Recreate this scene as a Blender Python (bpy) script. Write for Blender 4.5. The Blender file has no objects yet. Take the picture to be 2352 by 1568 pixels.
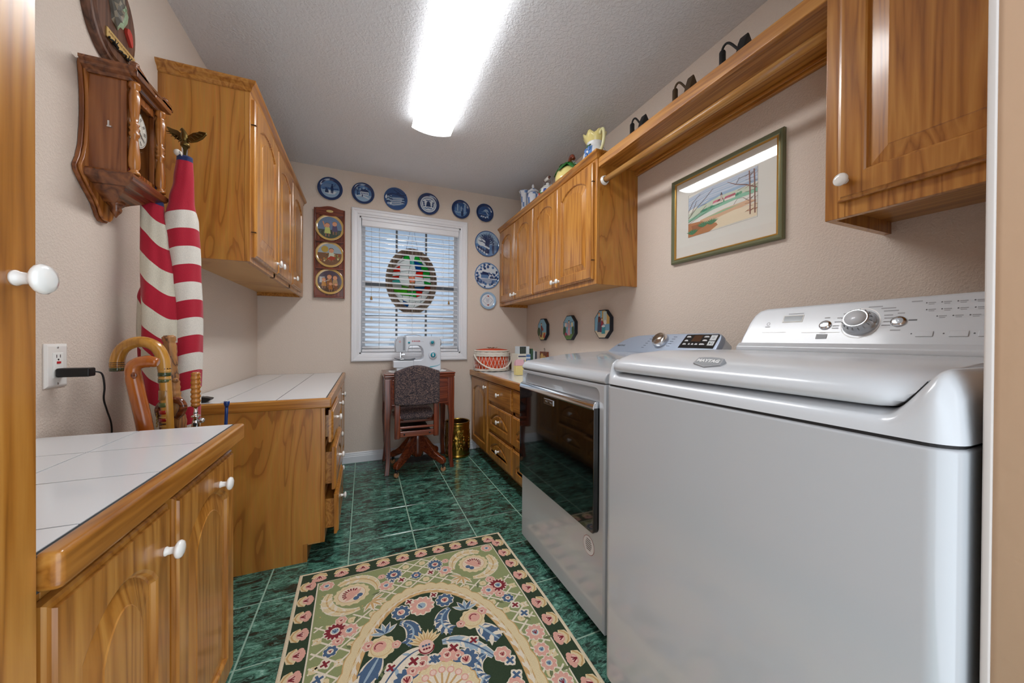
import bpy, bmesh, math, random
from mathutils import Vector, Matrix
PI = math.pi
rnd = random.Random(7)
sc = bpy.context.scene
COL = sc.collection

# ------------------------------------------------------------------ camera
CAM_H = 1.0452
TH, PH, RO, FPX = 0.3963, -0.0057, 0.0057, 809.84
cd = bpy.data.cameras.new('camera'); cam = bpy.data.objects.new('camera', cd); COL.objects.link(cam)
R0 = Vector((math.cos(TH), -math.sin(TH), 0)); F0 = Vector((math.sin(TH), math.cos(TH), 0)); U0 = Vector((0, 0, 1))
FW = F0*math.cos(PH)+U0*math.sin(PH); UU = U0*math.cos(PH)-F0*math.sin(PH)
RR = R0*math.cos(RO)+UU*math.sin(RO); UP = UU*math.cos(RO)-R0*math.sin(RO)
m = Matrix.Identity(4)
for i in range(3):
    m[i][0], m[i][1], m[i][2] = RR[i], UP[i], -FW[i]
m[2][3] = CAM_H
cam.matrix_world = m
cd.sensor_width = 36; cd.lens = 36*FPX/2352; cd.clip_start = 0.02; cd.clip_end = 60
sc.camera = cam

# ------------------------------------------------------------------ world, exposure
w = bpy.data.worlds.new('world'); sc.world = w; w.use_nodes = True
bg = w.node_tree.nodes['Background']
bg.inputs[0].default_value = (0.86, 0.93, 1.0, 1); bg.inputs[1].default_value = 1.85
LAMP = 20.5            # emission of the ceiling fixture lens
sc.view_settings.view_transform = 'Standard'; sc.view_settings.look = 'None'
sc.view_settings.exposure = 0.4; sc.view_settings.gamma = 1.0
sc.view_settings.use_curve_mapping = False

# room
XL, XR, D, HC = -0.76, 1.5245, 3.258, 2.444

# ------------------------------------------------------------------ helpers
def lin(c):
    c = c/255.0
    return c/12.92 if c <= 0.04045 else ((c+0.055)/1.055)**2.4
def rgb(r, g, b): return (lin(r), lin(g), lin(b), 1.0)

class MB:
    """collects shapes in world (or local) coordinates; build() links them as one mesh object"""
    def __init__(s): s.v = []; s.f = []; s.c = []; s.sm = []
    def add(s, vs, fs, col=None, smooth=False):
        o = len(s.v); s.v += [tuple(p) for p in vs]
        for f in fs:
            s.f.append([i+o for i in f]); s.c.append(col); s.sm.append(smooth)
        return s
    def box(s, x0, y0, z0, x1, y1, z1, col=None):
        v = [(x, y, z) for z in (z0, z1) for y in (y0, y1) for x in (x0, x1)]
        return s.add(v, [(0, 2, 3, 1), (4, 5, 7, 6), (0, 1, 5, 4), (2, 6, 7, 3), (0, 4, 6, 2), (1, 3, 7, 5)], col)
    def prism(s, poly, h0, h1, fr=None, col=None, smooth=False):
        """poly in (a,b); extruded from h0 to h1; fr(a,b,h)->xyz"""
        fr = fr or (lambda a, b, h: (a, b, h))
        n = len(poly)
        v = [fr(a, b, h0) for a, b in poly]+[fr(a, b, h1) for a, b in poly]
        s.add(v, [tuple(range(n-1, -1, -1)), tuple(range(n, 2*n))], col)
        o = len(s.v)-2*n
        for i in range(n):
            j = (i+1) % n
            s.f.append([o+i, o+j, o+n+j, o+n+i]); s.c.append(col); s.sm.append(smooth)
        return s
    def loops(s, rings, closed=True, caps=True, col=None, smooth=True, colf=None):
        n = len(rings[0]); o = len(s.v)
        for r in rings: s.v += [tuple(p) for p in r]
        for k in range(len(rings)-1):
            for i in range(n if closed else n-1):
                j = (i+1) % n
                s.f.append([o+k*n+i, o+k*n+j, o+(k+1)*n+j, o+(k+1)*n+i])
                s.c.append(colf(k, i) if colf else col); s.sm.append(smooth)
        if caps and closed:
            s.f.append([o+i for i in range(n-1, -1, -1)]); s.c.append(colf(0, 0) if colf else col); s.sm.append(False)
            b = o+(len(rings)-1)*n
            s.f.append([b+i for i in range(n)]); s.c.append(colf(len(rings)-2, 0) if colf else col); s.sm.append(False)
        return s
    def lathe(s, prof, c=(0, 0, 0), ax='z', n=24, col=None, smooth=True, caps=True, sx=1, sy=1, colf=None):
        rings = []
        for r, h in prof:
            ring = []
            for i in range(n):
                a = 2*PI*i/n; p, q = r*math.cos(a)*sx, r*math.sin(a)*sy
                if ax == 'z': ring.append((c[0]+p, c[1]+q, c[2]+h))
                elif ax == 'y': ring.append((c[0]+q, c[1]+h, c[2]+p))
                else: ring.append((c[0]+h, c[1]+p, c[2]+q))
            rings.append(ring)
        return s.loops(rings, True, caps, col, smooth, colf)
    def tube(s, path, rad, n=10, col=None, smooth=True, colf=None, flat=1.0):
        path = [Vector(p) for p in path]; m_ = len(path)
        rr = rad if isinstance(rad, (list, tuple)) else [rad]*m_
        t0 = (path[1]-path[0]).normalized()
        ref = Vector((0, 0, 1)) if abs(t0.z) < 0.9 else Vector((1, 0, 0))
        nrm = (ref-t0*ref.dot(t0)).normalized(); rings = []
        for k in range(m_):
            t = (path[min(k+1, m_-1)]-path[max(k-1, 0)]).normalized()
            nrm = (nrm-t*nrm.dot(t)).normalized(); b = t.cross(nrm)
            rings.append([path[k]+(nrm*math.cos(2*PI*i/n)*flat+b*math.sin(2*PI*i/n))*rr[k] for i in range(n)])
        return s.loops(rings, True, True, col, smooth, colf)
    def ball(s, c, r, n=12, sz=1.0, col=None, sx=1, sy=1):
        prof = [(max(1e-4, r*math.sin(PI*k/8)), -r*sz*math.cos(PI*k/8)) for k in range(9)]
        return s.lathe(prof, c, 'z', n, col, sx=sx, sy=sy)

def setp(o, label=None, cat=None, group=None, kind=None):
    if label: o['label'] = label
    if cat: o['category'] = cat
    if group: o['group'] = group
    if kind: o['kind'] = kind
    return o

def org(parent):
    p = Vector((0, 0, 0))
    while parent is not None:
        p += parent.location; parent = parent.parent
    return p

def mesh_from(name, mb, shift=(0, 0, 0)):
    me = bpy.data.meshes.new(name)
    sx, sy, sz = shift
    me.from_pydata([(x-sx, y-sy, z-sz) for x, y, z in mb.v], [], mb.f)
    me.polygons.foreach_set('use_smooth', mb.sm)
    if any(c is not None for c in mb.c):
        a = me.color_attributes.new('Col', 'FLOAT_COLOR', 'CORNER')
        buf = []
        for p, c in zip(me.polygons, mb.c):
            c = c or (1, 1, 1, 1)
            buf += list(c)*p.loop_total
        a.data.foreach_set('color', buf)
    bm = bmesh.new(); bm.from_mesh(me); bmesh.ops.recalc_face_normals(bm, faces=bm.faces); bm.to_mesh(me); bm.free()
    me.update()
    return me

def obj(name, mb, mat, parent=None, bevel=0, seg=2, local=None, rot=None, origin=None, autosmooth=False):
    """local=None: shapes are in world coords. local=xyz (relative to the parent): shapes are local to that point"""
    if isinstance(mb, MB):
        if local is None:
            o_ = Vector(origin) if origin is not None else org(parent)
            me = mesh_from(name, mb, o_)
        else: me = mesh_from(name, mb)
    else: me = mb
    if mat is not None and not me.materials: me.materials.append(mat)
    o = bpy.data.objects.new(name, me); COL.objects.link(o)
    if parent is not None: o.parent = parent
    if local is not None: o.location = local
    elif origin is not None: o.location = Vector(origin)-org(parent)
    if rot: o.rotation_euler = rot
    if bevel:
        b = o.modifiers.new('bevel', 'BEVEL'); b.width = bevel; b.segments = seg; b.limit_method = 'ANGLE'; b.angle_limit = math.radians(40)
        b.harden_normals = False
        for p in me.polygons: p.use_smooth = True
        try:
            wn = o.modifiers.new('wn', 'WEIGHTED_NORMAL'); wn.keep_sharp = True
        except Exception: pass
    return o

def thing(name, loc, label, cat, group=None, rot=None):
    o = bpy.data.objects.new(name, None); COL.objects.link(o); o.location = loc; o.empty_display_size = 0.05
    if rot: o.rotation_euler = rot
    return setp(o, label, cat, group)

def copy_tree(o, parent=None):
    c = o.copy(); COL.objects.link(c)
    if parent is not None: c.parent = parent
    for ch in list(o.children): copy_tree(ch, c)
    return c

def struct(name, mb, mat, bevel=0, parent=None, **k):
    o = obj(name, mb, mat, parent, bevel, **k)
    if parent is None: o['kind'] = 'structure'
    return o

# flat print: coloured polygons stacked in thin layers
class Print:
    def __init__(s, fr, step=0.00018): s.mb = MB(); s.fr = fr; s.st = step; s.k = 0
    def poly(s, pts, col, layer=0):
        h = layer*s.st+(s.k % 50)*3.2e-6; s.k += 1
        s.mb.add([s.fr(a, b, h) for a, b in pts], [tuple(range(len(pts)))], col); return s
    def rect(s, a0, b0, a1, b1, col, layer=0): return s.poly([(a0, b0), (a1, b0), (a1, b1), (a0, b1)], col, layer)
    def disc(s, a, b, r, col, layer=0, n=14, ry=None, rot=0, wob=0, wn=0):
        ry = ry or r; pts = []
        for i in range(n):
            t = 2*PI*i/n; k = 1+wob*math.cos(wn*t)
            x, y = r*k*math.cos(t), ry*k*math.sin(t)
            pts.append((a+x*math.cos(rot)-y*math.sin(rot), b+x*math.sin(rot)+y*math.cos(rot)))
        return s.poly(pts, col, layer)
    def ring(s, a, b, r0, r1, col, layer=0, n=40, t0=0, t1=2*PI, k=1.0):
        for i in range(n):
            u, v = t0+(t1-t0)*i/n, t0+(t1-t0)*(i+1)/n
            s.poly([(a+r0*math.cos(u), b+r0*k*math.sin(u)), (a+r1*math.cos(u), b+r1*k*math.sin(u)),
                    (a+r1*math.cos(v), b+r1*k*math.sin(v)), (a+r0*math.cos(v), b+r0*k*math.sin(v))], col, layer)
        return s
    def line(s, pts, wd, col, layer=0):
        n = len(pts); ws = wd if isinstance(wd, (list, tuple)) else [wd]*n
        L, R = [], []
        for i in range(n):
            ax, ay = pts[max(0, i-1)]; bx, by = pts[min(n-1, i+1)]
            dx, dy = bx-ax, by-ay; d = math.hypot(dx, dy) or 1
            nx, ny = -dy/d*ws[i]/2, dx/d*ws[i]/2
            L.append((pts[i][0]+nx, pts[i][1]+ny)); R.append((pts[i][0]-nx, pts[i][1]-ny))
        for i in range(n-1): s.poly([L[i], L[i+1], R[i+1], R[i]], col, layer)
        return s
    def petals(s, a, b, r, n, col, layer=0, wd=0.5, r0=0.25, ph=0):
        for i in range(n):
            t = ph+2*PI*i/n; c_, s_ = math.cos(t), math.sin(t); h = r*wd*PI/n
            q = [(r0*r, -h*.45), (r*.7, -h), (r, -h*.4), (r, h*.4), (r*.7, h), (r0*r, h*.45)]
            s.poly([(a+x*c_-y*s_, b+x*s_+y*c_) for x, y in q], col, layer)
        return s
    def leaf(s, a, b, ln, wd, ang, col, layer=0):
        c_, s_ = math.cos(ang), math.sin(ang)
        q = [(0, 0), (.3*ln, -wd*.45), (.65*ln, -wd*.4), (ln, 0), (.65*ln, wd*.4), (.3*ln, wd*.45)]
        return s.poly([(a+x*c_-y*s_, b+x*s_+y*c_) for x, y in q], col, layer)
    def build(s, name, mat, parent=None, **k): return obj(name, s.mb, mat, parent, **k)

def text(name, body, size, mat, parent, M, extrude=0.0003, bold=0.0, shear=0.0, space=1.0):
    """raised or printed lettering as a mesh; M maps the text plane (x right, y up, z out) into the parent's space"""
    cu = bpy.data.curves.new(name, 'FONT'); cu.body = body; cu.size = size; cu.extrude = extrude
    cu.align_x = 'CENTER'; cu.align_y = 'CENTER'; cu.offset = bold; cu.shear = shear; cu.space_character = space
    cu.resolution_u = 2
    t = bpy.data.objects.new(name, cu); COL.objects.link(t)
    dg = bpy.context.evaluated_depsgraph_get(); me = bpy.data.meshes.new_from_object(t.evaluated_get(dg))
    bpy.data.objects.remove(t); bpy.data.curves.remove(cu)
    me.name = name; me.transform(M); me.materials.clear(); me.materials.append(mat)
    o = bpy.data.objects.new(name, me); COL.objects.link(o); o.parent = parent
    return o
def frame_mat(o, x, y):
    x = Vector(x).normalized(); y = Vector(y).normalized(); z = x.cross(y)
    M = Matrix.Identity(4)
    for i in range(3): M[i][0], M[i][1], M[i][2], M[i][3] = x[i], y[i], z[i], o[i]
    return M

# ------------------------------------------------------------------ materials
def new_mat(name):
    mt = bpy.data.materials.new(name); mt.use_nodes = True
    nt = mt.node_tree; b = nt.nodes['Principled BSDF']
    return mt, nt, b
def N(nt, t, **k):
    n = nt.nodes.new(t)
    for a, v in k.items():
        if a in n.inputs.keys() if isinstance(a, str) else False: n.inputs[a].default_value = v
        else: setattr(n, a, v)
    return n
def L(nt, a, b): nt.links.new(a, b)
def plain(name, col, rough=0.5, metal=0.0, coat=0.0, spec=0.5, bump=0, bscale=300, emit=None, estr=0, alpha=None, trans=0, ior=1.45, sheen=0):
    mt, nt, b = new_mat(name)
    b.inputs['Base Color'].default_value = col; b.inputs['Roughness'].default_value = rough; b.inputs['Metallic'].default_value = metal
    b.inputs['Coat Weight'].default_value = coat; b.inputs['Coat Roughness'].default_value = 0.08
    b.inputs['Specular IOR Level'].default_value = spec; b.inputs['IOR'].default_value = ior
    b.inputs['Transmission Weight'].default_value = trans; b.inputs['Sheen Weight'].default_value = sheen
    if emit: b.inputs['Emission Color'].default_value = emit; b.inputs['Emission Strength'].default_value = estr
    if bump:
        tc = N(nt, 'ShaderNodeTexCoord'); no = N(nt, 'ShaderNodeTexNoise'); no.inputs['Scale'].default_value = bscale; no.inputs['Detail'].default_value = 3
        bp = N(nt, 'ShaderNodeBump'); bp.inputs['Strength'].default_value = bump; bp.inputs['Distance'].default_value = 0.002
        L(nt, tc.outputs['Object'], no.inputs['Vector']); L(nt, no.outputs['Fac'], bp.inputs['Height']); L(nt, bp.outputs[0], b.inputs['Normal'])
    return mt

def plaster(name, col, scale, strength, rough=0.75, blobs=0.5):
    mt, nt, b = new_mat(name)
    tc = N(nt, 'ShaderNodeTexCoord')
    no = N(nt, 'ShaderNodeTexNoise'); no.inputs['Scale'].default_value = scale; no.inputs['Detail'].default_value = 2.5; no.inputs['Distortion'].default_value = 0.6
    L(nt, tc.outputs['Object'], no.inputs['Vector'])
    cr = N(nt, 'ShaderNodeValToRGB'); cr.color_ramp.elements[0].position = 0.42; cr.color_ramp.elements[1].position = 0.62
    L(nt, no.outputs['Fac'], cr.inputs['Fac'])
    bp = N(nt, 'ShaderNodeBump'); bp.inputs['Strength'].default_value = strength; bp.inputs['Distance'].default_value = 0.004
    L(nt, cr.outputs['Color'], bp.inputs['Height']); L(nt, bp.outputs[0], b.inputs['Normal'])
    b.inputs['Base Color'].default_value = col; b.inputs['Roughness'].default_value = rough; b.inputs['Specular IOR Level'].default_value = 0.3
    return mt

def wood(name, c_dark, c_mid, c_light, axis='z', rough=0.28, coat=0.4, ring=16.0, fine=75, scale=1.0, bump=0.12):
    mt, nt, b = new_mat(name)
    tc = N(nt, 'ShaderNodeTexCoord'); oi = N(nt, 'ShaderNodeObjectInfo')
    ad = N(nt, 'ShaderNodeVectorMath', operation='ADD'); sc_ = N(nt, 'ShaderNodeVectorMath', operation='SCALE')
    cx = N(nt, 'ShaderNodeCombineXYZ')
    for i in range(3): L(nt, oi.outputs['Random'], cx.inputs[i])
    L(nt, cx.outputs[0], sc_.inputs[0]); sc_.inputs['Scale'].default_value = 17.0
    L(nt, tc.outputs['Object'], ad.inputs[0]); L(nt, sc_.outputs[0], ad.inputs[1])
    mp = N(nt, 'ShaderNodeMapping'); L(nt, ad.outputs[0], mp.inputs['Vector'])
    st = {'x': (0.05, 1, 1), 'y': (1, 0.05, 1), 'z': (1, 1, 0.05)}[axis]
    mp.inputs['Scale'].default_value = tuple(q*scale for q in st)
    n1 = N(nt, 'ShaderNodeTexNoise'); n1.inputs['Scale'].default_value = ring; n1.inputs['Detail'].default_value = 2; n1.inputs['Distortion'].default_value = 0.4
    L(nt, mp.outputs[0], n1.inputs['Vector'])
    mu = N(nt, 'ShaderNodeMath', operation='MULTIPLY'); mu.inputs[1].default_value = 7.0; L(nt, n1.outputs['Fac'], mu.inputs[0])
    fr_ = N(nt, 'ShaderNodeMath', operation='PINGPONG'); fr_.inputs[1].default_value = 0.5; L(nt, mu.outputs[0], fr_.inputs[0])
    n2 = N(nt, 'ShaderNodeTexNoise'); n2.inputs['Scale'].default_value = fine*2; n2.inputs['Detail'].default_value = 3
    L(nt, mp.outputs[0], n2.inputs['Vector'])
    ma = N(nt, 'ShaderNodeMath', operation='MULTIPLY_ADD'); ma.inputs[1].default_value = 1.1; L(nt, fr_.outputs[0], ma.inputs[0])
    s2 = N(nt, 'ShaderNodeMath', operation='MULTIPLY'); s2.inputs[1].default_value = 0.55; L(nt, n2.outputs['Fac'], s2.inputs[0]); L(nt, s2.outputs[0], ma.inputs[2])
    cr = N(nt, 'ShaderNodeValToRGB'); e = cr.color_ramp.elements
    e[0].position = 0.18; e[0].color = c_dark; e[1].position = 0.85; e[1].color = c_light
    k = cr.color_ramp.elements.new(0.45); k.color = c_mid
    L(nt, ma.outputs[0], cr.inputs['Fac']); L(nt, cr.outputs['Color'], b.inputs['Base Color'])
    bp = N(nt, 'ShaderNodeBump'); bp.inputs['Strength'].default_value = bump; bp.inputs['Distance'].default_value = 0.001
    L(nt, n2.outputs['Fac'], bp.inputs['Height']); L(nt, bp.outputs[0], b.inputs['Normal'])
    b.inputs['Roughness'].default_value = rough; b.inputs['Coat Weight'].default_value = coat; b.inputs['Coat Roughness'].default_value = 0.12
    return mt

def plywood(name, c0, c1, c2, sc3=(3.2, 3.2, 1.1), rings=5.0, rough=0.38):
    """rotary cut veneer: closed growth contours"""
    mt, nt, b = new_mat(name)
    tc = N(nt, 'ShaderNodeTexCoord'); mp = N(nt, 'ShaderNodeMapping'); mp.inputs['Scale'].default_value = sc3
    oi = N(nt, 'ShaderNodeObjectInfo'); cx = N(nt, 'ShaderNodeCombineXYZ'); sc_ = N(nt, 'ShaderNodeVectorMath', operation='SCALE'); sc_.inputs['Scale'].default_value = 9.0
    for i in range(3): L(nt, oi.outputs['Random'], cx.inputs[i])
    L(nt, cx.outputs[0], sc_.inputs[0]); L(nt, sc_.outputs[0], mp.inputs['Location'])
    L(nt, tc.outputs['Object'], mp.inputs['Vector'])
    n1 = N(nt, 'ShaderNodeTexNoise'); n1.inputs['Scale'].default_value = 1.0; n1.inputs['Detail'].default_value = 3.5; n1.inputs['Roughness'].default_value = 0.45; n1.inputs['Distortion'].default_value = 0.9
    L(nt, mp.outputs[0], n1.inputs['Vector'])
    mu = N(nt, 'ShaderNodeMath', operation='MULTIPLY'); mu.inputs[1].default_value = rings; L(nt, n1.outputs['Fac'], mu.inputs[0])
    fr_ = N(nt, 'ShaderNodeMath', operation='FRACT'); L(nt, mu.outputs[0], fr_.inputs[0])
    cr = N(nt, 'ShaderNodeValToRGB'); e = cr.color_ramp.elements
    e[0].position = 0.0; e[0].color = c1; e[1].position = 1.0; e[1].color = c0
    for p_, c_ in ((0.5, c2), (0.86, c1), (0.94, c0)):
        q = e.new(p_); q.color = c_
    L(nt, fr_.outputs[0], cr.inputs['Fac'])
    n2 = N(nt, 'ShaderNodeTexNoise'); n2.inputs['Scale'].default_value = 60; n2.inputs['Detail'].default_value = 3
    mp2 = N(nt, 'ShaderNodeMapping'); mp2.inputs['Scale'].default_value = (3, 3, 0.15); L(nt, tc.outputs['Object'], mp2.inputs['Vector']); L(nt, mp2.outputs[0], n2.inputs['Vector'])
    mx = N(nt, 'ShaderNodeMix', data_type='RGBA', blend_type='OVERLAY'); mx.inputs['Factor'].default_value = 0.18
    L(nt, cr.outputs['Color'], mx.inputs['A']); L(nt, n2.outputs['Color'], mx.inputs['B'])
    hs = N(nt, 'ShaderNodeHueSaturation'); hs.inputs['Saturation'].default_value = 1.0; L(nt, mx.outputs['Result'], hs.inputs['Color'])
    L(nt, hs.outputs[0], b.inputs['Base Color'])
    b.inputs['Roughness'].default_value = rough; b.inputs['Coat Weight'].default_value = 0.25; b.inputs['Coat Roughness'].default_value = 0.2
    return mt

def marble_tile(name):
    mt, nt, b = new_mat(name)
    tc = N(nt, 'ShaderNodeTexCoord'); oi = N(nt, 'ShaderNodeObjectInfo')
    mp = N(nt, 'ShaderNodeMapping'); L(nt, tc.outputs['Object'], mp.inputs['Vector'])
    cx = N(nt, 'ShaderNodeCombineXYZ'); m1 = N(nt, 'ShaderNodeMath', operation='MULTIPLY'); m1.inputs[1].default_value = 31.0
    m2 = N(nt, 'ShaderNodeMath', operation='MULTIPLY'); m2.inputs[1].default_value = 57.0
    L(nt, oi.outputs['Random'], m1.inputs[0]); L(nt, oi.outputs['Random'], m2.inputs[0]); L(nt, m1.outputs[0], cx.inputs[0]); L(nt, m2.outputs[0], cx.inputs[1])
    L(nt, cx.outputs[0], mp.inputs['Location']); mp.inputs['Rotation'].default_value = (0, 0, 0.75); mp.inputs['Scale'].default_value = (8.0, 22.0, 8.0)
    wn = N(nt, 'ShaderNodeTexNoise'); wn.inputs['Scale'].default_value = 0.8; wn.inputs['Detail'].default_value = 3
    L(nt, mp.outputs[0], wn.inputs['Vector'])
    vm = N(nt, 'ShaderNodeVectorMath', operation='MULTIPLY_ADD'); vm.inputs[1].default_value = (1.6, 1.6, 1.6)
    L(nt, wn.outputs['Color'], vm.inputs[0]); L(nt, mp.outputs[0], vm.inputs[2])
    n1 = N(nt, 'ShaderNodeTexNoise'); n1.inputs['Scale'].default_value = 1.7; n1.inputs['Detail'].default_value = 9; n1.inputs['Roughness'].default_value = 0.72; n1.inputs['Distortion'].default_value = 0.3
    L(nt, vm.outputs[0], n1.inputs['Vector'])
    cr = N(nt, 'ShaderNodeValToRGB'); e = cr.color_ramp.elements
    e[0].position = 0.36; e[0].color = rgb(34, 35, 32); e[1].position = 0.72; e[1].color = rgb(166, 204, 190)
    for p_, c_ in ((0.45, rgb(36, 58, 51)), (0.53, rgb(54, 98, 84)), (0.61, rgb(98, 150, 132))):
        q = e.new(p_); q.color = c_
    L(nt, n1.outputs['Fac'], cr.inputs['Fac'])
    n3 = N(nt, 'ShaderNodeTexNoise'); n3.inputs['Scale'].default_value = 1.7; n3.inputs['Detail'].default_value = 5; n3.inputs['Roughness'].default_value = 0.6; n3.inputs['Distortion'].default_value = 0.8
    L(nt, vm.outputs[0], n3.inputs['Vector'])
    s3 = N(nt, 'ShaderNodeMath', operation='SUBTRACT'); s3.inputs[1].default_value = 0.5; L(nt, n3.outputs['Fac'], s3.inputs[0])
    a3 = N(nt, 'ShaderNodeMath', operation='ABSOLUTE'); L(nt, s3.outputs[0], a3.inputs[0])
    r3 = N(nt, 'ShaderNodeMapRange'); r3.inputs['From Min'].default_value = 0.0; r3.inputs['From Max'].default_value = 0.022; r3.inputs['To Min'].default_value = 0.75; r3.inputs['To Max'].default_value = 0.0
    L(nt, a3.outputs[0], r3.inputs[0])
    m3 = N(nt, 'ShaderNodeMix', data_type='RGBA'); L(nt, r3.outputs[0], m3.inputs['Factor']); L(nt, cr.outputs['Color'], m3.inputs['A']); m3.inputs['B'].default_value = rgb(112, 164, 148)
    L(nt, m3.outputs['Result'], b.inputs['Base Color'])
    b.inputs['Roughness'].default_value = 0.13; b.inputs['Specular IOR Level'].default_value = 0.5
    return mt

def paint_mat(name, rough=0.6, coat=0, bump=0, bscale=400, sheen=0, spec=0.4, mott=0.35):
    mt, nt, b = new_mat(name)
    at = N(nt, 'ShaderNodeVertexColor'); at.layer_name = 'Col'
    L(nt, at.outputs['Color'], b.inputs['Base Color'])
    b.inputs['Roughness'].default_value = rough; b.inputs['Coat Weight'].default_value = coat; b.inputs['Coat Roughness'].default_value = 0.06
    b.inputs['Specular IOR Level'].default_value = spec; b.inputs['Sheen Weight'].default_value = sheen
    if bump:
        tc = N(nt, 'ShaderNodeTexCoord'); no = N(nt, 'ShaderNodeTexNoise'); no.inputs['Scale'].default_value = bscale; no.inputs['Detail'].default_value = 2
        bp = N(nt, 'ShaderNodeBump'); bp.inputs['Strength'].default_value = bump; bp.inputs['Distance'].default_value = 0.002
        L(nt, tc.outputs['Object'], no.inputs['Vector']); L(nt, no.outputs['Fac'], bp.inputs['Height']); L(nt, bp.outputs[0], b.inputs['Normal'])
        mx = N(nt, 'ShaderNodeMix', data_type='RGBA', blend_type='MULTIPLY'); mx.inputs['Factor'].default_value = mott
        r2 = N(nt, 'ShaderNodeValToRGB'); r2.color_ramp.elements[0].position = 0.3; r2.color_ramp.elements[1].position = 0.7
        r2.color_ramp.elements[0].color = (0.45, 0.45, 0.45, 1)
        L(nt, no.outputs['Fac'], r2.inputs['Fac']); L(nt, at.outputs['Color'], mx.inputs['A']); L(nt, r2.outputs['Color'], mx.inputs['B'])
        L(nt, mx.outputs['Result'], b.inputs['Base Color'])
    return mt

OD, OM, OL = rgb(138, 84, 28), rgb(170, 110, 42), rgb(192, 135, 62)
M = {}
M['wall'] = plaster('wall_paint', rgb(214, 200, 187), 150, 0.3)
M['ceiling'] = plaster('ceiling_texture', rgb(222, 224, 228), 75, 0.4, 0.85)
M['trim'] = plain('white_trim', rgb(225, 226, 230), 0.35)
M['oak_z'] = wood('oak_upright', OD, OM, OL, 'z')
M['oak_y'] = wood('oak_lengthwise', OD, OM, OL, 'y')
M['oak_x'] = wood('oak_crosswise', OD, OM, OL, 'x')
M['ply'] = plywood('oak_veneer', rgb(154, 96, 34), rgb(174, 114, 44), rgb(188, 130, 56), (5.0, 5.0, 0.95), 8.0)
M['ply_flat'] = plywood('birch_underside', rgb(178, 124, 62), rgb(190, 138, 72), rgb(200, 150, 84), (2, 2, 2), 3, 0.4)
M['cherry_z'] = wood('cherry_upright', rgb(70, 24, 10), rgb(104, 42, 20), rgb(132, 60, 30), 'z', 0.25, 0.5)
M['cherry_x'] = wood('cherry_crosswise', rgb(70, 24, 10), rgb(104, 42, 20), rgb(132, 60, 30), 'x', 0.25, 0.5)
M['walnut_z'] = wood('walnut_upright', rgb(92, 46, 18), rgb(130, 72, 32), rgb(154, 94, 48), 'z', 0.25, 0.5)
M['walnut_y'] = wood('walnut_lengthwise', rgb(76, 38, 18), rgb(110, 62, 32), rgb(138, 82, 44), 'y', 0.25, 0.5)
M['walnut_lt'] = wood('walnut_light', rgb(120, 64, 20), rgb(160, 96, 38), rgb(184, 120, 54), 'z', 0.25, 0.5)
M['plaque'] = wood('plaque_wood', rgb(56, 32, 22), rgb(88, 56, 40), rgb(112, 76, 56), 'z', 0.35, 0.2)
M['knob'] = plain('white_porcelain', rgb(236, 234, 230), 0.12, coat=0.6)
M['lamin'] = plain('white_counter_tile', rgb(226, 230, 234), 0.16, coat=0.3)
M['grout'] = plain('dark_grout', rgb(58, 62, 64), 0.9)
M['fgrout'] = plain('green_grout', rgb(148, 178, 160), 0.9, bump=0.3)
M['tile'] = marble_tile('green_marble_tile')
M['appl'] = plain('white_enamel', rgb(188, 192, 197), 0.14, coat=0.5)
M['appl_p'] = plain('white_plastic', rgb(202, 206, 211), 0.25, coat=0.2)
M['seam'] = plain('dark_seam', rgb(40, 40, 42), 0.7)
M['chrome'] = plain('chrome', rgb(225, 228, 232), 0.08, metal=1)
M['brass'] = plain('brass', rgb(176, 138, 62), 0.25, metal=1, bump=0.25, bscale=60)
M['dbrass'] = plain('antique_brass', rgb(118, 98, 56), 0.38, metal=1)
M['silver'] = plain('silver_plastic', rgb(164, 176, 194), 0.32, metal=0.55)
M['bglass'] = plain('black_glass', rgb(10, 10, 11), 0.04, spec=0.7, coat=0.6)
M['black'] = plain('black_plastic', rgb(18, 18, 20), 0.35)
M['iron'] = plain('black_iron', rgb(34, 33, 34), 0.5, metal=0.3, bump=0.4, bscale=120)
M['rust'] = plain('bronze_iron', rgb(84, 66, 46), 0.45, metal=0.6, bump=0.5, bscale=120)
M['paint'] = paint_mat('printed_colours', 0.5)
M['glaze'] = paint_mat('glazed_colours', 0.12, 0.6)
M['transfer'] = paint_mat('transfer_print', 0.12, 0.6, 0.01, 260, 0, 0.4, 0.45)
M['cloth'] = paint_mat('flag_cloth', 0.85, 0, 0.3, 500, 0.2)
M['rug'] = paint_mat('hooked_wool', 0.95, 0, 0.8, 420, 0.1, 0.1)
M['white'] = plain('white_card', rgb(232, 232, 228), 0.8)
M['uph'] = None
# ================================================================== STRUCTURE
# floor: grout bed with one object per tile
g = MB(); g.box(XL-0.12, -0.5, -0.06, XR+0.12, D+0.12, -0.0025)
floor = struct('floor', g, M['fgrout'])
TP = 0.31; tx0, ty0 = -0.0665, 2.9027
tile_cache = {}
def tile_mesh(w_, d_):
    k = (round(w_, 3), round(d_, 3))
    if k not in tile_cache:
        b_ = 0.0022; mb = MB()
        lo = [(-w_/2, -d_/2), (w_/2, -d_/2), (w_/2, d_/2), (-w_/2, d_/2)]
        hi = [(-w_/2+b_, -d_/2+b_), (w_/2-b_, -d_/2+b_), (w_/2-b_, d_/2-b_), (-w_/2+b_, d_/2-b_)]
        mb.loops([[(x, y, -0.01) for x, y in lo], [(x, y, -0.0015) for x, y in lo], [(x, y, 0) for x, y in hi]], smooth=False)
        me = mesh_from('tile', mb); me.materials.append(M['tile']); tile_cache[k] = me
    return tile_cache[k]
G = 0.0065
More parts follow.
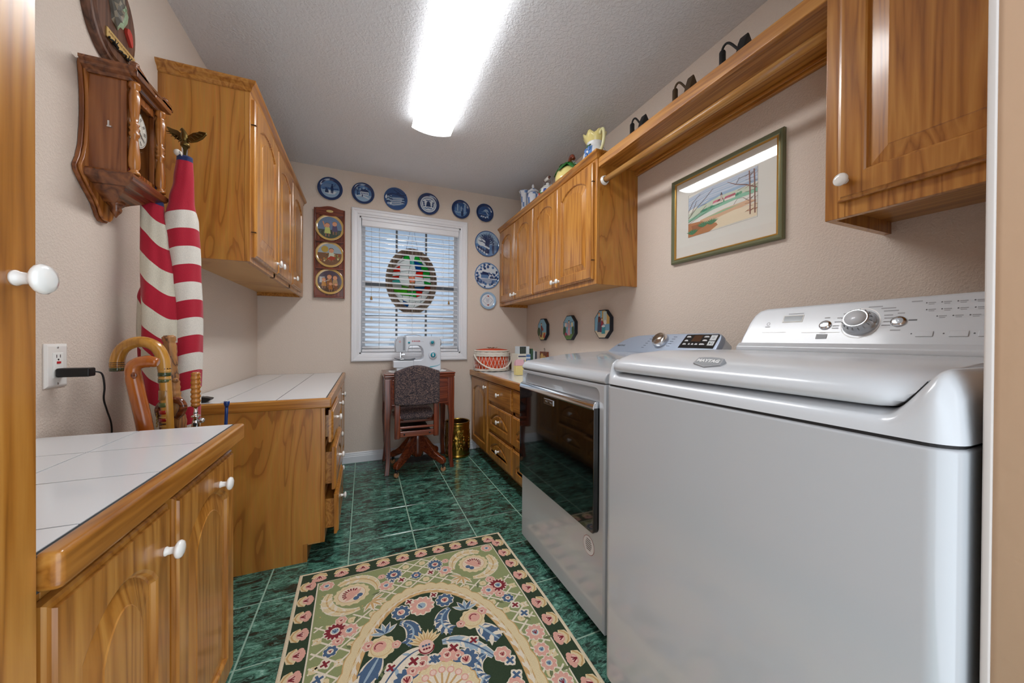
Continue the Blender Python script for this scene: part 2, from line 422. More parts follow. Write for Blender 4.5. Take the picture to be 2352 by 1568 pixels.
for i in range(-3, 6):
    for j in range(-2, 11):
        x0, x1 = tx0+i*TP+G/2, tx0+(i+1)*TP-G/2
        y1, y0 = ty0-(j-1)*TP-G/2, ty0-j*TP+G/2
        x0, x1 = max(x0, XL), min(x1, XR); y0, y1 = max(y0, -0.45), min(y1, D)
        if x1-x0 < 0.02 or y1-y0 < 0.02: continue
        if x0 > 1.15 or (x0 > 0.8 and y1 < 1.6): continue      # under the appliances and cabinets
        if x1 < -0.5 and (y0 > 1.95 or y1 < 1.2): continue
        t = obj('tile', tile_mesh(x1-x0, y1-y0), M['tile'], floor, local=((x0+x1)/2, (y0+y1)/2, 0))

g = MB(); g.box(XL-0.12, -0.5, HC, XR+0.12, D+0.12, HC+0.08); struct('ceiling', g, M['ceiling'])
g = MB(); g.box(XL-0.12, -0.5, 0, XL, D+0.12, HC); struct('wall_left', g, M['wall'])
g = MB(); g.box(XR, 0.05, 0, XR+0.12, D+0.12, HC); struct('wall_right', g, M['wall'])
WX0, WX1, WZ0, WZ1 = -0.040, 0.832, 0.915, 2.082
g = MB()
g.box(XL, D, 0, WX0, D+0.12, HC); g.box(WX1, D, 0, XR, D+0.12, HC)
g.box(WX0, D, 0, WX1, D+0.12, WZ0); g.box(WX0, D, WZ1, WX1, D+0.12, HC)
struct('wall_back', g, M['wall'])
# doorway wall beside the camera: rounded drywall corner
g = MB(); r = 0.012; JX, JY = 0.701, 0.1745
pl = [(XR, 0.06), (XR, JY)]+[(JX+r-r*math.sin(a), JY-r+r*math.cos(a)) for a in [k*PI/12 for k in range(7)]]+[(JX+r-r*math.cos(a), 0.06+r-r*math.sin(a)) for a in [k*PI/12 for k in range(7)]]
g.prism(pl, 0, HC, smooth=True)
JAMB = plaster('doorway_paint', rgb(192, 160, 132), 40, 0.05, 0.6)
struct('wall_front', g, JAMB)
g = MB(); g.box(JX-0.001, 0.1678, 0, JX+0.03, 0.1757, 2.1); 
struct('trim_2', g, plain('corner_trim', rgb(206, 200, 196), 0.5), 0.002)
g = MB(); g.box(XL, 0.06, 0, -0.375, JY, HC); g.box(-0.375, 0.06, 2.1, JX, JY, HC)
struct('wall_doorway', g, M['wall'])
# baseboard with stepped profile, back wall
def baseboard(name, x0, x1):
    prof = [(0, 0), (0.014, 0), (0.014, 0.052), (0.011, 0.056), (0.011, 0.066), (0.008, 0.070), (0.008, 0.080), (0.004, 0.085), (0, 0.085)]
    g = MB(); g.prism(prof, x0, x1, lambda a, b, h: (h, D-a, b)); return struct(name, g, M['trim'])
baseboard('baseboard_back', -0.17, 0.99)
g = MB(); g.box(XL, 1.285, 0, XL+0.012, 1.87, 0.085); struct('baseboard_left', g, M['trim'], 0.003)

# ---------------------------------------------------------------- window
def casing():
    g = MB()
    prof = [(0, 0), (0, 0.010), (0.008, 0.013), (0.014, 0.013), (0.020, 0.018), (0.040, 0.020), (0.046, 0.024), (0.058, 0.024), (0.064, 0.018), (0.064, 0)]
    cs = [(WX0, WZ0), (WX1, WZ0), (WX1, WZ1), (WX0, WZ1)]; sg = [(-1, -1), (1, -1), (1, 1), (-1, 1)]
    rings = []
    for k in range(4):
        rings.append([(cs[k][0]+sg[k][0]*a, D-h, cs[k][1]+sg[k][1]*a) for a, h in prof])
    rings.append(rings[0])
    g.loops(rings, closed=False, caps=False, smooth=False)
    return g
win = struct('window_1', casing(), M['trim'], origin=(0.396, D, WZ0))
g = MB()   # jamb lining and vinyl sash
t = 0.012
g.box(WX0, D-0.001, WZ0, WX0+t, D+0.10, WZ1); g.box(WX1-t, D-0.001, WZ0, WX1, D+0.10, WZ1)
g.box(WX0, D-0.001, WZ0, WX1, D+0.10, WZ0+t); g.box(WX0, D-0.001, WZ1-t, WX1, D+0.10, WZ1)
obj('window_jamb', g, M['trim'], win)
SX0, SX1, SZ0, SZ1 = WX0+0.045, WX1-0.045, WZ0+0.06, WZ1-0.05
g = MB(); y0, y1 = D+0.075, D+0.098
g.box(WX0+t, y0, WZ0+t, SX0, y1, WZ1-t); g.box(SX1, y0, WZ0+t, WX1-t, y1, WZ1-t)
g.box(SX0, y0, WZ0+t, SX1, y1, SZ0); g.box(SX0, y0, SZ1, SX1, y1, WZ1-t)
obj('window_frame', g, M['trim'], win)
M['muntin'] = plain('grey_muntin', rgb(112, 118, 124), 0.5)
g = MB(); zm = 1.52; g.box(SX0, y0+0.002, zm-0.022, SX1, y1-0.004, zm+0.022); obj('meeting_rail', g, M['muntin'], win)
for xm in (SX0+(SX1-SX0)/3, SX0+2*(SX1-SX0)/3):
    g = MB(); g.box(xm-0.009, y0+0.006, SZ0, xm+0.009, y1-0.008, SZ1); obj('muntin', g, M['muntin'], win)
for zz in (1.245,):
    g = MB(); g.box(SX0, y0+0.006, zz-0.008, SX1, y1-0.008, zz+0.008); obj('muntin', g, M['muntin'], win)
gm, nt, b = new_mat('window_glass')
gl = N(nt, 'ShaderNodeBsdfGlossy'); gl.inputs['Roughness'].default_value = 0.02
tr = N(nt, 'ShaderNodeBsdfTransparent'); mxs = N(nt, 'ShaderNodeMixShader'); mxs.inputs[0].default_value = 0.045
L(nt, tr.outputs[0], mxs.inputs[1]); L(nt, gl.outputs[0], mxs.inputs[2]); L(nt, mxs.outputs[0], nt.nodes['Material Output'].inputs[0])
M['glass'] = gm
for za, zb in ((SZ0, zm-0.022), (zm+0.022, SZ1)):
    g = MB(); g.box(SX0, y0+0.012, za, SX1, y0+0.0145, zb); obj('pane', g, M['glass'], win)

# neighbour's house beyond the window
M['siding'] = plain('pale_siding', rgb(150, 164, 182), 0.7)
nb = thing('neighbouring_house', (0.5, 6.4, -0.4), 'pale blue lap sided house wall seen through the window blind', 'house')
zz = -0.4; k = 0
while zz < 3.2:
    g = MB(); g.prism([(0, 0), (0.03, 0), (0.008, 0.2), (0, 0.2)], -3.5, 4.5, lambda a, b_, h, z_=zz: (h, 6.4-a, z_+b_)); obj('siding_board', g, M['siding'], nb); zz += 0.195
g = MB(); g.box(-1.1, 6.34, 0.9, -0.35, 6.37, 1.55); hw = obj('house_window', g, plain('dark_pane', rgb(96, 108, 128), 0.1), nb)
for za in (0.84, 1.55):
    g = MB(); g.box(-1.16, 6.33, za, -0.29, 6.345, za+0.06); obj('window_trim', g, M['trim'], nb)
g = MB(); g.prism([(0, 0), (0.55, -0.12), (0.55, -0.02), (0, 0.14)], -3.5, 4.5, lambda a, b_, h: (h, 6.42-a, 3.15+b_)); obj('eave', g, M['siding'], nb)
g = MB(); g.box(-6, D+0.13, -0.5, 8, 14, -0.4); struct('ground', g, plain('lawn', rgb(120, 128, 96), 0.9, bump=0.5, bscale=30))
# ---------------------------------------------------------------- blind
bl = thing('window_blind', (0.396, D+0.02, WZ0+0.03), 'white horizontal slat blind hanging half open in the window', 'blind')
BX0, BX1 = WX0+0.018, WX1-0.018
g = MB(); prof = [(0, 0), (0.012, 0.008), (0.012, 0.05), (0.018, 0.055), (0.018, 0.07), (0, 0.07)]
g.prism([(-a, b_) for a, b_ in prof], BX0, BX1, lambda a, b_, h: (h, D+0.008+a, WZ1-0.082+b_)); obj('valance', g, M['trim'], bl)
g = MB(); g.box(BX0+0.005, D+0.012, WZ1-0.05, BX1-0.005, D+0.062, WZ1-0.014); obj('headrail', g, M['trim'], bl)
sm = MB(); tl = math.radians(-24); sw = 0.05
cs = []
for k in range(5):
    u = -1+k/2; y = u*sw/2; z = -0.0022*u*u
    cs.append((y, z))
top = [(y, z+0.0014) for y, z in cs]; botp = [(y, z-0.0014) for y, z in reversed(cs)]
poly = [(y*math.cos(tl)+z*math.sin(tl), z*math.cos(tl)-y*math.sin(tl)) for y, z in top+botp]
sm.prism(poly, -(BX1-BX0)/2+0.004, (BX1-BX0)/2-0.004, lambda a, b_, h: (h, a, b_), smooth=True)
slat_me = mesh_from('slat', sm); M['slat'] = plain('white_slat', rgb(232, 233, 236), 0.35); slat_me.materials.append(M['slat'])
zs = WZ0+0.060; top_z = WZ1-0.085
while zs < top_z:
    o = obj('slat', slat_me, M['slat'], bl, local=Vector((0.396, D+0.037, zs))-bl.location); zs += 0.0435
for q in range(3):
    o = obj('slat', slat_me, M['slat'], bl, local=Vector((0.396, D+0.037, WZ0+0.046-q*0.0)) - bl.location) if q == 0 else o
g = MB(); g.box(BX0, D+0.014, WZ0+0.016, BX1, D+0.06, WZ0+0.034); obj('bottom_rail', g, M['trim'], bl, 0.004)
M['cord'] = plain('blind_cord', rgb(200, 200, 200), 0.8)
for xc in (BX0+0.14, 0.396, BX1-0.14):
    for yy in (D+0.0105, D+0.0645):
        g = MB(); g.tube([(xc, yy, WZ0+0.03), (xc, yy, WZ1-0.05)], 0.0009, 5); obj('ladder_cord', g, M['cord'], bl)
M['tassel'] = plain('wood_tassel', rgb(150, 118, 70), 0.5)
for xc, zl in ((BX0+0.075, 1.40), (BX1-0.09, 1.39)):
    g = MB(); g.tube([(xc, D+0.006, zl), (xc, D+0.006, WZ1-0.06)], 0.0011, 5); obj('pull_cord', g, plain('pull_cord', rgb(140, 140, 140), .8), bl)
    g = MB(); g.lathe([(0.002, 0.03), (0.006, 0.026), (0.010, 0.006), (0.010, 0), (0.004, -0.002)], (xc, D+0.006, zl-0.02), n=12); obj('tassel', g, M['tassel'], bl)

# ---------------------------------------------------------------- ceiling fixture
fx0, fx1, fy0, fy1 = 0.274, 0.522, 1.103, 2.322
lf = thing('ceiling_light', ((fx0+fx1)/2, (fy0+fy1)/2, HC-0.0005), 'long white fluorescent wrap fixture glowing on the ceiling', 'ceiling light')
g = MB(); g.box(fx0+0.045, fy0+0.004, HC-0.036, fx1-0.045, fy1-0.004, HC-0.0005); obj('housing', g, M['appl_p'], lf)
lm, nt, b = new_mat('glowing_lens')
tc = N(nt, 'ShaderNodeTexCoord'); sx = N(nt, 'ShaderNodeSeparateXYZ'); L(nt, tc.outputs['Object'], sx.inputs[0])
ab = N(nt, 'ShaderNodeMath', operation='ABSOLUTE'); L(nt, sx.outputs[0], ab.inputs[0])
sb = N(nt, 'ShaderNodeMath', operation='SUBTRACT'); sb.inputs[1].default_value = 0.062; L(nt, ab.outputs[0], sb.inputs[0])
a2 = N(nt, 'ShaderNodeMath', operation='ABSOLUTE'); L(nt, sb.outputs[0], a2.inputs[0])
mr = N(nt, 'ShaderNodeMapRange'); mr.inputs['From Min'].default_value = 0.0; mr.inputs['From Max'].default_value = 0.062
mr.inputs['To Min'].default_value = LAMP*1.15; mr.inputs['To Max'].default_value = LAMP*0.62; L(nt, a2.outputs[0], mr.inputs[0])
b.inputs['Base Color'].default_value = (0.8, 0.8, 0.8, 1); b.inputs['Emission Color'].default_value = (0.97, 0.985, 1.0, 1)
L(nt, mr.outputs[0], b.inputs['Emission Strength'])
cxl = (fx0+fx1)/2; hw_ = (fx1-fx0)/2
na = 14
arc = [(hw_*(1-2*k/na), 0.052+0.024*math.sin(PI*k/na)**0.8) for k in range(na+1)]
g = MB(); g.loops([[(cxl+a, y_, HC-h) for a, h in arc]+[(cxl+a, y_, HC-h+0.003) for a, h in reversed(arc)] for y_ in (fy0, fy1)], smooth=False); obj('lens', g, lm, lf)
g = MB(); g.prism([(-hw_+0.001, 0.050), (-hw_+0.001, 0.046), (-0.085, 0.036), (0.085, 0.036), (hw_-0.001, 0.046), (hw_-0.001, 0.050)], fy0+0.002, fy1-0.002, lambda a, b_, h: (cxl+a, h, HC-b_)); obj('glow_rim', g, plain('emitting_rim', rgb(240, 240, 240), 0.5, emit=(1, 0.985, 0.96, 1), estr=LAMP*0.12), lf)  # rim given its own emission, added to brighten the ceiling
for yy in (fy0-0.003, fy1-0.001):
    g = MB(); g.prism([(a*1.006, h+0.0015) for a, h in arc]+[(-hw_, 0.046), (hw_, 0.046)], yy, yy+0.004, lambda a, b_, h: (cxl+a, h, HC-b_)); obj('end_cap', g, plain('frosted_end', rgb(240, 240, 240), 0.4, emit=(1, 1, 1, 1), estr=LAMP*0.05), lf)

# ================================================================== CABINET PARTS
def arch_loop(w_, z0, zs, rise, n=10):
    """opening loop: BL, BR, right spring .. arch .. left spring"""
    pts = [(-w_/2, z0), (w_/2, z0)]
    for k in range(n+1):
        t_ = k/n; x = w_/2-w_*t_
        pts.append((x, zs+rise*math.sin(PI*t_)**0.75 if rise else zs))
    return pts
def shrink(loop, d, zc):
    """inset a loop by d towards its inside (approximate, shape preserving)"""
    xs = [p[0] for p in loop]; zsv = [p[1] for p in loop]; w_ = max(xs)
    z0 = min(zsv); out = []
    for x, z in loop:
        nx = x*(w_-d)/w_
        nz = z0+d if abs(z-z0) < 1e-6 else z-d
        out.append((nx, nz))
    return out
_door = {}
def door_mesh(w_, h_, t_=0.02, stile=0.055, rise=0.05, bot=0.06, topr=0.06, bev=0.034):
    k = (round(w_, 3), round(h_, 3), round(rise, 3), stile, round(topr, 3), round(bot, 3))
    if k in _door: return _door[k]
    n = 12
    op = arch_loop(w_-2*stile, bot, h_-topr-rise, rise, n)
    W, H = w_/2, h_
    outer = [(-W, 0), (W, 0)]+[(W*(1-2*q/n), H) for q in range(n+1)]
    def ins(d): return [(math.copysign(abs(x)*(W-d)/W, x), (d if z == 0 else H-d)) for x, z in outer]
    P = lambda lp, y: [(x, y, z) for x, z in lp]
    g = MB()
    g.loops([P(outer, 0), P(outer, t_*0.55), P(ins(0.003), t_*0.72), P(ins(0.008), t_*0.78), P(ins(0.010), t_), P(op, t_), P(shrink(op, 0.004, 0), t_-0.002), P(shrink(op, 0.006, 0), t_-0.008), P(shrink(op, 0.009, 0), t_-0.010)], caps=False, smooth=False)
    g.f.append([0+i for i in range(len(outer)-1, -1, -1)]); g.c.append(None); g.sm.append(False)
    fr_ = mesh_from('door', g); fr_.materials.append(M['oak_z'])
    p = MB()
    p.loops([P(shrink(op, 0.0085, 0), t_-0.013), P(shrink(op, 0.0085, 0), t_-0.0095), P(shrink(op, 0.010+bev, 0), t_-0.0025), P(shrink(op, 0.012+bev, 0), t_-0.001)], caps=True, smooth=False)
    pn = mesh_from('panel', p); pn.materials.append(M['oak_z'])
    _door[k] = (fr_, pn)
    return _door[k]
kg = MB(); kg.lathe([(0.0085, 0), (0.0085, 0.002), (0.0068, 0.005), (0.0062, 0.011), (0.0075, 0.0145), (0.0130, 0.0165), (0.0162, 0.0195), (0.0165, 0.0225), (0.0140, 0.0260), (0.0080, 0.0280), (0.0010, 0.0286)], (0, 0, 0), 'y', 20)
KNOB = mesh_from('knob', kg); KNOB.materials.append(M['knob'])
kg = MB(); kg.box(-0.006, 0, -0.001, 0.006, 0.018, 0.001); HINGE = mesh_from('hinge', kg); HINGE.materials.append(M['black'])
ROT = {'+x': -PI/2, '-x': PI/2}
def door(cab, face, xf, ya, yb, z0, z1, knob=None, rise=0.05, hinge=None, stile=0.055, name='door', bot=0.06, topr=0.06):
    """ya<yb; xf = back plane of the door; knob=(y,z) world"""
    w_, h_ = yb-ya, z1-z0
    fr_, pn = door_mesh(w_, h_, 0.02, stile, rise, bot, topr)
    o = obj(name, fr_, None, cab, local=Vector((xf, (ya+yb)/2, z0))-cab.location, rot=(0, 0, ROT[face]))
    obj('panel', pn, None, o, local=(0, 0, 0))
    s_ = -1 if face == '+x' else 1
    if knob: obj('knob', KNOB, None, o, local=(s_*(knob[0]-(ya+yb)/2), 0.02, knob[1]-z0))
    if hinge:
        for hz in (0.11, h_-0.11): obj('hinge', HINGE, None, o, local=(s_*(hinge-(ya+yb)/2), -0.0, hz))
    return o
_drw = {}
def drawer(cab, face, xf, ya, yb, z0, z1, panel, knob_z=None, box=None):
    w_, h_ = yb-ya, z1-z0
    s_ = -1 if face == '+x' else 1
    if panel:
        fr_, pn = door_mesh(w_, h_, 0.02, 0.062, min(0.068, h_*0.34), 0.052, 0.042, 0.011)
        o = obj('drawer', fr_, None, cab, local=Vector((xf, (ya+yb)/2, z0))-cab.location, rot=(0, 0, ROT[face]))
        obj('panel', pn, None, o, local=(0, 0, 0))
    else:
        k = (round(w_, 3), round(h_, 3))
        if k not in _drw:
            W, H = w_/2, h_; g = MB()
            def R(d, y): return [(-W+d, y, d), (W-d, y, d), (W-d, y, H-d), (-W+d, y, H-d)]
            g.loops([R(0, 0), R(0, 0.011), R(0.003, 0.0145), R(0.009, 0.0155), R(0.0115, 0.02)], smooth=False)
            _drw[k] = mesh_from('drawer', g); _drw[k].materials.append(M['oak_x'])
        o = obj('drawer', _drw[k], None, cab, local=Vector((xf, (ya+yb)/2, z0))-cab.location, rot=(0, 0, ROT[face]))
    obj('knob', KNOB, None, o, local=(0, 0.0185 if panel else 0.02, knob_z if knob_z else h_*0.5))
    if box:
        g = MB(); g.box(-w_/2+0.03, -box, 0.02, w_/2-0.03, -0.001, h_-0.03); obj('drawer_box', g, M['oak_x'], o, local=(0, 0, 0))
    return o
def crown(cab, x0, y0, x1, y1, z0, outx, near_end, wallx):
    """moulding round the top: front run at x=outx side plus near end return; profile grows outward"""
    prof = [(0, 0), (0.006, 0.004), (0.010, 0.016), (0.022, 0.026), (0.026, 0.034), (0.026, 0.040), (0, 0.040)]
    s_ = 1 if outx > wallx else -1
    a = [(wallx, near_end-p, z0+h) for p, h in prof]
    b_ = [(outx+s_*p, near_end-p, z0+h) for p, h in prof]
    c = [(outx+s_*p, y1, z0+h) for p, h in prof]
    g = MB(); g.loops([a, b_, c], closed=True, caps=True, smooth=False)
    return obj('crown_moulding', g, M['oak_y'], cab)

# ---------------------------------------------------------------- left upper cabinet
cu = thing('wall_cabinet', (XL, 2.54, 1.375), 'oak wall cabinet with three arched doors above the long white counter, swirled veneer end', 'cabinet', 'oak cabinets')
YA, YB, ZB, ZT, XF = 1.842, D, 1.375, 2.105, -0.457
g = MB(); g.box(XL, YA, ZB, XF-0.02, YA+0.016, ZT-0.006); obj('end_panel', g, M['ply'], cu)
g = MB(); g.box(XL, YA-0.002, ZB+0.002, XL+0.024, YA+0.001, ZT-0.006); obj('scribe_strip', g, M['oak_z'], cu)
g = MB()
g.box(XF-0.02, YA, ZB, XF, YA+0.032, ZT); g.box(XF-0.02, 3.13, ZB, XF, YB, ZT); g.box(XF-0.02, YA+0.032, ZB, XF, 3.13, ZB+0.035); g.box(XF-0.02, YA+0.032, ZT-0.03, XF, 3.13, ZT)
g.box(XF-0.02, 2.27, ZB, XF, 2.305, ZT); g.box(XF-0.02, 2.69, ZB, XF, 2.725, ZT)
obj('face_frame', g, M['oak_z'], cu, 0.0015)
g = MB(); g.box(XL, YA+0.016, ZB+0.022, XF-0.02, YB, ZB+0.034); obj('bottom_panel', g, M['ply_flat'], cu)
g = MB(); g.box(XL, YA+0.001, ZT-0.014, XF-0.02, YB, ZT-0.002); g.box(XL, YB-0.016, ZB-0.004, XF-0.02, YB, ZT); obj('carcass', g, M['oak_y'], cu)
crown(cu, XL, YA, XF, YB, ZT-0.004, XF, YA, XL)
dz0, dz1 = ZB+0.022, ZT-0.022
door(cu, '+x', XF, 1.862, 2.283, dz0, dz1, knob=(2.245, dz0+0.05), hinge=1.863)
door(cu, '+x', XF, 2.291, 2.703, dz0, dz1, knob=(2.330, dz0+0.05))
door(cu, '+x', XF, 2.711, 3.135, dz0, dz1, knob=(2.750, dz0+0.05))

# ---------------------------------------------------------------- left far base cabinet + counter
cb = thing('base_cabinet', (XL, 2.56, 0), 'oak base cabinet with drawers pulled ajar and a plain veneer end, opposite the dryer', 'cabinet', 'oak cabinets')
YA, YB, XF, ZC = 1.884, D, -0.172, 0.716
g = MB(); g.prism([(XL, 0.0), (-0.262, 0.0), (-0.262, 0.084), (XF-0.018, 0.084), (XF-0.018, ZC), (XL, ZC)], YA, YA+0.016, lambda a, b_, h: (a, h, b_)); obj('end_panel', g, M['ply'], cb)
g = MB(); g.box(-0.262, YA-0.0005, 0, -0.244, YB, 0.084); obj('toe_kick', g, M['oak_z'], cb)
g = MB(); g.box(XF-0.018, YA, 0.078, XF, YA+0.04, ZC); g.box(XF-0.018, 3.20, 0.078, XF, YB, ZC); g.box(XF-0.018, YA+0.04, 0.078, XF, 3.2, 0.10)
g.box(XF-0.018, YA+0.04, ZC-0.02, XF, 3.2, ZC); g.box(XF-0.018, 2.33, 0.1, XF, 2.37, ZC); g.box(XF-0.018, 2.78, 0.1, XF, 2.82, ZC)
for zz in (0.30, 0.53): g.box(XF-0.018, YA+0.04, zz-0.012, XF, 2.8, zz+0.012)
obj('face_frame', g, M['oak_z'], cb, 0.0015)
g = MB(); g.box(XL, YA+0.016, 0.07, XF-0.018, YB, 0.084); g.box(XL, YA+0.016, 0.084, XL+0.01, YB, ZC); obj('carcass', g, M['ply_flat'], cb)
RZ = ((0.545, 0.700), (0.315, 0.520), (0.098, 0.290))
for (ya, yb, off) in ((1.905, 2.335, (0.013, 0.027, 0.037)), (2.352, 2.785, (0.0, 0.0, 0.006))):
    for k, (z0, z1) in enumerate(RZ):
        drawer(cb, '+x', XF+off[k]*1.0+0.001, ya, yb, z0, z1, k > 0, box=0.3 if off[k] > 0.01 else None)
door(cb, '+x', XF+0.001, 2.80, 3.225, 0.098, 0.70, knob=(2.845, 0.64))
ct = thing('countertop', (XL, 2.56, 0.716), 'white tile countertop with oak edge under the three door wall cabinet', 'countertop', 'tiled countertops')
g = MB(); g.box(XL, 1.90, 0.7165, -0.166, D, 0.7600); obj('substrate', g, M['grout'], ct)
g = MB(); g.box(XL+0.0005, 1.876, 0.7165, -0.146, 1.902, 0.762); g.box(-0.168, 1.902, 0.7165, -0.146, D, 0.762); obj('edging', g, M['oak_x'], ct, 0.006, 3)
xs = [XL+0.002, -0.579, -0.372, -0.169]
for k in range(3):
    g = MB(); g.box(xs[k]+0.0017, 1.9035, 0.752, xs[k+1]-0.0017, D-0.003, 0.7612); obj('tile', g, M['lamin'], ct)

# ---------------------------------------------------------------- left near base cabinet + counter
cn = thing('base_cabinet', (XL, 0.93, 0), 'low oak base cabinet with two arched doors in the foreground beside the tall cabinet', 'cabinet', 'oak cabinets')
YA, YB, XF, ZC = 0.59, 1.258, -0.366, 0.744
g = MB(); g.box(XL, YB-0.016, 0.0, XF-0.018, YB, ZC); obj('end_panel', g, M['ply'], cn)
g = MB(); g.box(XF-0.018, YA, 0.085, XF, YA+0.03, ZC); g.box(XF-0.018, YB-0.03, 0.085, XF, YB, ZC); g.box(XF-0.018, YA+0.03, 0.085, XF, YB-0.03, 0.115); g.box(XF-0.018, YA+0.03, ZC-0.03, XF, YB-0.03, ZC); g.box(XF-0.018, 0.87, 0.115, XF, 0.92, ZC-0.03)
obj('face_frame', g, M['oak_z'], cn, 0.0015)
g = MB(); g.box(XL, YA, 0.07, XF-0.018, YB-0.016, 0.085); g.box(XF-0.08, YA, 0, XF-0.065, YB-0.016, 0.08); obj('carcass', g, M['oak_y'], cn)
door(cn, '+x', XF+0.001, 0.60, 0.888, 0.10, 0.724, knob=(0.862, 0.642), hinge=0.601, rise=0.055, stile=0.05)
door(cn, '+x', XF+0.001, 0.908, 1.246, 0.10, 0.724, knob=(1.135, 0.664), rise=0.055, stile=0.05)
cc = thing('countertop', (XL, 0.93, 0.744), 'white square tiled countertop with oak edge in the foreground', 'countertop', 'tiled countertops')
g = MB(); g.box(XL, 0.59, 0.7445, -0.352, 1.281, 0.7886); obj('substrate', g, M['grout'], cc)
g = MB(); g.box(-0.357, 0.59, 0.7445, -0.330, 1.283, 0.791); obj('edging', g, M['oak_y'], cc, 0.007, 3)
for (xa, xb) in ((XL+0.001, -0.567), (-0.567, -0.358)):
    for (ya, yb) in ((0.592, 0.672), (0.672, 0.878), (0.878, 1.083), (1.083, 1.281)):
        g = MB(); g.box(xa+0.0015, ya+0.0015, 0.780, xb-0.0015, yb-0.0015, 0.7898); obj('tile', g, M['lamin'], cc)

# ---------------------------------------------------------------- tall cabinet at the doorway
tl_ = thing('tall_cabinet', (XL, 0.385, 0), 'tall oak cabinet with white porcelain knob right beside the doorway', 'cabinet', 'oak cabinets')
XF = -0.366
g = MB(); g.box(XL, 0.185, 0.0, XF-0.018, 0.585, 2.13); obj('carcass', g, M['oak_z'], tl_)
g = MB(); g.box(XF-0.018, 0.185, 0.085, XF, 0.22, 2.13); g.box(XF-0.018, 0.56, 0.085, XF, 0.587, 2.13); g.box(XF-0.018, 0.22, 0.085, XF, 0.56, 0.12); obj('face_frame', g, M['oak_z'], tl_, 0.0015)
door(tl_, '+x', XF+0.001, 0.20, 0.589, 0.10, 2.05, knob=(0.553, 1.108), rise=0.06)

# ---------------------------------------------------------------- right far wall cabinet
cr_ = thing('wall_cabinet', (XR, 2.47, 1.365), 'oak wall cabinet with four arched doors carrying ceramics, between the plates and the shelf', 'cabinet', 'oak cabinets')
YA, YB, ZB, ZT, XF = 1.684, D, 1.368, 2.090, 1.228
g = MB(); g.box(XF+0.02, YA, ZB, XR, YA+0.016, ZT-0.006); obj('end_panel', g, M['ply'], cr_)
g = MB()
g.box(XF, YA, ZB, XF+0.02, YA+0.034, ZT); g.box(XF, 3.19, ZB, XF+0.02, YB, ZT); g.box(XF, YA+0.034, ZB, XF+0.02, 3.19, ZB+0.04); g.box(XF, YA+0.034, ZT-0.03, XF+0.02, 3.19, ZT)
for yy in (2.095, 2.465, 2.83): g.box(XF, yy, ZB+0.04, XF+0.02, yy+0.03, ZT-0.03)
obj('face_frame', g, M['oak_z'], cr_, 0.0015)
g = MB(); g.box(XF+0.02, YA+0.016, ZB+0.022, XR, YB, ZB+0.034); obj('bottom_panel', g, M['ply_flat'], cr_)
g = MB(); g.box(XF+0.02, YA+0.001, ZT-0.012, XR, YB, ZT); g.box(XF+0.02, YB-0.02, ZB-0.004, XR, YB, ZT-0.012); obj('carcass', g, M['oak_y'], cr_)
crown(cr_, XF, YA, XR, YB, ZT-0.004, XF, YA, XR)
dz0, dz1 = ZB+0.03, ZT-0.018
door(cr_, '-x', XF-0.001, 1.706, 2.106, dz0, dz1, knob=(2.075, dz0+0.04), hinge=1.707)
door(cr_, '-x', XF-0.001, 2.112, 2.474, dz0, dz1, knob=(2.143, dz0+0.04), hinge=2.473)
door(cr_, '-x', XF-0.001, 2.492, 2.838, dz0, dz1, knob=(2.806, dz0+0.04))
door(cr_, '-x', XF-0.001, 2.846, 3.21, dz0, dz1, knob=(2.882, dz0+0.04))

# ---------------------------------------------------------------- right base cabinet + counter
cq = thing('base_cabinet', (XR, 2.47, 0), 'oak base cabinet with arched drawers beneath the woven basket, next to the dryer', 'cabinet', 'oak cabinets')
YA, YB, XF, ZC = 1.69, D, 0.957, 0.708
g = MB(); g.box(XF, YA, 0.078, XF+0.018, YA+0.03, ZC); g.box(XF, 3.215, 0.078, XF+0.018, YB, ZC); g.box(XF, YA+0.03, 0.078, XF+0.018, 3.215, 0.10); g.box(XF, YA+0.03, ZC-0.02, XF+0.018, 3.215, ZC)
g.box(XF, 2.22, 0.1, XF+0.018, 2.26, ZC-0.02); g.box(XF, 2.735, 0.1, XF+0.018, 2.775, ZC-0.02)
for zz in (0.30, 0.53): g.box(XF, YA+0.03, zz-0.012, XF+0.018, 2.75, zz+0.012)
obj('face_frame', g, M['oak_z'], cq, 0.0015)
g = MB(); g.box(XF+0.018, YA, 0.07, XR, YA+0.016, ZC); g.box(XF+0.018, YA+0.016, 0.07, XR, YB, 0.084); g.box(1.03, YA, 0, 1.045, YB, 0.078); obj('carcass', g, M['oak_y'], cq)
for (ya, yb) in ((1.725, 2.226), (2.250, 2.742)):
    for k, (z0, z1) in enumerate(RZ): drawer(cq, '-x', XF-0.001, ya, yb, z0, z1, k > 0)
door(cq, '-x', XF-0.001, 2.758, 3.226, 0.098, 0.70, knob=(2.80, 0.645), stile=0.06)
cw = thing('countertop', (XR, 2.47, 0.708), 'white countertop with oak edge holding the red woven basket', 'countertop', 'tiled countertops')
g = MB(); g.box(0.945, 1.69, 0.7085, XR, D, 0.7560); obj('substrate', g, M['grout'], cw)
g = MB(); g.box(0.926, 1.69, 0.7085, 0.947, D-0.001, 0.758); obj('edging', g, M['oak_y'], cw, 0.006, 3)
xs = [0.948, 1.14, 1.333, XR-0.001]
for k in range(3):
    g = MB(); g.box(xs[k]+0.001, 1.691, 0.748, xs[k+1]-0.001, D-0.002, 0.7572); obj('tile', g, M['lamin'], cw, 0.0008, 1)

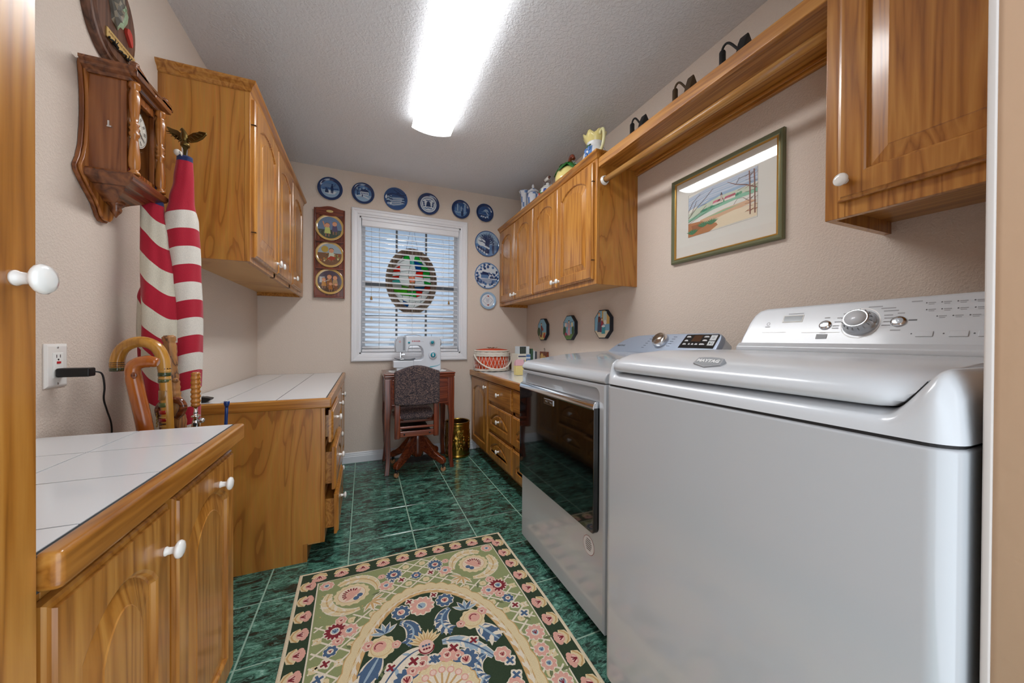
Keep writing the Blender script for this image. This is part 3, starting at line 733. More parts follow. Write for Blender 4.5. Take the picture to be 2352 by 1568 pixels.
# ---------------------------------------------------------------- right near wall cabinet, shelf, rod
cz = thing('wall_cabinet', (XR, 0.385, 1.38), 'oak wall cabinet with square raised panel door hanging over the washing machine', 'cabinet', 'oak cabinets')
YA, YB, ZB, ZT, XF = 0.184, 0.582, 1.383, 2.10, 1.202
g = MB(); g.box(XF+0.02, YB-0.018, ZB, XR, YB, ZT); obj('end_panel', g, M['oak_z'], cz)
g = MB(); g.box(XF, YB-0.045, ZB, XF+0.02, YB, ZT); g.box(XF, YA, ZB, XF+0.02, YA+0.04, ZT); g.box(XF, YA+0.04, ZB, XF+0.02, YB-0.045, ZB+0.05); g.box(XF, YA+0.04, ZT-0.04, XF+0.02, YB-0.045, ZT); obj('face_frame', g, M['oak_z'], cz, 0.0015)
g = MB(); g.box(XF+0.02, YA, ZB+0.036, XR, YB-0.018, ZB+0.05); obj('bottom_panel', g, M['oak_y'], cz)
g = MB(); g.box(XF+0.02, YA, ZT-0.014, XR, YB-0.018, ZT); obj('top_panel', g, M['oak_y'], cz)
door(cz, '-x', XF-0.001, 0.19, 0.548, ZB+0.04, ZT-0.03, knob=(0.528, ZB+0.09), rise=0.0, stile=0.058, bot=0.062)
sh = thing('shelf', (XR, 1.13, 2.03), 'long oak shelf with deep front rail between the two wall cabinets', 'shelf')
Y0, Y1 = 0.583, 1.6835
g = MB(); g.box(1.236, Y0, 2.036, 1.258, Y1, 2.090); obj('front_rail', g, M['oak_y'], sh, 0.004, 3)
g = MB(); g.box(1.258, Y0, 2.062, XR-0.0005, Y1, 2.080); obj('shelf_board', g, M['oak_y'], sh)
g = MB(); g.box(1.505, Y0, 2.034, XR-0.0005, Y1, 2.062); g.box(1.495, Y0, 2.045, 1.506, Y1, 2.062); obj('wall_cleat', g, M['oak_y'], sh, 0.003)
rd = thing('closet_rod', (1.276, 1.13, 1.967), 'round wooden hanging rod below the oak shelf', 'rod')
g = MB(); g.tube([(1.276, Y0+0.002, 1.967), (1.276, 1.1, 1.966), (1.276, Y1-0.003, 1.967)], 0.0165, 18); obj('pole', g, wood('rod_wood', rgb(150, 100, 46), rgb(178, 128, 66), rgb(196, 150, 88), 'y', 0.35, 0.2), rd)
for yy, s_ in ((Y1-0.0005, -1), (Y0+0.0005, 1)):
    g = MB(); g.lathe([(0.027, 0), (0.027, s_*0.003), (0.024, s_*0.006), (0.022, s_*0.018), (0.0185, s_*0.018), (0.0185, s_*0.004)], (1.276, yy, 1.967), 'y', 24); obj('socket', g, M['knob'], rd)
# ================================================================== APPLIANCES
def rrect(x0, y0, x1, y1, r, n=5, corners=(1, 1, 1, 1)):
    pts = []
    for (cx, cy, a0, on) in ((x0+r, y0+r, PI, corners[0]), (x1-r, y0+r, 1.5*PI, corners[1]), (x1-r, y1-r, 0, corners[2]), (x0+r, y1-r, PI/2, corners[3])):
        if not on:
            pts.append((x0 if cx < (x0+x1)/2 else x1, y0 if cy < (y0+y1)/2 else y1)); continue
        for k in range(n+1):
            a = a0+PI/2*k/n; pts.append((cx+r*math.cos(a), cy+r*math.sin(a)))
    return pts
def sstep(a, b, x):
    t_ = min(1, max(0, (x-a)/(b-a))); return t_*t_*(3-2*t_)
def yrot(n): return Vector((0, 1, 0)).rotation_difference(Vector(n)).to_euler()
M['lgrey'] = plain('light_grey_print', rgb(150, 152, 155), 0.5)
M['dgrey'] = plain('grey_print', rgb(96, 98, 102), 0.5)
M['lcd'] = plain('grey_display', rgb(104, 108, 110), 0.15, coat=0.5)
M['knob_s'] = plain('satin_silver', rgb(205, 208, 212), 0.22, metal=0.85)
M['wtext'] = plain('white_print', rgb(225, 225, 225), 0.5)

# ---------------------------------------------------------------- washing machine
WX, WY0, WY1 = 0.676, 0.186, 0.884
wm = thing('washing_machine', (1.06, 0.535, 0), 'white top loading washing machine with grey shield badge on its lid, in the foreground', 'washing machine')
g = MB(); g.prism(rrect(WX, WY0, 1.45, WY1, 0.032, 7), 0.028, 0.909, smooth=True); obj('body', g, M['appl'], wm, 0.006, 3)
g = MB(); g.prism(rrect(WX+0.004, WY0+0.004, 1.446, WY1-0.004, 0.03, 7), 0.905, 0.9155); obj('seam', g, M['seam'], wm)
for fx in (WX+0.06, 1.40):
    for fy in (WY0+0.06, WY1-0.06):
        g = MB(); g.lathe([(0.022, 0), (0.022, 0.012), (0.012, 0.014), (0.012, 0.03)], (fx, fy, 0), n=12); obj('foot', g, M['black'], wm)
def deck_h(x, y):
    lid = sstep(0.200, 0.262, y)*(1-sstep(0.850, 0.882, y))
    back = sstep(1.10, 1.2, x)
    top = 1.016-0.068*lid*(1-back)-0.006*back
    q = lambda d, w_: (1-(1-min(1, max(0, d/w_)))**2.4)**(1/2.4)
    k = q(x-WX, 0.055)*q(y-WY0, 0.035)*q(WY1-y, 0.035)
    return 0.914+(top-0.914)*k
xs = [WX+(1.45-WX)*((k/34)**1.7) for k in range(35)]
ys = [WY0+0.10*(k/22) for k in range(23)]+[WY0+0.10+0.55*k/12 for k in range(1, 13)]+[0.836+0.048*k/14 for k in range(1, 15)]
def corner_pull(x, y):
    r = 0.032
    for cx, cy, sx_, sy_ in ((WX+r, WY0+r, -1, -1), (WX+r, WY1-r, -1, 1)):
        dx, dy = (x-cx)*sx_, (y-cy)*sy_
        if dx > 0 and dy > 0:
            mx_ = max(dx, dy); d = math.hypot(dx, dy); s_ = mx_/d if d else 1
            return cx+sx_*dx*s_, cy+sy_*dy*s_
    return x, y
g = MB(); vs = []
for x in xs:
    for y in ys:
        px, py = corner_pull(x, y); vs.append((px, py, deck_h(x, y)))
ny = len(ys)
fs = [(i*ny+j, i*ny+j+1, (i+1)*ny+j+1, (i+1)*ny+j) for i in range(len(xs)-1) for j in range(ny-1)]
g.add(vs, fs, smooth=True)
obj('deck', g, M['appl_p'], wm)
st = [0.238+0.0*k for k in range(1)]
secs = []
prof = [(1.20, 0.957), (0.78, 0.953), (0.705, 0.950), (0.690, 0.953), (0.684, 0.961), (0.686, 0.970), (0.694, 0.981), (0.712, 0.991), (0.750, 1.002), (0.90, 1.012), (1.19, 1.014), (1.20, 1.010)]
yst = [0.226, 0.230, 0.236, 0.245, 0.256, 0.270, 0.290, 0.32, 0.45, 0.6, 0.75, 0.81, 0.835, 0.850, 0.862, 0.870, 0.876]
for y in yst:
    e = max(1-sstep(0.218, 0.30, y), sstep(0.838, 0.880, y))
    row = []
    for x, z in prof:
        px = x+(0.03*e*e if x < 0.9 else 0); topz = 1.005+0.009*min(1, max(0, (px-0.745)/0.4))
        zb = z if z > 0.978 else min(topz-0.003, max(z, deck_h(px, y)+0.003))
        row.append((px, y, zb))
    secs.append(row)
g = MB(); g.loops(secs, closed=True, caps=True, smooth=True); obj('lid', g, M['appl_p'], wm)
# shield badge on the lid front
bx, bz = 0.716, 0.9955
Mb = frame_mat(Vector((bx, 0.562, bz))-wm.location, (0, -1, 0), (0.80, 0, 0.60))
def BF(a, b_, h, o=Vector((bx, 0.562, bz))):
    q = Mb @ Vector((a, b_, h)); return tuple(q+wm.location)
sh_ = [(-0.032, 0.013), (-0.017, 0.016), (0, 0.017), (0.017, 0.016), (0.032, 0.013), (0.034, -0.008), (0, -0.019), (-0.034, -0.008)]
g = MB(); g.prism(sh_, -0.010, 0.0035, BF); bd = obj('badge', g, M['lgrey'], wm, 0.0008)
p = Print(BF); p.poly([(a*0.88, b_*0.8) for a, b_ in sh_], rgb(140, 143, 146), 21); p.build('badge_face', M['paint'], bd)
text('lettering', 'MAYTAG', 0.0135, M['wtext'], bd, Mb @ Matrix.Translation((0, 0.001, 0.0043)), 0.0004, 0.0004)
# control console
def WF(a, b_, h): return (1.27+0.53*b_-0.883*h, a, 1.008+b_+0.468*h)
nW = Vector((-0.883, 0, 0.468))
out = [(0.884, 0), (0.880, 0.05), (0.872, 0.105), (0.863, 0.132), (0.848, 0.148), (0.825, 0.155), (0.60, 0.158), (0.19, 0.162), (0.188, 0.0)]
g = MB(); g.prism(out, 0.0, -0.085, WF); con = obj('console', g, M['appl_p'], wm, 0.007, 3)
g = MB(); inn = [(0.872, 0.012), (0.868, 0.05), (0.860, 0.102), (0.852, 0.128), (0.840, 0.141), (0.822, 0.147), (0.60, 0.150), (0.198, 0.154), (0.196, 0.012)]
g.prism(inn, 0.0, 0.0035, WF); obj('control_panel', g, M['appl_p'], wm, 0.003, 2)
g = MB(); g.prism([(1.262, 1.004), (1.252, 1.012), (1.254, 1.026), (1.27, 1.04), (1.29, 1.03), (1.29, 1.004)], 0.192, 0.874, lambda a, b_, h: (a, h, b_), smooth=True); obj('lower_lip', g, M['appl_p'], wm, 0.004, 2)
g = MB(); g.prism([(1.255, 0.999), (1.255, 1.0055), (1.4, 1.0055), (1.4, 0.999)], 0.19, 0.88, lambda a, b_, h: (a, h, b_)); obj('console_seam', g, M['seam'], wm)
def lathe_on(name, prof, F, nrm, a, b_, mat, par, n=28, h=0.0035):
    g = MB(); g.lathe(prof, (0, 0, 0), 'y', n)
    return obj(name, g, mat, par, local=Vector(F(a, b_, h))-org(par), rot=yrot(nrm))
kb = lathe_on('dial', [(0.040, -0.001), (0.040, 0.002), (0.037, 0.006), (0.0335, 0.012), (0.031, 0.022), (0.029, 0.028), (0.027, 0.031)], WF, nW, 0.549, 0.088, M['knob_s'], wm, 36)
g = MB(); g.lathe([(0.0245, 0.0312), (0.0245, 0.0325), (0.001, 0.0335)], (0, 0, 0), 'y', 32); obj('dial_cap', g, M['appl_p'], kb, local=(0, 0, 0))
for k in range(16):
    a = 2*PI*k/16; g = MB(); g.box(-0.0008, 0.013, 0.031, 0.0008, 0.026, 0.0328); r_ = obj('ridge', g, M['lgrey'], kb, local=(0, 0, 0)); r_.rotation_euler = (0, a, 0)
for a, b_ in ((0.631, 0.085), (0.470, 0.089)):
    lathe_on('button', [(0.0155, 0), (0.0155, 0.003), (0.0135, 0.0035), (0.012, 0.006), (0.010, 0.0065), (0.001, 0.006)], WF, nW, a, b_, M['chrome'], wm)
g = MB(); g.prism([(0.757, 0.098), (0.757, 0.122), (0.697, 0.122), (0.697, 0.098)], 0.0035, 0.0045, WF); obj('display_frame', g, M['white'], wm)
g = MB(); g.prism([(0.754, 0.101), (0.754, 0.119), (0.700, 0.119), (0.700, 0.101)], 0.0045, 0.005, WF); obj('display', g, M['lcd'], wm)
p = Print(lambda a, b_, h: WF(a, b_, 0.0037+h)); gp = rgb(150, 152, 156); gd = rgb(90, 92, 96)
def dash(a, b_, ln, col=gp, th=0.0028): p.rect(a, b_-th/2, a-ln, b_+th/2, col, 1)
dash(0.745, 0.127, 0.045); p.ring(0.80, 0.095, 0.004, 0.006, gp, 1, 12); dash(0.808, 0.085, 0.016)
for q, (a, b_) in enumerate(((0.606, 0.075), (0.606, 0.082), (0.604, 0.094), (0.600, 0.106), (0.588, 0.118), (0.575, 0.126))): dash(a+0.006, b_, 0.016)
for q, (a, b_) in enumerate(((0.540, 0.134), (0.512, 0.128), (0.505, 0.120), (0.502, 0.108), (0.500, 0.100), (0.500, 0.090), (0.502, 0.080))): dash(a, b_, 0.03 if q < 3 else 0.018)
p.ring(0.549, 0.088, 0.0415, 0.0435, rgb(250, 250, 250), 1, 40)
dash(0.638, 0.108, 0.014); dash(0.640, 0.062, 0.016); dash(0.476, 0.112, 0.014); dash(0.482, 0.066, 0.020)
dash(0.455, 0.142, 0.020); dash(0.452, 0.092, 0.016, gd, 0.0034)
for (b_, a0) in ((0.136, 0.427), (0.118, 0.424), (0.100, 0.403)):
    for k in range(6):
        a = a0-0.0262*k
        if a < 0.2: continue
        p.disc(a, b_, 0.0016, gd, 1, 8); dash(a-0.003, b_, 0.013, gp, 0.0022); dash(a-0.004, b_-0.004, 0.010, gp, 0.0016)
for a in (0.440, 0.385, 0.338): p.disc(a, 0.056, 0.0017, gd, 1, 8)
p.rect(0.812, 0.064, 0.735, 0.0655, rgb(250, 250, 250), 1); p.rect(0.69, 0.062, 0.59, 0.0635, rgb(250, 250, 250), 1)
p.build('panel_print', M['paint'], con)
for a in (0.418, 0.362, 0.318):
    g = MB(); g.prism([(a+0.014, 0.048), (a+0.014, 0.062), (a-0.016, 0.062), (a-0.016, 0.048)], 0.0035, 0.0055, WF); obj('button', g, M['appl_p'], wm, 0.001)
g = MB(); g.prism([(0.646, 0.043), (0.646, 0.057), (0.618, 0.057), (0.618, 0.043)], 0.0035, 0.005, WF); obj('console_badge', g, M['lgrey'], wm, 0.0008)

# ---------------------------------------------------------------- dryer
DX, DY0, DY1 = 0.757, 0.986, 1.666
dr = thing('dryer', (1.1, 1.326, 0), 'white clothes dryer with black glass front door and silver console', 'dryer')
g = MB(); g.prism(rrect(DX+0.014, DY0, 1.45, DY1, 0.006, 3), 0.03, 0.892, smooth=True); obj('body', g, M['appl'], dr)
opn = rrect(1.014, 0.360, 1.657, 0.878, 0.03, 6); 
def outer_of(pts, a0, b0, a1, b1):
    ca, cb_ = (a0+a1)/2, (b0+b1)/2; o_ = []
    for a, b_ in pts:
        dx, dy = a-ca, b_-cb_; s_ = min(((a1-a0)/2)/abs(dx) if dx else 9e9, ((b1-b0)/2)/abs(dy) if dy else 9e9); o_.append((ca+dx*s_, cb_+dy*s_))
    return o_
oo = outer_of(opn, DY0, 0.03, DY1, 0.892)
# snap the four outer corners
for cpt in ((DY0, 0.03), (DY1, 0.03), (DY1, 0.892), (DY0, 0.892)):
    k = min(range(len(oo)), key=lambda i: (oo[i][0]-cpt[0])**2+(oo[i][1]-cpt[1])**2); oo[k] = cpt
oi_ = [(1.3355+(a-1.3355)*0.985, 0.619+(b_-0.619)*0.985) for a, b_ in oo]
op2 = [(1.3355+(a-1.3355)*0.985, 0.619+(b_-0.619)*0.975) for a, b_ in opn]
g = MB(); Q = lambda lp, x: [(x, a, b_) for a, b_ in lp]
g.loops([Q(oo, DX+0.015), Q(oo, DX+0.006), Q(oi_, DX), Q(opn, DX), Q(op2, DX+0.012), Q(op2, DX+0.0145)], caps=False, smooth=False)
obj('front_panel', g, M['appl'], dr)
tp = [(DX+0.004, 0.894), (DX-0.002, 0.900), (DX+0.000, 0.914), (DX+0.010, 0.928), (DX+0.030, 0.937), (0.84, 0.944), (1.0, 0.966), (1.15, 0.977), (1.30, 0.984), (1.45, 0.984), (1.45, 0.894)]
g = MB(); g.prism(tp, DY0, DY1, lambda a, b_, h: (a, h, b_), smooth=True); obj('top', g, M['appl'], dr, 0.006, 3)
g = MB(); g.box(DX+0.006, DY0+0.003, 0.888, 1.44, DY1-0.003, 0.896); obj('seam', g, M['seam'], dr)
for fx in (DX+0.06, 1.40):
    for fy in (DY0+0.06, DY1-0.06):
        g = MB(); g.lathe([(0.02, 0), (0.02, 0.012), (0.011, 0.014), (0.011, 0.032)], (fx, fy, 0), n=12); obj('foot', g, M['black'], dr)
dd = MB(); dpl = rrect(1.018, 0.366, 1.653, 0.812, 0.012, 4)
dd.prism(dpl, 0.771, 0.736, lambda a, b_, h: (h, a, b_)); do = obj('door', dd, M['bglass'], dr, 0.004, 3)
hp = [(0.772, 0.800), (0.7345, 0.800), (0.733, 0.806), (0.738, 0.822), (0.748, 0.829), (0.758, 0.829), (0.765, 0.818), (0.772, 0.818)]
g = MB(); g.prism(hp, 1.020, 1.651, lambda a, b_, h: (a, h, b_), smooth=False); obj('handle_strip', g, M['chrome'], do, 0.002, 2)
Md = frame_mat(Vector((0.7355, 1.342, 0.776))-dr.location, (0, -1, 0), (0, 0, 1))
g = MB(); g.box(0.733, 1.300, 0.764, 0.7365, 1.384, 0.788); bdg = obj('badge', g, M['chrome'], do, 0.001)
g = MB(); g.box(0.7325, 1.304, 0.7675, 0.7332, 1.380, 0.7845); obj('badge_face', g, M['bglass'], bdg)
text('lettering', 'MAYTAG', 0.0165, M['chrome'], bdg, Matrix.Translation((-0.0034, 0, -0.0004)) @ Md, 0.0005, 0.0003)
p = Print(lambda a, b_, h: (DX-0.0006-h, a, b_))
p.disc(1.073, 0.297, 0.034, rgb(150, 60, 60), 0, 32, 0.034); p.disc(1.073, 0.297, 0.0325, rgb(226, 226, 228), 1, 32, 0.0325)
for q in range(6): p.rect(1.073-0.020+0.003*abs(q-2.5), 0.316-q*0.0072, 1.073+0.020-0.003*abs(q-2.5), 0.3195-q*0.0072, rgb(110, 110, 112), 2)
p.build('sticker', M['paint'], dr)
def DF(a, b_, h): return (1.285+0.75*b_-0.8*h, a, 0.982+b_+0.6*h)
nD = Vector((-0.8, 0, 0.6))
out = [(1.655, 0.0), (1.63, 0.022), (1.60, 0.045), (1.57, 0.065), (1.53, 0.080), (1.48, 0.089), (1.40, 0.093), (1.25, 0.096), (1.08, 0.097), (1.02, 0.096), (0.999, 0.088), (0.992, 0.07), (0.990, 0.0)]
g = MB(); g.prism(out, 0.0, -0.03, DF); dc = obj('console', g, M['silver'], dr, 0.006, 3)
g = MB(); g.prism([(a*0.995+0.006, b_*0.97) for a, b_ in out], -0.03, -0.08, DF); obj('console_back', g, M['appl_p'], dr, 0.004, 2)
dk = lathe_on('dial', [(0.040, -0.001), (0.040, 0.003), (0.038, 0.008), (0.037, 0.020), (0.034, 0.024), (0.032, 0.025)], DF, nD, 1.302, 0.060, M['chrome'], dr, 36, 0.0)
M['bronze_disp'] = plain('amber_display', rgb(92, 64, 44), 0.2, metal=0.6)
g = MB(); g.lathe([(0.030, 0.0252), (0.030, 0.0262), (0.001, 0.0265)], (0, 0, 0), 'y', 32); obj('dial_cap', g, plain('chrome_brown_reflection', rgb(160, 146, 132), 0.25, metal=0.8), dk, local=(0, 0, 0))  # chrome cap; its brown tint is a reflection put into the base colour
pnl = [(1.182, 0.030), (1.170, 0.086), (1.166, 0.089), (1.012, 0.089), (1.006, 0.084), (1.008, 0.030)]
g = MB(); g.prism(pnl, 0.0, 0.0012, DF); pn_ = obj('touch_panel', g, M['bglass'], dr)
g = MB(); g.prism([(1.130, 0.058), (1.124, 0.085), (1.082, 0.085), (1.084, 0.058)], 0.0012, 0.0017, DF); obj('display', g, M['bronze_disp'], dr)
p = Print(lambda a, b_, h: DF(a, b_, 0.0014+h)); wt = rgb(215, 216, 220)
for a, b_, ln in ((1.162, 0.079, 0.022), (1.164, 0.062, 0.018), (1.166, 0.047, 0.018), (1.074, 0.079, 0.024), (1.074, 0.063, 0.022), (1.082, 0.047, 0.026), (1.138, 0.047, 0.010), (1.122, 0.047, 0.012), (1.104, 0.047, 0.014)):
    p.rect(a, b_-0.0028, a-ln, b_+0.0006, wt, 1); p.rect(a-0.002, b_+0.0016, a-ln*0.8, b_+0.0034, wt, 1)
for b0, b1 in ((0.042, 0.060), (0.063, 0.085)): p.poly([(1.043, b0), (1.043, b1), (1.014, b1), (1.014, b0)], rgb(200, 204, 208), 1)
p.poly([(1.036, 0.047), (1.036, 0.055), (1.028, 0.051)], rgb(40, 40, 44), 2); p.rect(1.024, 0.047, 1.022, 0.055, rgb(40, 40, 44), 2)
p.ring(1.0285, 0.074, 0.003, 0.0042, rgb(60, 60, 64), 2, 14)
p.build('panel_print', M['paint'], pn_)
p = Print(lambda a, b_, h: DF(a, b_, 0.0004+h)); gp = rgb(96, 104, 116)
for q in range(6): p.rect(1.376+q*0.006, 0.078-q*0.0105, 1.360+q*0.006, 0.0805-q*0.0105, gp, 1)
for q in range(5): p.rect(1.238+q*0.004, 0.078-q*0.0105, 1.218+q*0.004, 0.0805-q*0.0105, gp, 1)
p.build('dial_print', M['paint'], dc)
text('lettering', 'MAYTAG', 0.0150, M['dgrey'], dc, Matrix.Translation(-dr.location) @ frame_mat(DF(1.565, 0.034, 0.0008), (0, -1, 0), (0.6, 0, 0.8)), 0.0002, 0.0002, 0.1)
# ================================================================== FAR END: sewing table, chair, can, basket
def smooth_path(pts, n=6):
    out = []; P_ = [Vector(p) for p in pts]
    for i in range(len(P_)-1):
        p0, p1, p2, p3 = P_[max(0, i-1)], P_[i], P_[i+1], P_[min(len(P_)-1, i+2)]
        for k in range(n):
            t = k/n
            out.append(0.5*((2*p1)+(p2-p0)*t+(2*p0-5*p1+4*p2-p3)*t*t+(3*p1-p0-3*p2+p3)*t**3))
    out.append(P_[-1]); return out
def lerp_list(v, n):
    out = []
    for i in range(len(v)-1):
        for k in range(n): out.append(v[i]+(v[i+1]-v[i])*k/n)
    out.append(v[-1]); return out

ds = thing('sewing_table', (0.41, 3.03, 0), 'reddish wood sewing cabinet table with curved legs beneath the window', 'table')
tx0_, tx1_, ty0_, ty1_ = 0.135, 0.686, 2.828, 3.228
g = MB(); g.box(tx0_, ty0_, 0.764, tx1_, ty1_, 0.7785); obj('tabletop', g, M['cherry_x'], ds, 0.005, 3)
g = MB(); g.box(tx0_+0.003, ty0_+0.003, 0.7445, tx1_-0.003, ty1_, 0.763); obj('lower_leaf', g, M['cherry_x'], ds, 0.006, 3)
g = MB(); g.box(tx0_+0.008, ty0_+0.008, 0.734, tx1_-0.008, ty1_-0.004, 0.7445); obj('moulding', g, M['cherry_x'], ds, 0.003, 2)
for sx in (0, 1):
    for sy in (0, 1):
        cx, cy = (tx0_+0.032 if sx == 0 else tx1_-0.032), (ty0_+0.032 if sy == 0 else ty1_-0.028)
        ox, oy = (-1 if sx == 0 else 1), (-1 if sy == 0 else 1)
        g = MB(); rings = []
        for z, hw2, off in ((0.734, 0.025, 0), (0.60, 0.025, 0), (0.50, 0.024, 0.0), (0.43, 0.022, 0.004), (0.34, 0.020, 0.004), (0.24, 0.0175, 0.0), (0.14, 0.0165, -0.004), (0.06, 0.0165, 0.002), (0.0, 0.0175, 0.008)):
            rings.append([(cx+off*ox+a*hw2, cy+off*oy+b_*hw2, z) for a, b_ in ((-1, -1), (1, -1), (1, 1), (-1, 1))])
        g.loops(rings, smooth=False); obj('leg', g, M['cherry_z'], ds, 0.004, 2)
def apron(ax, a0, a1, fixed, depth):
    n = 16; pts = [(a1, 0.733), (a0, 0.733)]
    for k in range(n+1):
        t = k/n; pts.append((a0+(a1-a0)*t, 0.505+0.020*sstep(0.0, 0.12, min(t, 1-t))+0.006*math.sin(t*PI*4)**2))
    g = MB()
    if ax == 'x': g.prism(pts, fixed, fixed+depth, lambda a, b_, h: (a, h, b_))
    else: g.prism(pts, fixed, fixed+depth, lambda a, b_, h: (h, a, b_))
    return obj('apron', g, M['cherry_x'] if ax == 'x' else M['cherry_z'], ds)
apron('x', tx0_+0.057, tx1_-0.057, ty0_+0.016, 0.016); apron('x', tx0_+0.057, tx1_-0.057, ty1_-0.04, 0.016)
apron('y', ty0_+0.057, ty1_-0.055, tx0_+0.014, 0.016); apron('y', ty0_+0.057, ty1_-0.055, tx1_-0.030, 0.016)
g = MB(); g.box(tx0_+0.058, ty0_+0.008, 0.528, tx1_-0.058, ty0_+0.016, 0.538); obj('bead', g, M['cherry_x'], ds, 0.003, 2)
g = MB(); g.box(tx0_+0.062, ty0_+0.010, 0.545, tx1_-0.062, ty0_+0.016, 0.728); obj('front_door', g, M['cherry_x'], ds, 0.002)

# lace doily
p = Print(lambda a, b_, h: (0.41+a, 3.025+b_, 0.7792+h), 0.0006)
wl = rgb(232, 232, 230)
nn = 60
def lace(k): 
    t = 2*PI*k/nn; r = 1+0.05*math.cos(15*t)
    return (0.232*r*math.copysign(abs(math.cos(t))**0.55, math.cos(t)), 0.142*r*math.copysign(abs(math.sin(t))**0.55, math.sin(t)))
for k in range(nn):
    a, b_ = lace(k), lace(k+1)
    p.poly([(a[0]*0.80, a[1]*0.80), a, b_, (b_[0]*0.80, b_[1]*0.80)], wl, 1)
    if k % 2 == 0: p.disc(a[0]*1.0, a[1]*1.0, 0.009, wl, 2, 8)
p.poly([(lace(k)[0]*0.82, lace(k)[1]*0.82) for k in range(nn)], wl, 1)
o = p.build('lace_doily', M['paint']); setp(o, 'white scalloped lace doily under the sewing machine', 'doily')

# sewing machine
sx0 = 0.221
M['sew'] = plain('sewing_white', rgb(206, 213, 222), 0.25, coat=0.3)
M['sewg'] = plain('sewing_grey', rgb(176, 182, 190), 0.3, coat=0.2)
M['teal'] = plain('teal_plastic', rgb(24, 140, 160), 0.3)
zb = 0.7815; yf, yb2 = 2.955, 3.095
sw_ = thing('sewing_machine', (0.41, 3.02, zb), 'white sewing machine with teal dials on the table', 'sewing machine')
outl = [(0.232, 0.935), (0.226, 0.985), (0.230, 1.030), (0.245, 1.055), (0.275, 1.066), (0.40, 1.069), (0.565, 1.067), (0.583, 1.058), (0.590, 1.035), (0.596, zb), (0.37, zb), (0.37, 0.873), (0.43, 0.874), (0.446, 0.884), (0.452, 0.905), (0.450, 0.935), (0.442, 0.965), (0.425, 0.984), (0.405, 0.990), (0.345, 0.990), (0.334, 0.978), (0.324, 0.938)]
g = MB(); g.prism(outl, yf+0.01, yb2-0.01, lambda a, b_, h: (a, h, b_)); obj('body', g, M['sew'], sw_, 0.008, 3)
hd = [(0.231, 0.936), (0.2255, 0.985), (0.2295, 1.030), (0.2445, 1.056), (0.275, 1.067), (0.312, 1.068), (0.312, 0.9365)]
g = MB(); g.prism(hd, yf+0.004, yf+0.018, lambda a, b_, h: (a, h, b_)); obj('face_plate', g, M['sewg'], sw_, 0.006, 3)
g = MB(); g.box(0.214, yf+0.012, 0.812, 0.372, yb2-0.03, 0.868); obj('free_arm', g, M['sew'], sw_, 0.006, 3)
g = MB(); g.box(0.24, yf+0.02, zb, 0.372, yb2-0.012, 0.812); obj('base', g, M['sew'], sw_, 0.004, 2)
g = MB(); g.prism([(0.226, 0.884), (0.250, 0.873), (0.27, 0.870), (0.355, 0.870), (0.372, 0.874), (0.388, 0.883), (0.388, 0.886), (0.35, 0.876), (0.27, 0.876), (0.226, 0.889)], yf+0.03, yb2-0.04, lambda a, b_, h: (a, h, b_)); obj('needle_plate', g, M['dgrey'], sw_)
g = MB(); g.tube([(0.283, yf+0.055, 0.94), (0.283, yf+0.055, 0.878)], 0.004, 8); g.box(0.279, yf+0.045, 0.916, 0.305, yf+0.058, 0.922); obj('needle_bar', g, M['chrome'], sw_)
g = MB(); g.box(0.268, yf+0.035, 0.878, 0.298, yf+0.075, 0.8815); g.box(0.270, yf+0.052, 0.89, 0.276, yf+0.058, 0.938); obj('presser_foot', g, M['chrome'], sw_, 0.001)
for dx in (0.288, 0.297):
    g = MB(); g.box(dx, yf+0.0025, 0.952, dx+0.0035, yf+0.006, 1.058); obj('thread_slot', g, M['black'], sw_)
def sew_dial(name, x, z, r, mat, cap):
    g = MB(); g.lathe([(r, 0), (r, -0.010), (r*0.9, -0.014), (0.001, -0.0145)], (x, yf+0.012, z), 'y', 28); d = obj(name, g, mat, sw_)
    g = MB(); g.lathe([(r*0.62, -0.0145), (r*0.60, -0.017), (0.001, -0.0175)], (x, yf+0.012, z), 'y', 24); obj('dial_cap', g, cap, d)
    return d
sew_dial('dial', 0.520, 1.018, 0.0215, M['sewg'], M['teal']); d2 = sew_dial('dial', 0.526, 0.913, 0.034, M['sew'], M['teal'])
text('lettering', 'S', 0.030, M['wtext'], d2, Matrix.Translation(-sw_.location) @ frame_mat((0.526, yf-0.006, 0.913), (1, 0, 0), (0, 0, 1)), 0.0003, 0.0012)
p = Print(lambda a, b_, h: (0.526+a, yf-0.0028-h, 0.913+b_))
for k in range(20): p.rect(0.0265*math.cos(2*PI*k/20)-0.0012, 0.0265*math.sin(2*PI*k/20)-0.0015, 0.0265*math.cos(2*PI*k/20)+0.0012, 0.0265*math.sin(2*PI*k/20)+0.0015, rgb(130, 110, 110) if k % 3 else rgb(190, 80, 90), 0)
p.build('dial_print', M['paint'], d2)
g = MB(); g.lathe([(0.027, 0), (0.030, 0.004), (0.030, 0.014), (0.024, 0.018)], (0.588, 3.03, 1.016), 'x', 24); obj('handwheel', g, M['sewg'], sw_)
M['redp'] = plain('red_print', rgb(170, 40, 50), 0.5)
text('lettering', 'SINGER', 0.0165, M['redp'], sw_, Matrix.Translation(-sw_.location) @ frame_mat((0.390, yf+0.0095, 1.026), (1, 0, 0), (0, 0, 1)), 0.0003, 0.0006, 0, 1.25)
p = Print(lambda a, b_, h: (a, yf+0.0092-h, b_), 0.0003)
p.rect(0.425, 1.0225, 0.452, 1.0245, rgb(160, 165, 172), 0)
for q, (za, zc_) in enumerate(((0.815, 0.838), (0.812, 0.832))):
    p.line([(0.50, za-0.004*q), (0.53, za+0.004), (0.56, za+0.008), (0.588, zc_)], [0.004, 0.003, 0.002, 0.001], rgb(60, 170, 190), 1)
p.build('panel_print', M['paint'], sw_)
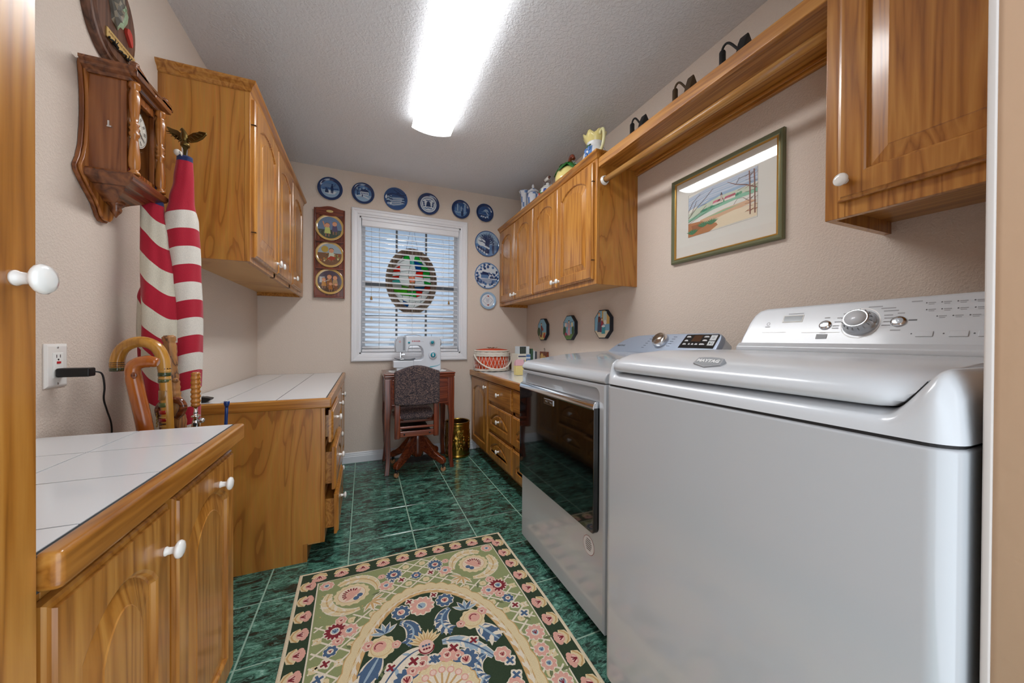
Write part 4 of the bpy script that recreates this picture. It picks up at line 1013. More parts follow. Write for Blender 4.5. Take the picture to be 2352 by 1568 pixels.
p = Print(lambda a, b_, h: (a, yf+0.0036-h, b_), 0.0003)
p.disc(0.263, 1.022, 0.0075, rgb(180, 50, 50), 0, 16); p.disc(0.263, 1.022, 0.0045, rgb(230, 225, 225), 1, 14); p.build('emblem', M['paint'], sw_)
g = MB(); g.box(0.325, yf+0.002, 1.008, 0.342, yf+0.012, 1.022); obj('slider', g, M['teal'], sw_, 0.002)
g = MB(); g.tube([(0.525, 3.03, 1.066), (0.525, 3.03, 1.085)], 0.0015, 6); obj('spool_pin', g, M['black'], sw_)
g = MB(); g.tube([(0.30, 3.02, 1.068), (0.34, 3.02, 1.078), (0.38, 3.02, 1.084), (0.41, 3.02, 1.076), (0.44, 3.02, 1.068)], [0.006, 0.007, 0.008, 0.007, 0.005], 8, flat=0.5); obj('carry_handle', g, M['sewg'], sw_)

# swivel chair (back towards the camera)
um, nt, b = new_mat('woven_upholstery')
tc = N(nt, 'ShaderNodeTexCoord'); mp = N(nt, 'ShaderNodeMapping'); mp.inputs['Scale'].default_value = (130, 130, 330); L(nt, tc.outputs['Object'], mp.inputs['Vector'])
no = N(nt, 'ShaderNodeTexNoise'); no.inputs['Scale'].default_value = 1.0; no.inputs['Detail'].default_value = 3; L(nt, mp.outputs[0], no.inputs['Vector'])
cr = N(nt, 'ShaderNodeValToRGB'); e = cr.color_ramp.elements; e[0].position = 0.35; e[0].color = rgb(26, 24, 30); e[1].position = 0.72; e[1].color = rgb(150, 122, 104)
q = e.new(0.5); q.color = rgb(66, 58, 66)
L(nt, no.outputs['Fac'], cr.inputs['Fac']); L(nt, cr.outputs['Color'], b.inputs['Base Color']); b.inputs['Roughness'].default_value = 0.9
bp = N(nt, 'ShaderNodeBump'); bp.inputs['Strength'].default_value = 0.6; bp.inputs['Distance'].default_value = 0.002; L(nt, no.outputs['Fac'], bp.inputs['Height']); L(nt, bp.outputs[0], b.inputs['Normal'])
M['uph'] = um
ch = thing('swivel_chair', (0.40, 2.93, 0), 'swivel chair with dark woven upholstery and wooden caster base pushed under the sewing table', 'chair')
cx = 0.356; yk = 2.615
pts = []
for k in range(13):
    t = k/12; x = -0.160+0.32*t; pts.append((x, 0.812+0.042*math.sin(PI*t)**1.3))
bk = [(0.160, 0.590), (0.157, 0.577), (0.14, 0.572), (0.07, 0.565), (0.0, 0.563), (-0.07, 0.565), (-0.14, 0.572), (-0.157, 0.577), (-0.160, 0.590)]+pts
g = MB(); g.prism([(cx+a, b_) for a, b_ in bk], yk-0.012, yk+0.038, lambda a, b_, h: (a, h, b_)); obj('backrest', g, M['uph'], ch, 0.014, 4)
for sgn in (-1, 1):
    xp = cx+sgn*0.138
    g = MB(); rings = []
    for z, y_ in ((0.326, yk+0.030), (0.40, yk+0.024), (0.55, yk+0.022), (0.76, yk+0.020)):
        rings.append([(xp+a*0.019, y_+b_*0.016, z) for a, b_ in ((-1, -1), (1, -1), (1, 1), (-1, 1))])
    g.loops(rings, smooth=False); obj('back_post', g, M['cherry_z'], ch, 0.006, 3)
    g = MB(); g.lathe([(0.001, -0.036), (0.020, -0.034), (0.024, -0.028), (0.024, 0.010), (0.020, 0.014), (0.001, 0.015)], (xp-sgn*0.034, yk+0.052, 0.474), 'x', 18); obj('arm_scroll', g, M['cherry_z'], ch)
g = MB(); g.prism([(2.655, 0.452), (2.64, 0.47), (2.645, 0.497), (2.67, 0.515), (2.75, 0.523), (2.95, 0.520), (3.05, 0.505), (3.06, 0.47), (3.05, 0.452)], cx-0.118, cx+0.118, lambda a, b_, h: (h, a, b_), smooth=True); obj('seat', g, M['uph'], ch, 0.012, 3)
g = MB(); g.box(cx-0.145, 2.70, 0.425, cx+0.150, 3.04, 0.452); obj('seat_frame', g, M['cherry_x'], ch, 0.004, 2)
g = MB(); g.box(cx-0.120, yk+0.018, 0.396, cx+0.120, yk+0.036, 0.412); obj('crossbar', g, M['cherry_x'], ch, 0.003, 2)
g = MB(); g.box(cx-0.120, yk+0.014, 0.338, cx+0.120, yk+0.038, 0.378); cbx = obj('crossbar', g, M['cherry_x'], ch, 0.004, 2)
for dx in (-0.09, 0.09):
    g = MB(); g.lathe([(0.006, 0), (0.006, -0.003), (0.001, -0.004)], (cx+dx, yk+0.014, 0.358), 'y', 10); obj('screw', g, M['black'], cbx)
g = MB(); g.box(cx-0.10, yk+0.03, 0.36, cx+0.10, 2.95, 0.378); obj('support_plate', g, M['black'], ch)
hx, hy = 0.402, 2.945
g = MB(); g.lathe([(0.045, 0.10), (0.048, 0.13), (0.045, 0.24), (0.040, 0.28), (0.030, 0.30), (0.022, 0.31), (0.022, 0.375), (0.06, 0.40), (0.06, 0.425)], (hx, hy, 0), n=20); obj('hub', g, M['cherry_z'], ch)
for sx_, sy_ in ((-1, -1), (1, -1), (1, 1), (-1, 1)):
    d = Vector((sx_*0.180, sy_*0.168, 0)); ln = d.length; d.normalize(); s_ = Vector((-d.y, d.x, 0))
    prof = [(0.025, 0.285, 0.150), (0.07, 0.262, 0.138), (0.12, 0.208, 0.112), (0.17, 0.152, 0.086), (0.21, 0.122, 0.068), (0.235, 0.112, 0.058), (0.253, 0.100, 0.060), (0.260, 0.085, 0.070)]
    rings = []
    for r_, zt, zb_ in prof:
        c = Vector((hx, hy, 0))+d*r_
        rings.append([c+s_*0.0205+Vector((0, 0, zb_)), c-s_*0.0205+Vector((0, 0, zb_)), c-s_*0.0205+Vector((0, 0, zt)), c+s_*0.0205+Vector((0, 0, zt))])
    g = MB(); g.loops(rings, smooth=False); lg = obj('leg', g, M['cherry_x'], ch, 0.007, 3)
    c = Vector((hx, hy, 0))+d*0.243
    g = MB(); g.tube([c+s_*0.009+Vector((0, 0, 0.019)), c-s_*0.009+Vector((0, 0, 0.019))], 0.0188, 16); obj('caster_wheel', g, plain('wooden_caster', rgb(186, 140, 100), 0.5) if sx_ == -1 and sy_ == -1 else bpy.data.materials['wooden_caster'], lg)
    g = MB(); g.tube([c+Vector((0, 0, 0.026)), c+Vector((0, 0, 0.062))], 0.011, 10); obj('caster_stem', g, M['black'], lg)

# brass waste can
wc = thing('waste_can', (0.778, 3.126, 0), 'embossed brass wastebasket with tavern scene standing against the wall', 'wastebasket')
n_, rings = 64, []
def can_r(a, z):
    r = 0.107
    if 0.07 < z < 0.25: r += 0.003*math.sin(9*a+3*math.sin(40*z))*math.sin(52*z+2*math.cos(5*a))+0.002*math.sin(23*a)*math.sin(90*z)
    return r
zsn = [0.0, 0.004, 0.012, 0.016, 0.022, 0.028]+[0.035+0.008*k for k in range(29)]+[0.272, 0.280, 0.286, 0.292, 0.298, 0.304, 0.309]
g = MB()
for z in zsn:
    bead = 0.004 if (0.003 < z < 0.02 or z > 0.298) else (0.002 if 0.275 < z < 0.283 else 0)
    rings.append([(0.778+(can_r(2*PI*i/n_, z)+bead)*math.cos(2*PI*i/n_), 3.126+(can_r(2*PI*i/n_, z)+bead)*math.sin(2*PI*i/n_), z) for i in range(n_)])
for z in (0.309, 0.30, 0.05, 0.012): rings.append([(0.778+0.103*math.cos(2*PI*i/n_), 3.126+0.103*math.sin(2*PI*i/n_), z) for i in range(n_)])
g.loops(rings, caps=True, smooth=True); obj('can', g, M['brass'], wc)
def emboss(name, a, z, kind):
    """small raised figures on the can wall"""
    g = MB(); R_ = 0.1085
    def E(x, zz, h): 
        t = a+x/R_; return (0.778+(R_+h)*math.cos(t), 3.126+(R_+h)*math.sin(t), z+zz)
    def blob(x, zz, rx, rz, hh):
        rings = []
        for k in range(4):
            f = math.cos(k*PI/6.2); rings.append([E(x+rx*f*math.cos(2*PI*i/10), zz+rz*f*math.sin(2*PI*i/10), hh*math.sin(k*PI/6.2)) for i in range(10)])
        g.loops(rings, caps=True)
    if kind == 'person':
        blob(0, 0.052, 0.008, 0.010, 0.006); blob(0.002, 0.026, 0.013, 0.02, 0.006); blob(-0.006, -0.006, 0.006, 0.020, 0.005); blob(0.010, -0.006, 0.006, 0.018, 0.005); blob(0.018, 0.030, 0.012, 0.005, 0.005)
    elif kind == 'brick':
        for r_ in range(5):
            for c_ in range(3): blob((c_-1)*0.016+(0.008 if r_ % 2 else 0), r_*0.011, 0.006, 0.004, 0.003)
    else:
        blob(0, 0.012, 0.022, 0.006, 0.005); blob(-0.012, -0.012, 0.005, 0.02, 0.004); blob(0.012, -0.012, 0.005, 0.02, 0.004); blob(0, 0.026, 0.007, 0.009, 0.005)
    return obj(name, g, M['brass'], wc)
for k in range(6):
    a0 = -PI/2+k*PI/3
    emboss('embossed_figure', a0+0.30, 0.13, 'person'); emboss('embossed_figure', a0-0.10, 0.11, 'person'); emboss('embossed_table', a0+0.08, 0.085, 'table'); emboss('embossed_brickwork', a0+0.0, 0.19, 'brick')

# floor register
vr = thing('floor_register', (0.44, 3.14, 0), 'dark metal floor register beneath the sewing table', 'vent')
g = MB(); g.box(0.32, 3.075, 0.0, 0.56, 3.085, 0.004); g.box(0.32, 3.195, 0.0, 0.56, 3.205, 0.004); g.box(0.32, 3.085, 0, 0.33, 3.195, 0.004); g.box(0.55, 3.085, 0, 0.56, 3.195, 0.004); g.box(0.33, 3.085, 0, 0.55, 3.195, 0.001)
M['bronze'] = plain('brown_metal', rgb(52, 36, 26), 0.4, metal=0.5); obj('frame', g, M['bronze'], vr)
for k in range(14):
    g = MB(); x = 0.337+k*0.0155; g.box(x, 3.085, 0.001, x+0.005, 3.195, 0.004); obj('slat', g, M['bronze'], vr)

# woven sewing basket
bkx, bky, bkz = 1.085, 3.075, 0.7605
bs = thing('sewing_basket', (bkx, bky, bkz), 'round white wicker basket with red lining and lid', 'basket')
M['wick'] = plain('white_wicker', rgb(226, 218, 206), 0.6); M['redl'] = plain('red_lining', rgb(200, 66, 22), 0.6)
SXb, SYb = 1.0, 0.86
def bell(r, t, z): return (bkx+r*SXb*math.cos(t), bky+r*SYb*math.sin(t), bkz+z)
g = MB(); g.loops([[bell(r, 2*PI*i/40, z) for i in range(40)] for r, z in ((0.150, 0.004), (0.158, 0.02), (0.161, 0.08), (0.160, 0.158))], caps=True); obj('lining', g, M['redl'], bs)
def rope(name, r, z, th, amp=0.002, n=72):
    g = MB(); pts = [bell(r+amp*math.cos(18*2*PI*i/n), 2*PI*i/n, z+amp*math.sin(18*2*PI*i/n)) for i in range(n+1)]; g.tube(pts, th, 6); return obj(name, g, M['wick'], bs)
for z in (0.006, 0.016): rope('base_braid', 0.160, z, 0.006)
for k, z in enumerate((0.136, 0.146, 0.156, 0.165)): rope('rim_braid', 0.1665, z, 0.0055)
for k in range(30):
    for d_ in (-1, 1):
        t0_ = 2*PI*k/30
        g = MB(); pts = [bell(0.1635+0.0018*d_*math.cos(u*PI*2), t0_+d_*0.10*math.sin((u-0.5)*PI*0.95), 0.018+0.116*u) for u in [q/7 for q in range(8)]]
        g.tube(pts, 0.0021, 5); obj('wicker_strand', g, M['wick'], bs)
g = MB(); g.loops([[bell(r, 2*PI*i/40, z) for i in range(40)] for r, z in ((0.150, 0.168), (0.164, 0.176), (0.166, 0.182), (0.160, 0.187), (0.157, 0.187))], caps=True); ld = obj('lid', g, M['wick'], bs)
g = MB(); g.loops([[bell(r, 2*PI*i/40, z) for i in range(40)] for r, z in ((0.157, 0.186), (0.14, 0.192), (0.08, 0.199), (0.01, 0.201))], caps=True); obj('lid_cover', g, M['redl'], ld)
M['straw'] = plain('straw_flower', rgb(150, 112, 60), 0.8)
for k in range(7):
    a = k*2.4; g = MB(); c = bell(0.02*(k % 3), a, 0.203); e_ = bell(0.045+0.012*(k % 2), a, 0.207+0.003*(k % 3))
    g.tube([c, [(c[i]+e_[i])/2+(0.004 if i == 2 else 0) for i in range(3)], e_], [0.003, 0.008, 0.001], 6, flat=0.4); obj('lid_petal', g, M['straw'] if k % 2 else plain('dark_petal', rgb(96, 60, 36), .8), ld)
hp = [bell(0.176*math.cos(u), -PI/2+0, 0) for u in (0,)]
pts = []
for k in range(17):
    u = PI*k/16; xx = -0.176*math.cos(u); dz = 0.150-0.128*math.sin(u)
    pts.append((bkx+xx, bky-0.150*math.sqrt(max(0, 1-(xx/0.178)**2))-0.006-0.010*math.sin(u), bkz+dz))
g = MB(); g.tube(smooth_path(pts, 2), 0.0068, 8); obj('handle', g, M['wick'], bs)

# small boxes and booklets beside the basket
bx_ = thing('recipe_box', (1.285, 2.86, bkz), 'cream card box with blue bands behind the dryer corner', 'box')
g = MB(); g.box(1.222, 2.79, bkz, 1.345, 2.93, 0.920); obj('carton', g, plain('cream_card', rgb(222, 218, 204), 0.7), bx_, 0.002)
p = Print(lambda a, b_, h: (a, 2.7896-h, b_), 0.0003)
p.rect(1.228, 0.893, 1.30, 0.904, rgb(52, 60, 96), 1); p.rect(1.302, 0.86, 1.343, 0.915, rgb(92, 130, 180), 1); p.rect(1.302, 0.88, 1.343, 0.892, rgb(225, 230, 235), 2)
for k in range(9): p.rect(1.23+k*0.012, 0.83, 1.236+k*0.012, 0.868, rgb(214, 190, 120) if k % 2 else rgb(90, 110, 130), 1)
p.build('printed_label', M['paint'], bx_)
pk = thing('photo_card', (1.28, 2.86, 0.921), 'dark picture card pack lying atop the cream box', 'card')
g = MB(); g.box(1.243, 2.80, 0.9205, 1.338, 2.90, 0.985); obj('carton', g, plain('pale_blue_card', rgb(205, 215, 220), 0.6), pk, 0.001)
p = Print(lambda a, b_, h: (a, 2.7996-h, b_), 0.0003); p.rect(1.245, 0.922, 1.305, 0.983, rgb(46, 52, 50), 0)
for k in range(6): p.rect(1.25+k*0.009, 0.926, 1.2535+k*0.009, 0.978-0.006*(k % 3), rgb(80, 92, 80), 1)
p.build('picture', M['paint'], pk)
for k, (x0, c1, zt) in enumerate(((1.352, (60, 90, 70), 0.965), (1.372, (190, 200, 205), 0.948), (1.392, (70, 72, 80), 0.94))):
    g = MB(); g.box(x0, 2.79, bkz, x0+0.016, 2.92, zt); o = obj('booklet', g, plain('booklet_cover_%d' % k, rgb(*c1), 0.6), None, 0.001, origin=(x0+0.008, 2.855, bkz))
    setp(o, ('green booklet upright against the cream box', 'pale blue booklet standing between the green and grey ones', 'dark grey booklet standing farthest from the cream box')[k], 'booklet', 'booklets beside the cream box')
gb = thing('treat_bag', (1.15, 2.60, bkz), 'pink and yellow paper treat bag standing by the dryer corner', 'bag')
g = MB(); g.loops([[(1.15+a*wx, 2.60+b_*wy, z) for a, b_ in ((-1, -1), (1, -1), (1, 1), (-1, 1))] for z, wx, wy in ((bkz, 0.034, 0.022), (0.82, 0.036, 0.022), (0.835, 0.036, 0.02))], smooth=False); obj('pouch', g, plain('yellow_paper', rgb(226, 208, 140), 0.7, bump=0.4, bscale=90), gb)
g = MB(); g.loops([[(1.15+a*wx+sh, 2.60+b_*wy, z) for a, b_ in ((-1, -1), (1, -1), (1, 1), (-1, 1))] for z, wx, wy, sh in ((0.836, 0.037, 0.021, 0), (0.868, 0.036, 0.012, 0.002), (0.885, 0.030, 0.004, 0.008))], smooth=False); obj('folded_top', g, plain('pink_paper', rgb(214, 170, 178), 0.7, bump=0.4, bscale=90), gb)
jr = thing('clay_jar', (1.298, 3.13, bkz), 'small brown clay jar between the basket and the cream box', 'jar')
g = MB(); g.lathe([(0.02, 0), (0.026, 0.02), (0.024, 0.06), (0.016, 0.085), (0.014, 0.10), (0.018, 0.112), (0.014, 0.112)], (1.298, 3.13, bkz), n=18); obj('pot', g, plain('brown_clay', rgb(128, 104, 78), 0.6), jr)
g = MB(); g.ball((1.298, 3.13, bkz+0.122), 0.014, 12, 0.8); obj('stopper', g, plain('dark_cork', rgb(110, 84, 56), 0.8), jr)

# ================================================================== LEFT WALL: clock, plaque, outlet
YC = 1.506
ck = thing('wall_clock', (XL, YC, 1.40), 'carved walnut wall clock with turned columns and round white dial', 'clock')
lp = [(0.117, 1.530), (0.104, 1.560), (0.094, 1.600), (0.089, 1.650), (0.087, 1.700), (0.088, 1.750), (0.092, 1.800), (0.096, 1.830), (0.092, 1.846), (0.080, 1.850), (0.060, 1.846)]
lo = [(0.113, 1.516), (0.100, 1.500), (0.082, 1.480), (0.062, 1.462), (0.046, 1.446), (0.034, 1.428), (0.026, 1.412), (0.014, 1.402)]
half = list(reversed(lo))+lp
poly = [(YC-a, z) for a, z in half]+[(YC+a, z) for a, z in reversed(half)]+[(YC, 1.400)]
g = MB(); g.prism(poly, XL+0.0005, XL+0.011, lambda a, b_, h: (h, a, b_)); obj('backboard', g, M['walnut_z'], ck, 0.003, 2)
sc_p = [(YC+(a-YC)*0.955, 1.62+(z-1.62)*0.972) for a, z in poly]
g = MB(); g.prism(sc_p, XL+0.011, XL+0.019, lambda a, b_, h: (h, a, b_)); obj('front_board', g, M['walnut_lt'], ck, 0.002, 2)
xf_ = -0.672
g = MB(); g.box(XL+0.018, YC-0.082, 1.537, xf_, YC-0.074, 1.812); g.box(XL+0.018, YC+0.074, 1.537, xf_, YC+0.082, 1.812); g.box(XL+0.018, YC-0.078, 1.537, XL+0.024, YC+0.078, 1.812); obj('case', g, M['walnut_z'], ck)
g = MB(); g.box(xf_, YC-0.084, 1.537, xf_+0.014, YC-0.066, 1.812); g.box(xf_, YC+0.066, 1.537, xf_+0.014, YC+0.084, 1.812); g.box(xf_, YC-0.066, 1.537, xf_+0.014, YC+0.066, 1.562); g.box(xf_, YC-0.066, 1.785, xf_+0.014, YC+0.066, 1.812)
df = obj('door', g, M['walnut_z'], ck, 0.002)
g = MB(); g.box(xf_+0.004, YC-0.066, 1.562, xf_+0.007, YC+0.066, 1.785); obj('glass', g, M['glass'], df)
g = MB(); g.box(XL+0.024, YC-0.078, 1.54, XL+0.026, YC+0.078, 1.81); obj('inner_back', g, plain('dark_brown', rgb(60, 48, 42), 0.6), ck)
p = Print(lambda a, b_, h: (xf_-0.001+h, YC+a, 1.712+b_), 0.0003)
p.disc(0, 0, 0.058, rgb(222, 218, 206), 0, 40); p.ring(0, 0, 0.054, 0.0555, rgb(60, 50, 40), 1, 40); p.ring(0, 0, 0.030, 0.031, rgb(90, 80, 70), 1, 30)
for k in range(12):
    a = 2*PI*k/12; c_, s_ = math.cos(a), math.sin(a)
    for q in ((-0.004, 0.0, 0.004) if k % 3 == 0 else (-0.0022, 0.0022)):
        p.line([(0.037*c_-q*s_, 0.037*s_+q*c_), (0.050*c_-q*s_, 0.050*s_+q*c_)], 0.0022, rgb(40, 36, 34), 1)
p.build('dial', M['paint'], ck)
g = MB(); g.box(xf_+0.0006, YC-0.002, 1.712, xf_+0.0014, YC+0.002, 1.752); obj('minute_hand', g, M['black'], ck)
g = MB(); g.prism([(YC-0.002, 1.716), (YC+0.026, 1.690), (YC+0.028, 1.692), (YC+0.001, 1.719)], xf_+0.001, xf_+0.0018, lambda a, b_, h: (h, a, b_)); obj('hour_hand', g, M['black'], ck)
col_prof = [(0.012, 0), (0.0125, 0.006), (0.010, 0.010), (0.008, 0.014), (0.0115, 0.022), (0.0125, 0.040), (0.0115, 0.065), (0.0085, 0.100), (0.0075, 0.112), (0.011, 0.118), (0.0115, 0.124), (0.008, 0.130), (0.0115, 0.138), (0.008, 0.146), (0.011, 0.152), (0.0075, 0.158), (0.0085, 0.172), (0.0115, 0.205), (0.0125, 0.232), (0.011, 0.248), (0.008, 0.256), (0.0125, 0.262), (0.012, 0.272), (0.013, 0.276)]
for s_ in (-1, 1):
    g = MB(); g.lathe([(r_*1.1, h_) for r_, h_ in col_prof], (xf_+0.027, YC+s_*0.074, 1.537), n=18); obj('column', g, M['walnut_lt'], ck)
def slab(name, z0, z1, xo, yo, prof, mat):
    g = MB(); rings = []
    for f, z in prof:
        x1 = xo+f; y_ = yo+f
        rings.append([(XL+0.012, YC-y_, z), (x1, YC-y_, z), (x1, YC+y_, z), (XL+0.012, YC+y_, z)])
    g.loops(rings, smooth=False); return obj(name, g, mat, ck)
slab('crown', 0, 0, -0.630, 0.108, [(-0.020, 1.812), (-0.016, 1.820), (-0.006, 1.826), (-0.004, 1.833), (0.004, 1.838), (0.004, 1.846)], M['walnut_y'])
for s_ in (-1, 1):
    g = MB(); pts = [(YC+s_*0.104, 1.846), (YC+s_*0.104, 1.856), (YC+s_*0.085, 1.857), (YC+s_*0.055, 1.850), (YC+s_*0.03, 1.838), (YC+s_*0.0, 1.832), (YC, 1.822), (YC+s_*0.10, 1.822)]
    g.prism(pts, -0.643, -0.626, lambda a, b_, h: (h, a, b_)); obj('pediment', g, M['walnut_y'], ck, 0.002)
    g = MB(); g.lathe([(0.012, 0), (0.013, 0.004), (0.008, 0.008), (0.012, 0.014), (0.011, 0.020), (0.004, 0.025), (0.001, 0.027)], (-0.640, YC+s_*0.086, 1.846), n=14); obj('finial', g, M['walnut_y'], ck)
slab('base', 0, 0, -0.637, 0.100, [(-0.022, 1.500), (-0.012, 1.506), (-0.002, 1.512), (0.002, 1.520), (0.002, 1.530), (-0.004, 1.537)], M['walnut_y'])
slab('bracket', 0, 0, -0.668, 0.066, [(-0.045, 1.462), (-0.030, 1.474), (-0.012, 1.486), (0.0, 1.500)], M['walnut_y'])
g = MB(); g.lathe([(0.022, 0.03), (0.020, 0.022), (0.012, 0.014), (0.014, 0.008), (0.012, 0), (0.006, -0.008), (0.003, -0.014), (0.001, -0.018)], (-0.722, YC, 1.438), n=16); obj('drop_finial', g, M['walnut_y'], ck)
g = MB(); g.box(-0.700, YC-0.0845, 1.668, -0.696, YC-0.082, 1.684); g.box(-0.700, YC-0.088, 1.664, -0.690, YC-0.082, 1.668); obj('latch', g, M['knob_s'], ck)

pq = thing('souvenir_plaque', (XL, 1.536, 1.92), 'oval dark wood plaque with rough stone chip and barbed wire above the clock', 'plaque')
def ov(a, b_, n=44): return [(1.536+a*math.cos(2*PI*i/n), 2.066+b_*math.sin(2*PI*i/n)) for i in range(n)]
g = MB(); g.loops([[(x, a, b_) for a, b_ in ov(q, r_)] for x, q, r_ in ((XL+0.0005, 0.117, 0.152), (XL+0.014, 0.117, 0.152), (XL+0.020, 0.112, 0.147), (XL+0.021, 0.104, 0.139), (XL+0.019, 0.102, 0.137), (XL+0.0195, 0.100, 0.135), (XL+0.026, 0.095, 0.130))], smooth=False); obj('board', g, M['plaque'], pq)
xq = XL+0.0262
g = MB(); rings = []
for k in range(6):
    f = math.cos(k*PI/11); rr_ = random.Random(k+3)
    rings.append([(xq+0.022*math.sin(k*PI/11)*(0.8+0.4*rr_.random()), 1.532+0.034*f*math.cos(2*PI*i/14)*(0.8+0.35*rr_.random()), 2.092+0.058*f*math.sin(2*PI*i/14)*(0.85+0.3*rr_.random())) for i in range(14)])
g.loops(rings, smooth=False, colf=lambda k, i: rgb(150, 170, 140) if 9 < i or i < 2 else (rgb(96, 92, 84) if (i+k) % 3 else rgb(140, 130, 112))); obj('stone_chip', g, M['paint'], pq)
g = MB(); g.prism([(1.575, 2.066), (1.587, 2.072), (1.600, 2.064), (1.604, 2.046), (1.606, 2.030), (1.600, 2.020), (1.588, 2.034), (1.574, 2.050)], xq, xq+0.008, lambda a, b_, h: (h, a, b_)); obj('painted_chip', g, plain('red_paint_chip', rgb(186, 60, 48), 0.5, bump=0.6, bscale=90), pq)
g = MB(); g.prism([(1.482, 1.968), (1.624, 1.968), (1.624, 1.998), (1.482, 1.998)], xq, xq+0.004, lambda a, b_, h: (h, a, b_)); bp_ = obj('brass_plate', g, plain('satin_brass_plate', rgb(210, 178, 112), 0.35, metal=0.3), pq, 0.0006)
text('lettering', 'A PIECE OF THE BERLIN WALL', 0.0096, plain('engraving', rgb(150, 104, 50), 0.6), bp_, Matrix.Translation(-pq.location) @ frame_mat((xq+0.0043, 1.553, 1.987), (0, 1, 0), (0, 0, 1)), 0.0002)
wr = []
for k in range(33): wr.append((xq+0.007+0.0022*math.cos(k*1.3), 1.480+0.136*k/32, 1.966+0.0022*math.sin(k*1.3)+0.002*math.sin(k*0.4)))
g = MB(); g.tube(wr, 0.0018, 6); g.tube([(a+0.002*math.cos(k*1.3), b_, c-0.003*math.sin(k*1.3)) for k, (a, b_, c) in enumerate(wr)], 0.0018, 6)
for yb_ in (1.512, 1.582):
    for k in range(4): g.tube([(xq+0.007, yb_+0.003*k, 1.966), (xq+0.012, yb_+0.003*k+0.006*(1 if k % 2 else -1), 1.966+0.014*(1 if k < 2 else -1))], [0.0022, 0.0006], 5)
    for k in range(5): g.lathe([(0.0045, -0.001), (0.0045, 0.001)], (xq+0.007, yb_+0.003*k-0.004, 1.966), 'y', 8)
obj('barbed_wire', g, M['iron'], pq)

ot = thing('wall_outlet', (XL, 1.332, 0.97), 'white wall outlet with red reset button beside the canes', 'outlet')
g = MB(); g.loops([[(x, 1.332+a*(0.037-d), 0.969+b_*(0.058-d)) for a, b_ in ((-1, -1), (1, -1), (1, 1), (-1, 1))] for x, d in ((XL+0.0005, 0), (XL+0.003, 0), (XL+0.006, 0.004), (XL+0.007, 0.007))], smooth=False); obj('cover_plate', g, M['knob'], ot)
g = MB(); g.box(XL+0.006, 1.315, 0.935, XL+0.0085, 1.349, 1.003); rc = obj('receptacle', g, M['white'], ot, 0.001)
g = MB(); g.box(XL+0.008, 1.3265, 0.9745, XL+0.0105, 1.3375, 0.9800); obj('reset_button', g, plain('red_button', rgb(190, 30, 40), 0.4), rc)
for yy in (1.326, 1.338):
    g = MB(); g.box(XL+0.0082, yy-0.001, 0.990, XL+0.0088, yy+0.001, 0.998); obj('slot', g, M['black'], rc)
g = MB(); g.lathe([(0.0025, 0), (0.0025, 0.0006)], (XL+0.0082, 1.332, 0.985), 'x', 10); obj('ground_slot', g, M['black'], rc)
for zz in (1.017, 0.921):
    g = MB(); g.lathe([(0.003, 0), (0.003, 0.0008), (0.001, 0.001)], (XL+0.007, 1.332, zz), 'x', 10); obj('screw', g, M['knob_s'], ot)
pa = thing('power_adapter', (XL+0.04, 1.332, 0.95), 'black power adapter plugged into the outlet, with a hanging cord', 'adapter')
g = MB(); g.box(XL+0.0095, 1.318, 0.938, XL+0.074, 1.347, 0.962); obj('block', g, M['black'], pa, 0.004, 3)
g = MB(); g.tube(smooth_path([(XL+0.072, 1.345, 0.950), (XL+0.080, 1.358, 0.942), (XL+0.078, 1.372, 0.905), (XL+0.070, 1.385, 0.868), (XL+0.062, 1.415, 0.83), (XL+0.055, 1.450, 0.775), (XL+0.050, 1.46, 0.68), (XL+0.06, 1.46, 0.3), (XL+0.07, 1.45, 0.01)], 6), 0.0022, 7); obj('cord', g, M['black'], pa)

# ================================================================== FLAGS
RED, WHT, NAV = rgb(176, 16, 46), rgb(222, 216, 206), rgb(30, 42, 92)
def flag_mesh(cent, amp, stripes, phase, fold_n, fold_a, n=48, rows=140, ztop=None, zbot=None, sq=1.0):
    """cent: [(z,x,y,r)] descending; stripes(zv)->colour; rows sheared by amp along the camera-right direction"""
    g = MB(); rings = []; zv = []
    zs_ = [c[0] for c in cent]
    def at(z):
        for i in range(len(cent)-1):
            a, b_ = cent[i], cent[i+1]
            if a[0] >= z >= b_[0]:
                t = (a[0]-z)/(a[0]-b_[0]); t = t*t*(3-2*t); return [a[q]+(b_[q]-a[q])*t for q in range(1, 4)]
        return cent[0][1:] if z > cent[0][0] else cent[-1][1:]
    for k in range(rows+1):
        zk = ztop+(zbot-ztop)*k/rows; ring = []
        for i in range(n):
            th = 2*PI*i/n; ph = th+TH         # angle from camera-right
            z = min(zs_[0], max(zs_[-1], zk+amp*math.cos(ph)*sstep(0, 0.12, ztop-zk)*sstep(0, 0.06, zk-zbot)))
            x, y, r = at(z)
            rr_ = r*(1+fold_a*math.sin(fold_n*th+phase+z*5)+0.35*fold_a*math.sin((2*fold_n+1)*th-z*14))
            ring.append((x+rr_*math.cos(th), y+sq*rr_*math.sin(th), z))
        rings.append(ring); zv.append(zk)
    g.loops(rings, caps=True, smooth=True, colf=lambda k, i: stripes(zv[k]))
    return g
fr1 = thing('furled_flag', (-0.60, 1.625, 0), 'furled striped flag topped by a brass eagle, against the cabinet end', 'flag', 'flags in the corner')
def st1(z):
    if z > 1.672: return NAV
    if z > 1.484: return RED
    return WHT if int((1.484-z)/0.0630) % 2 == 0 else RED
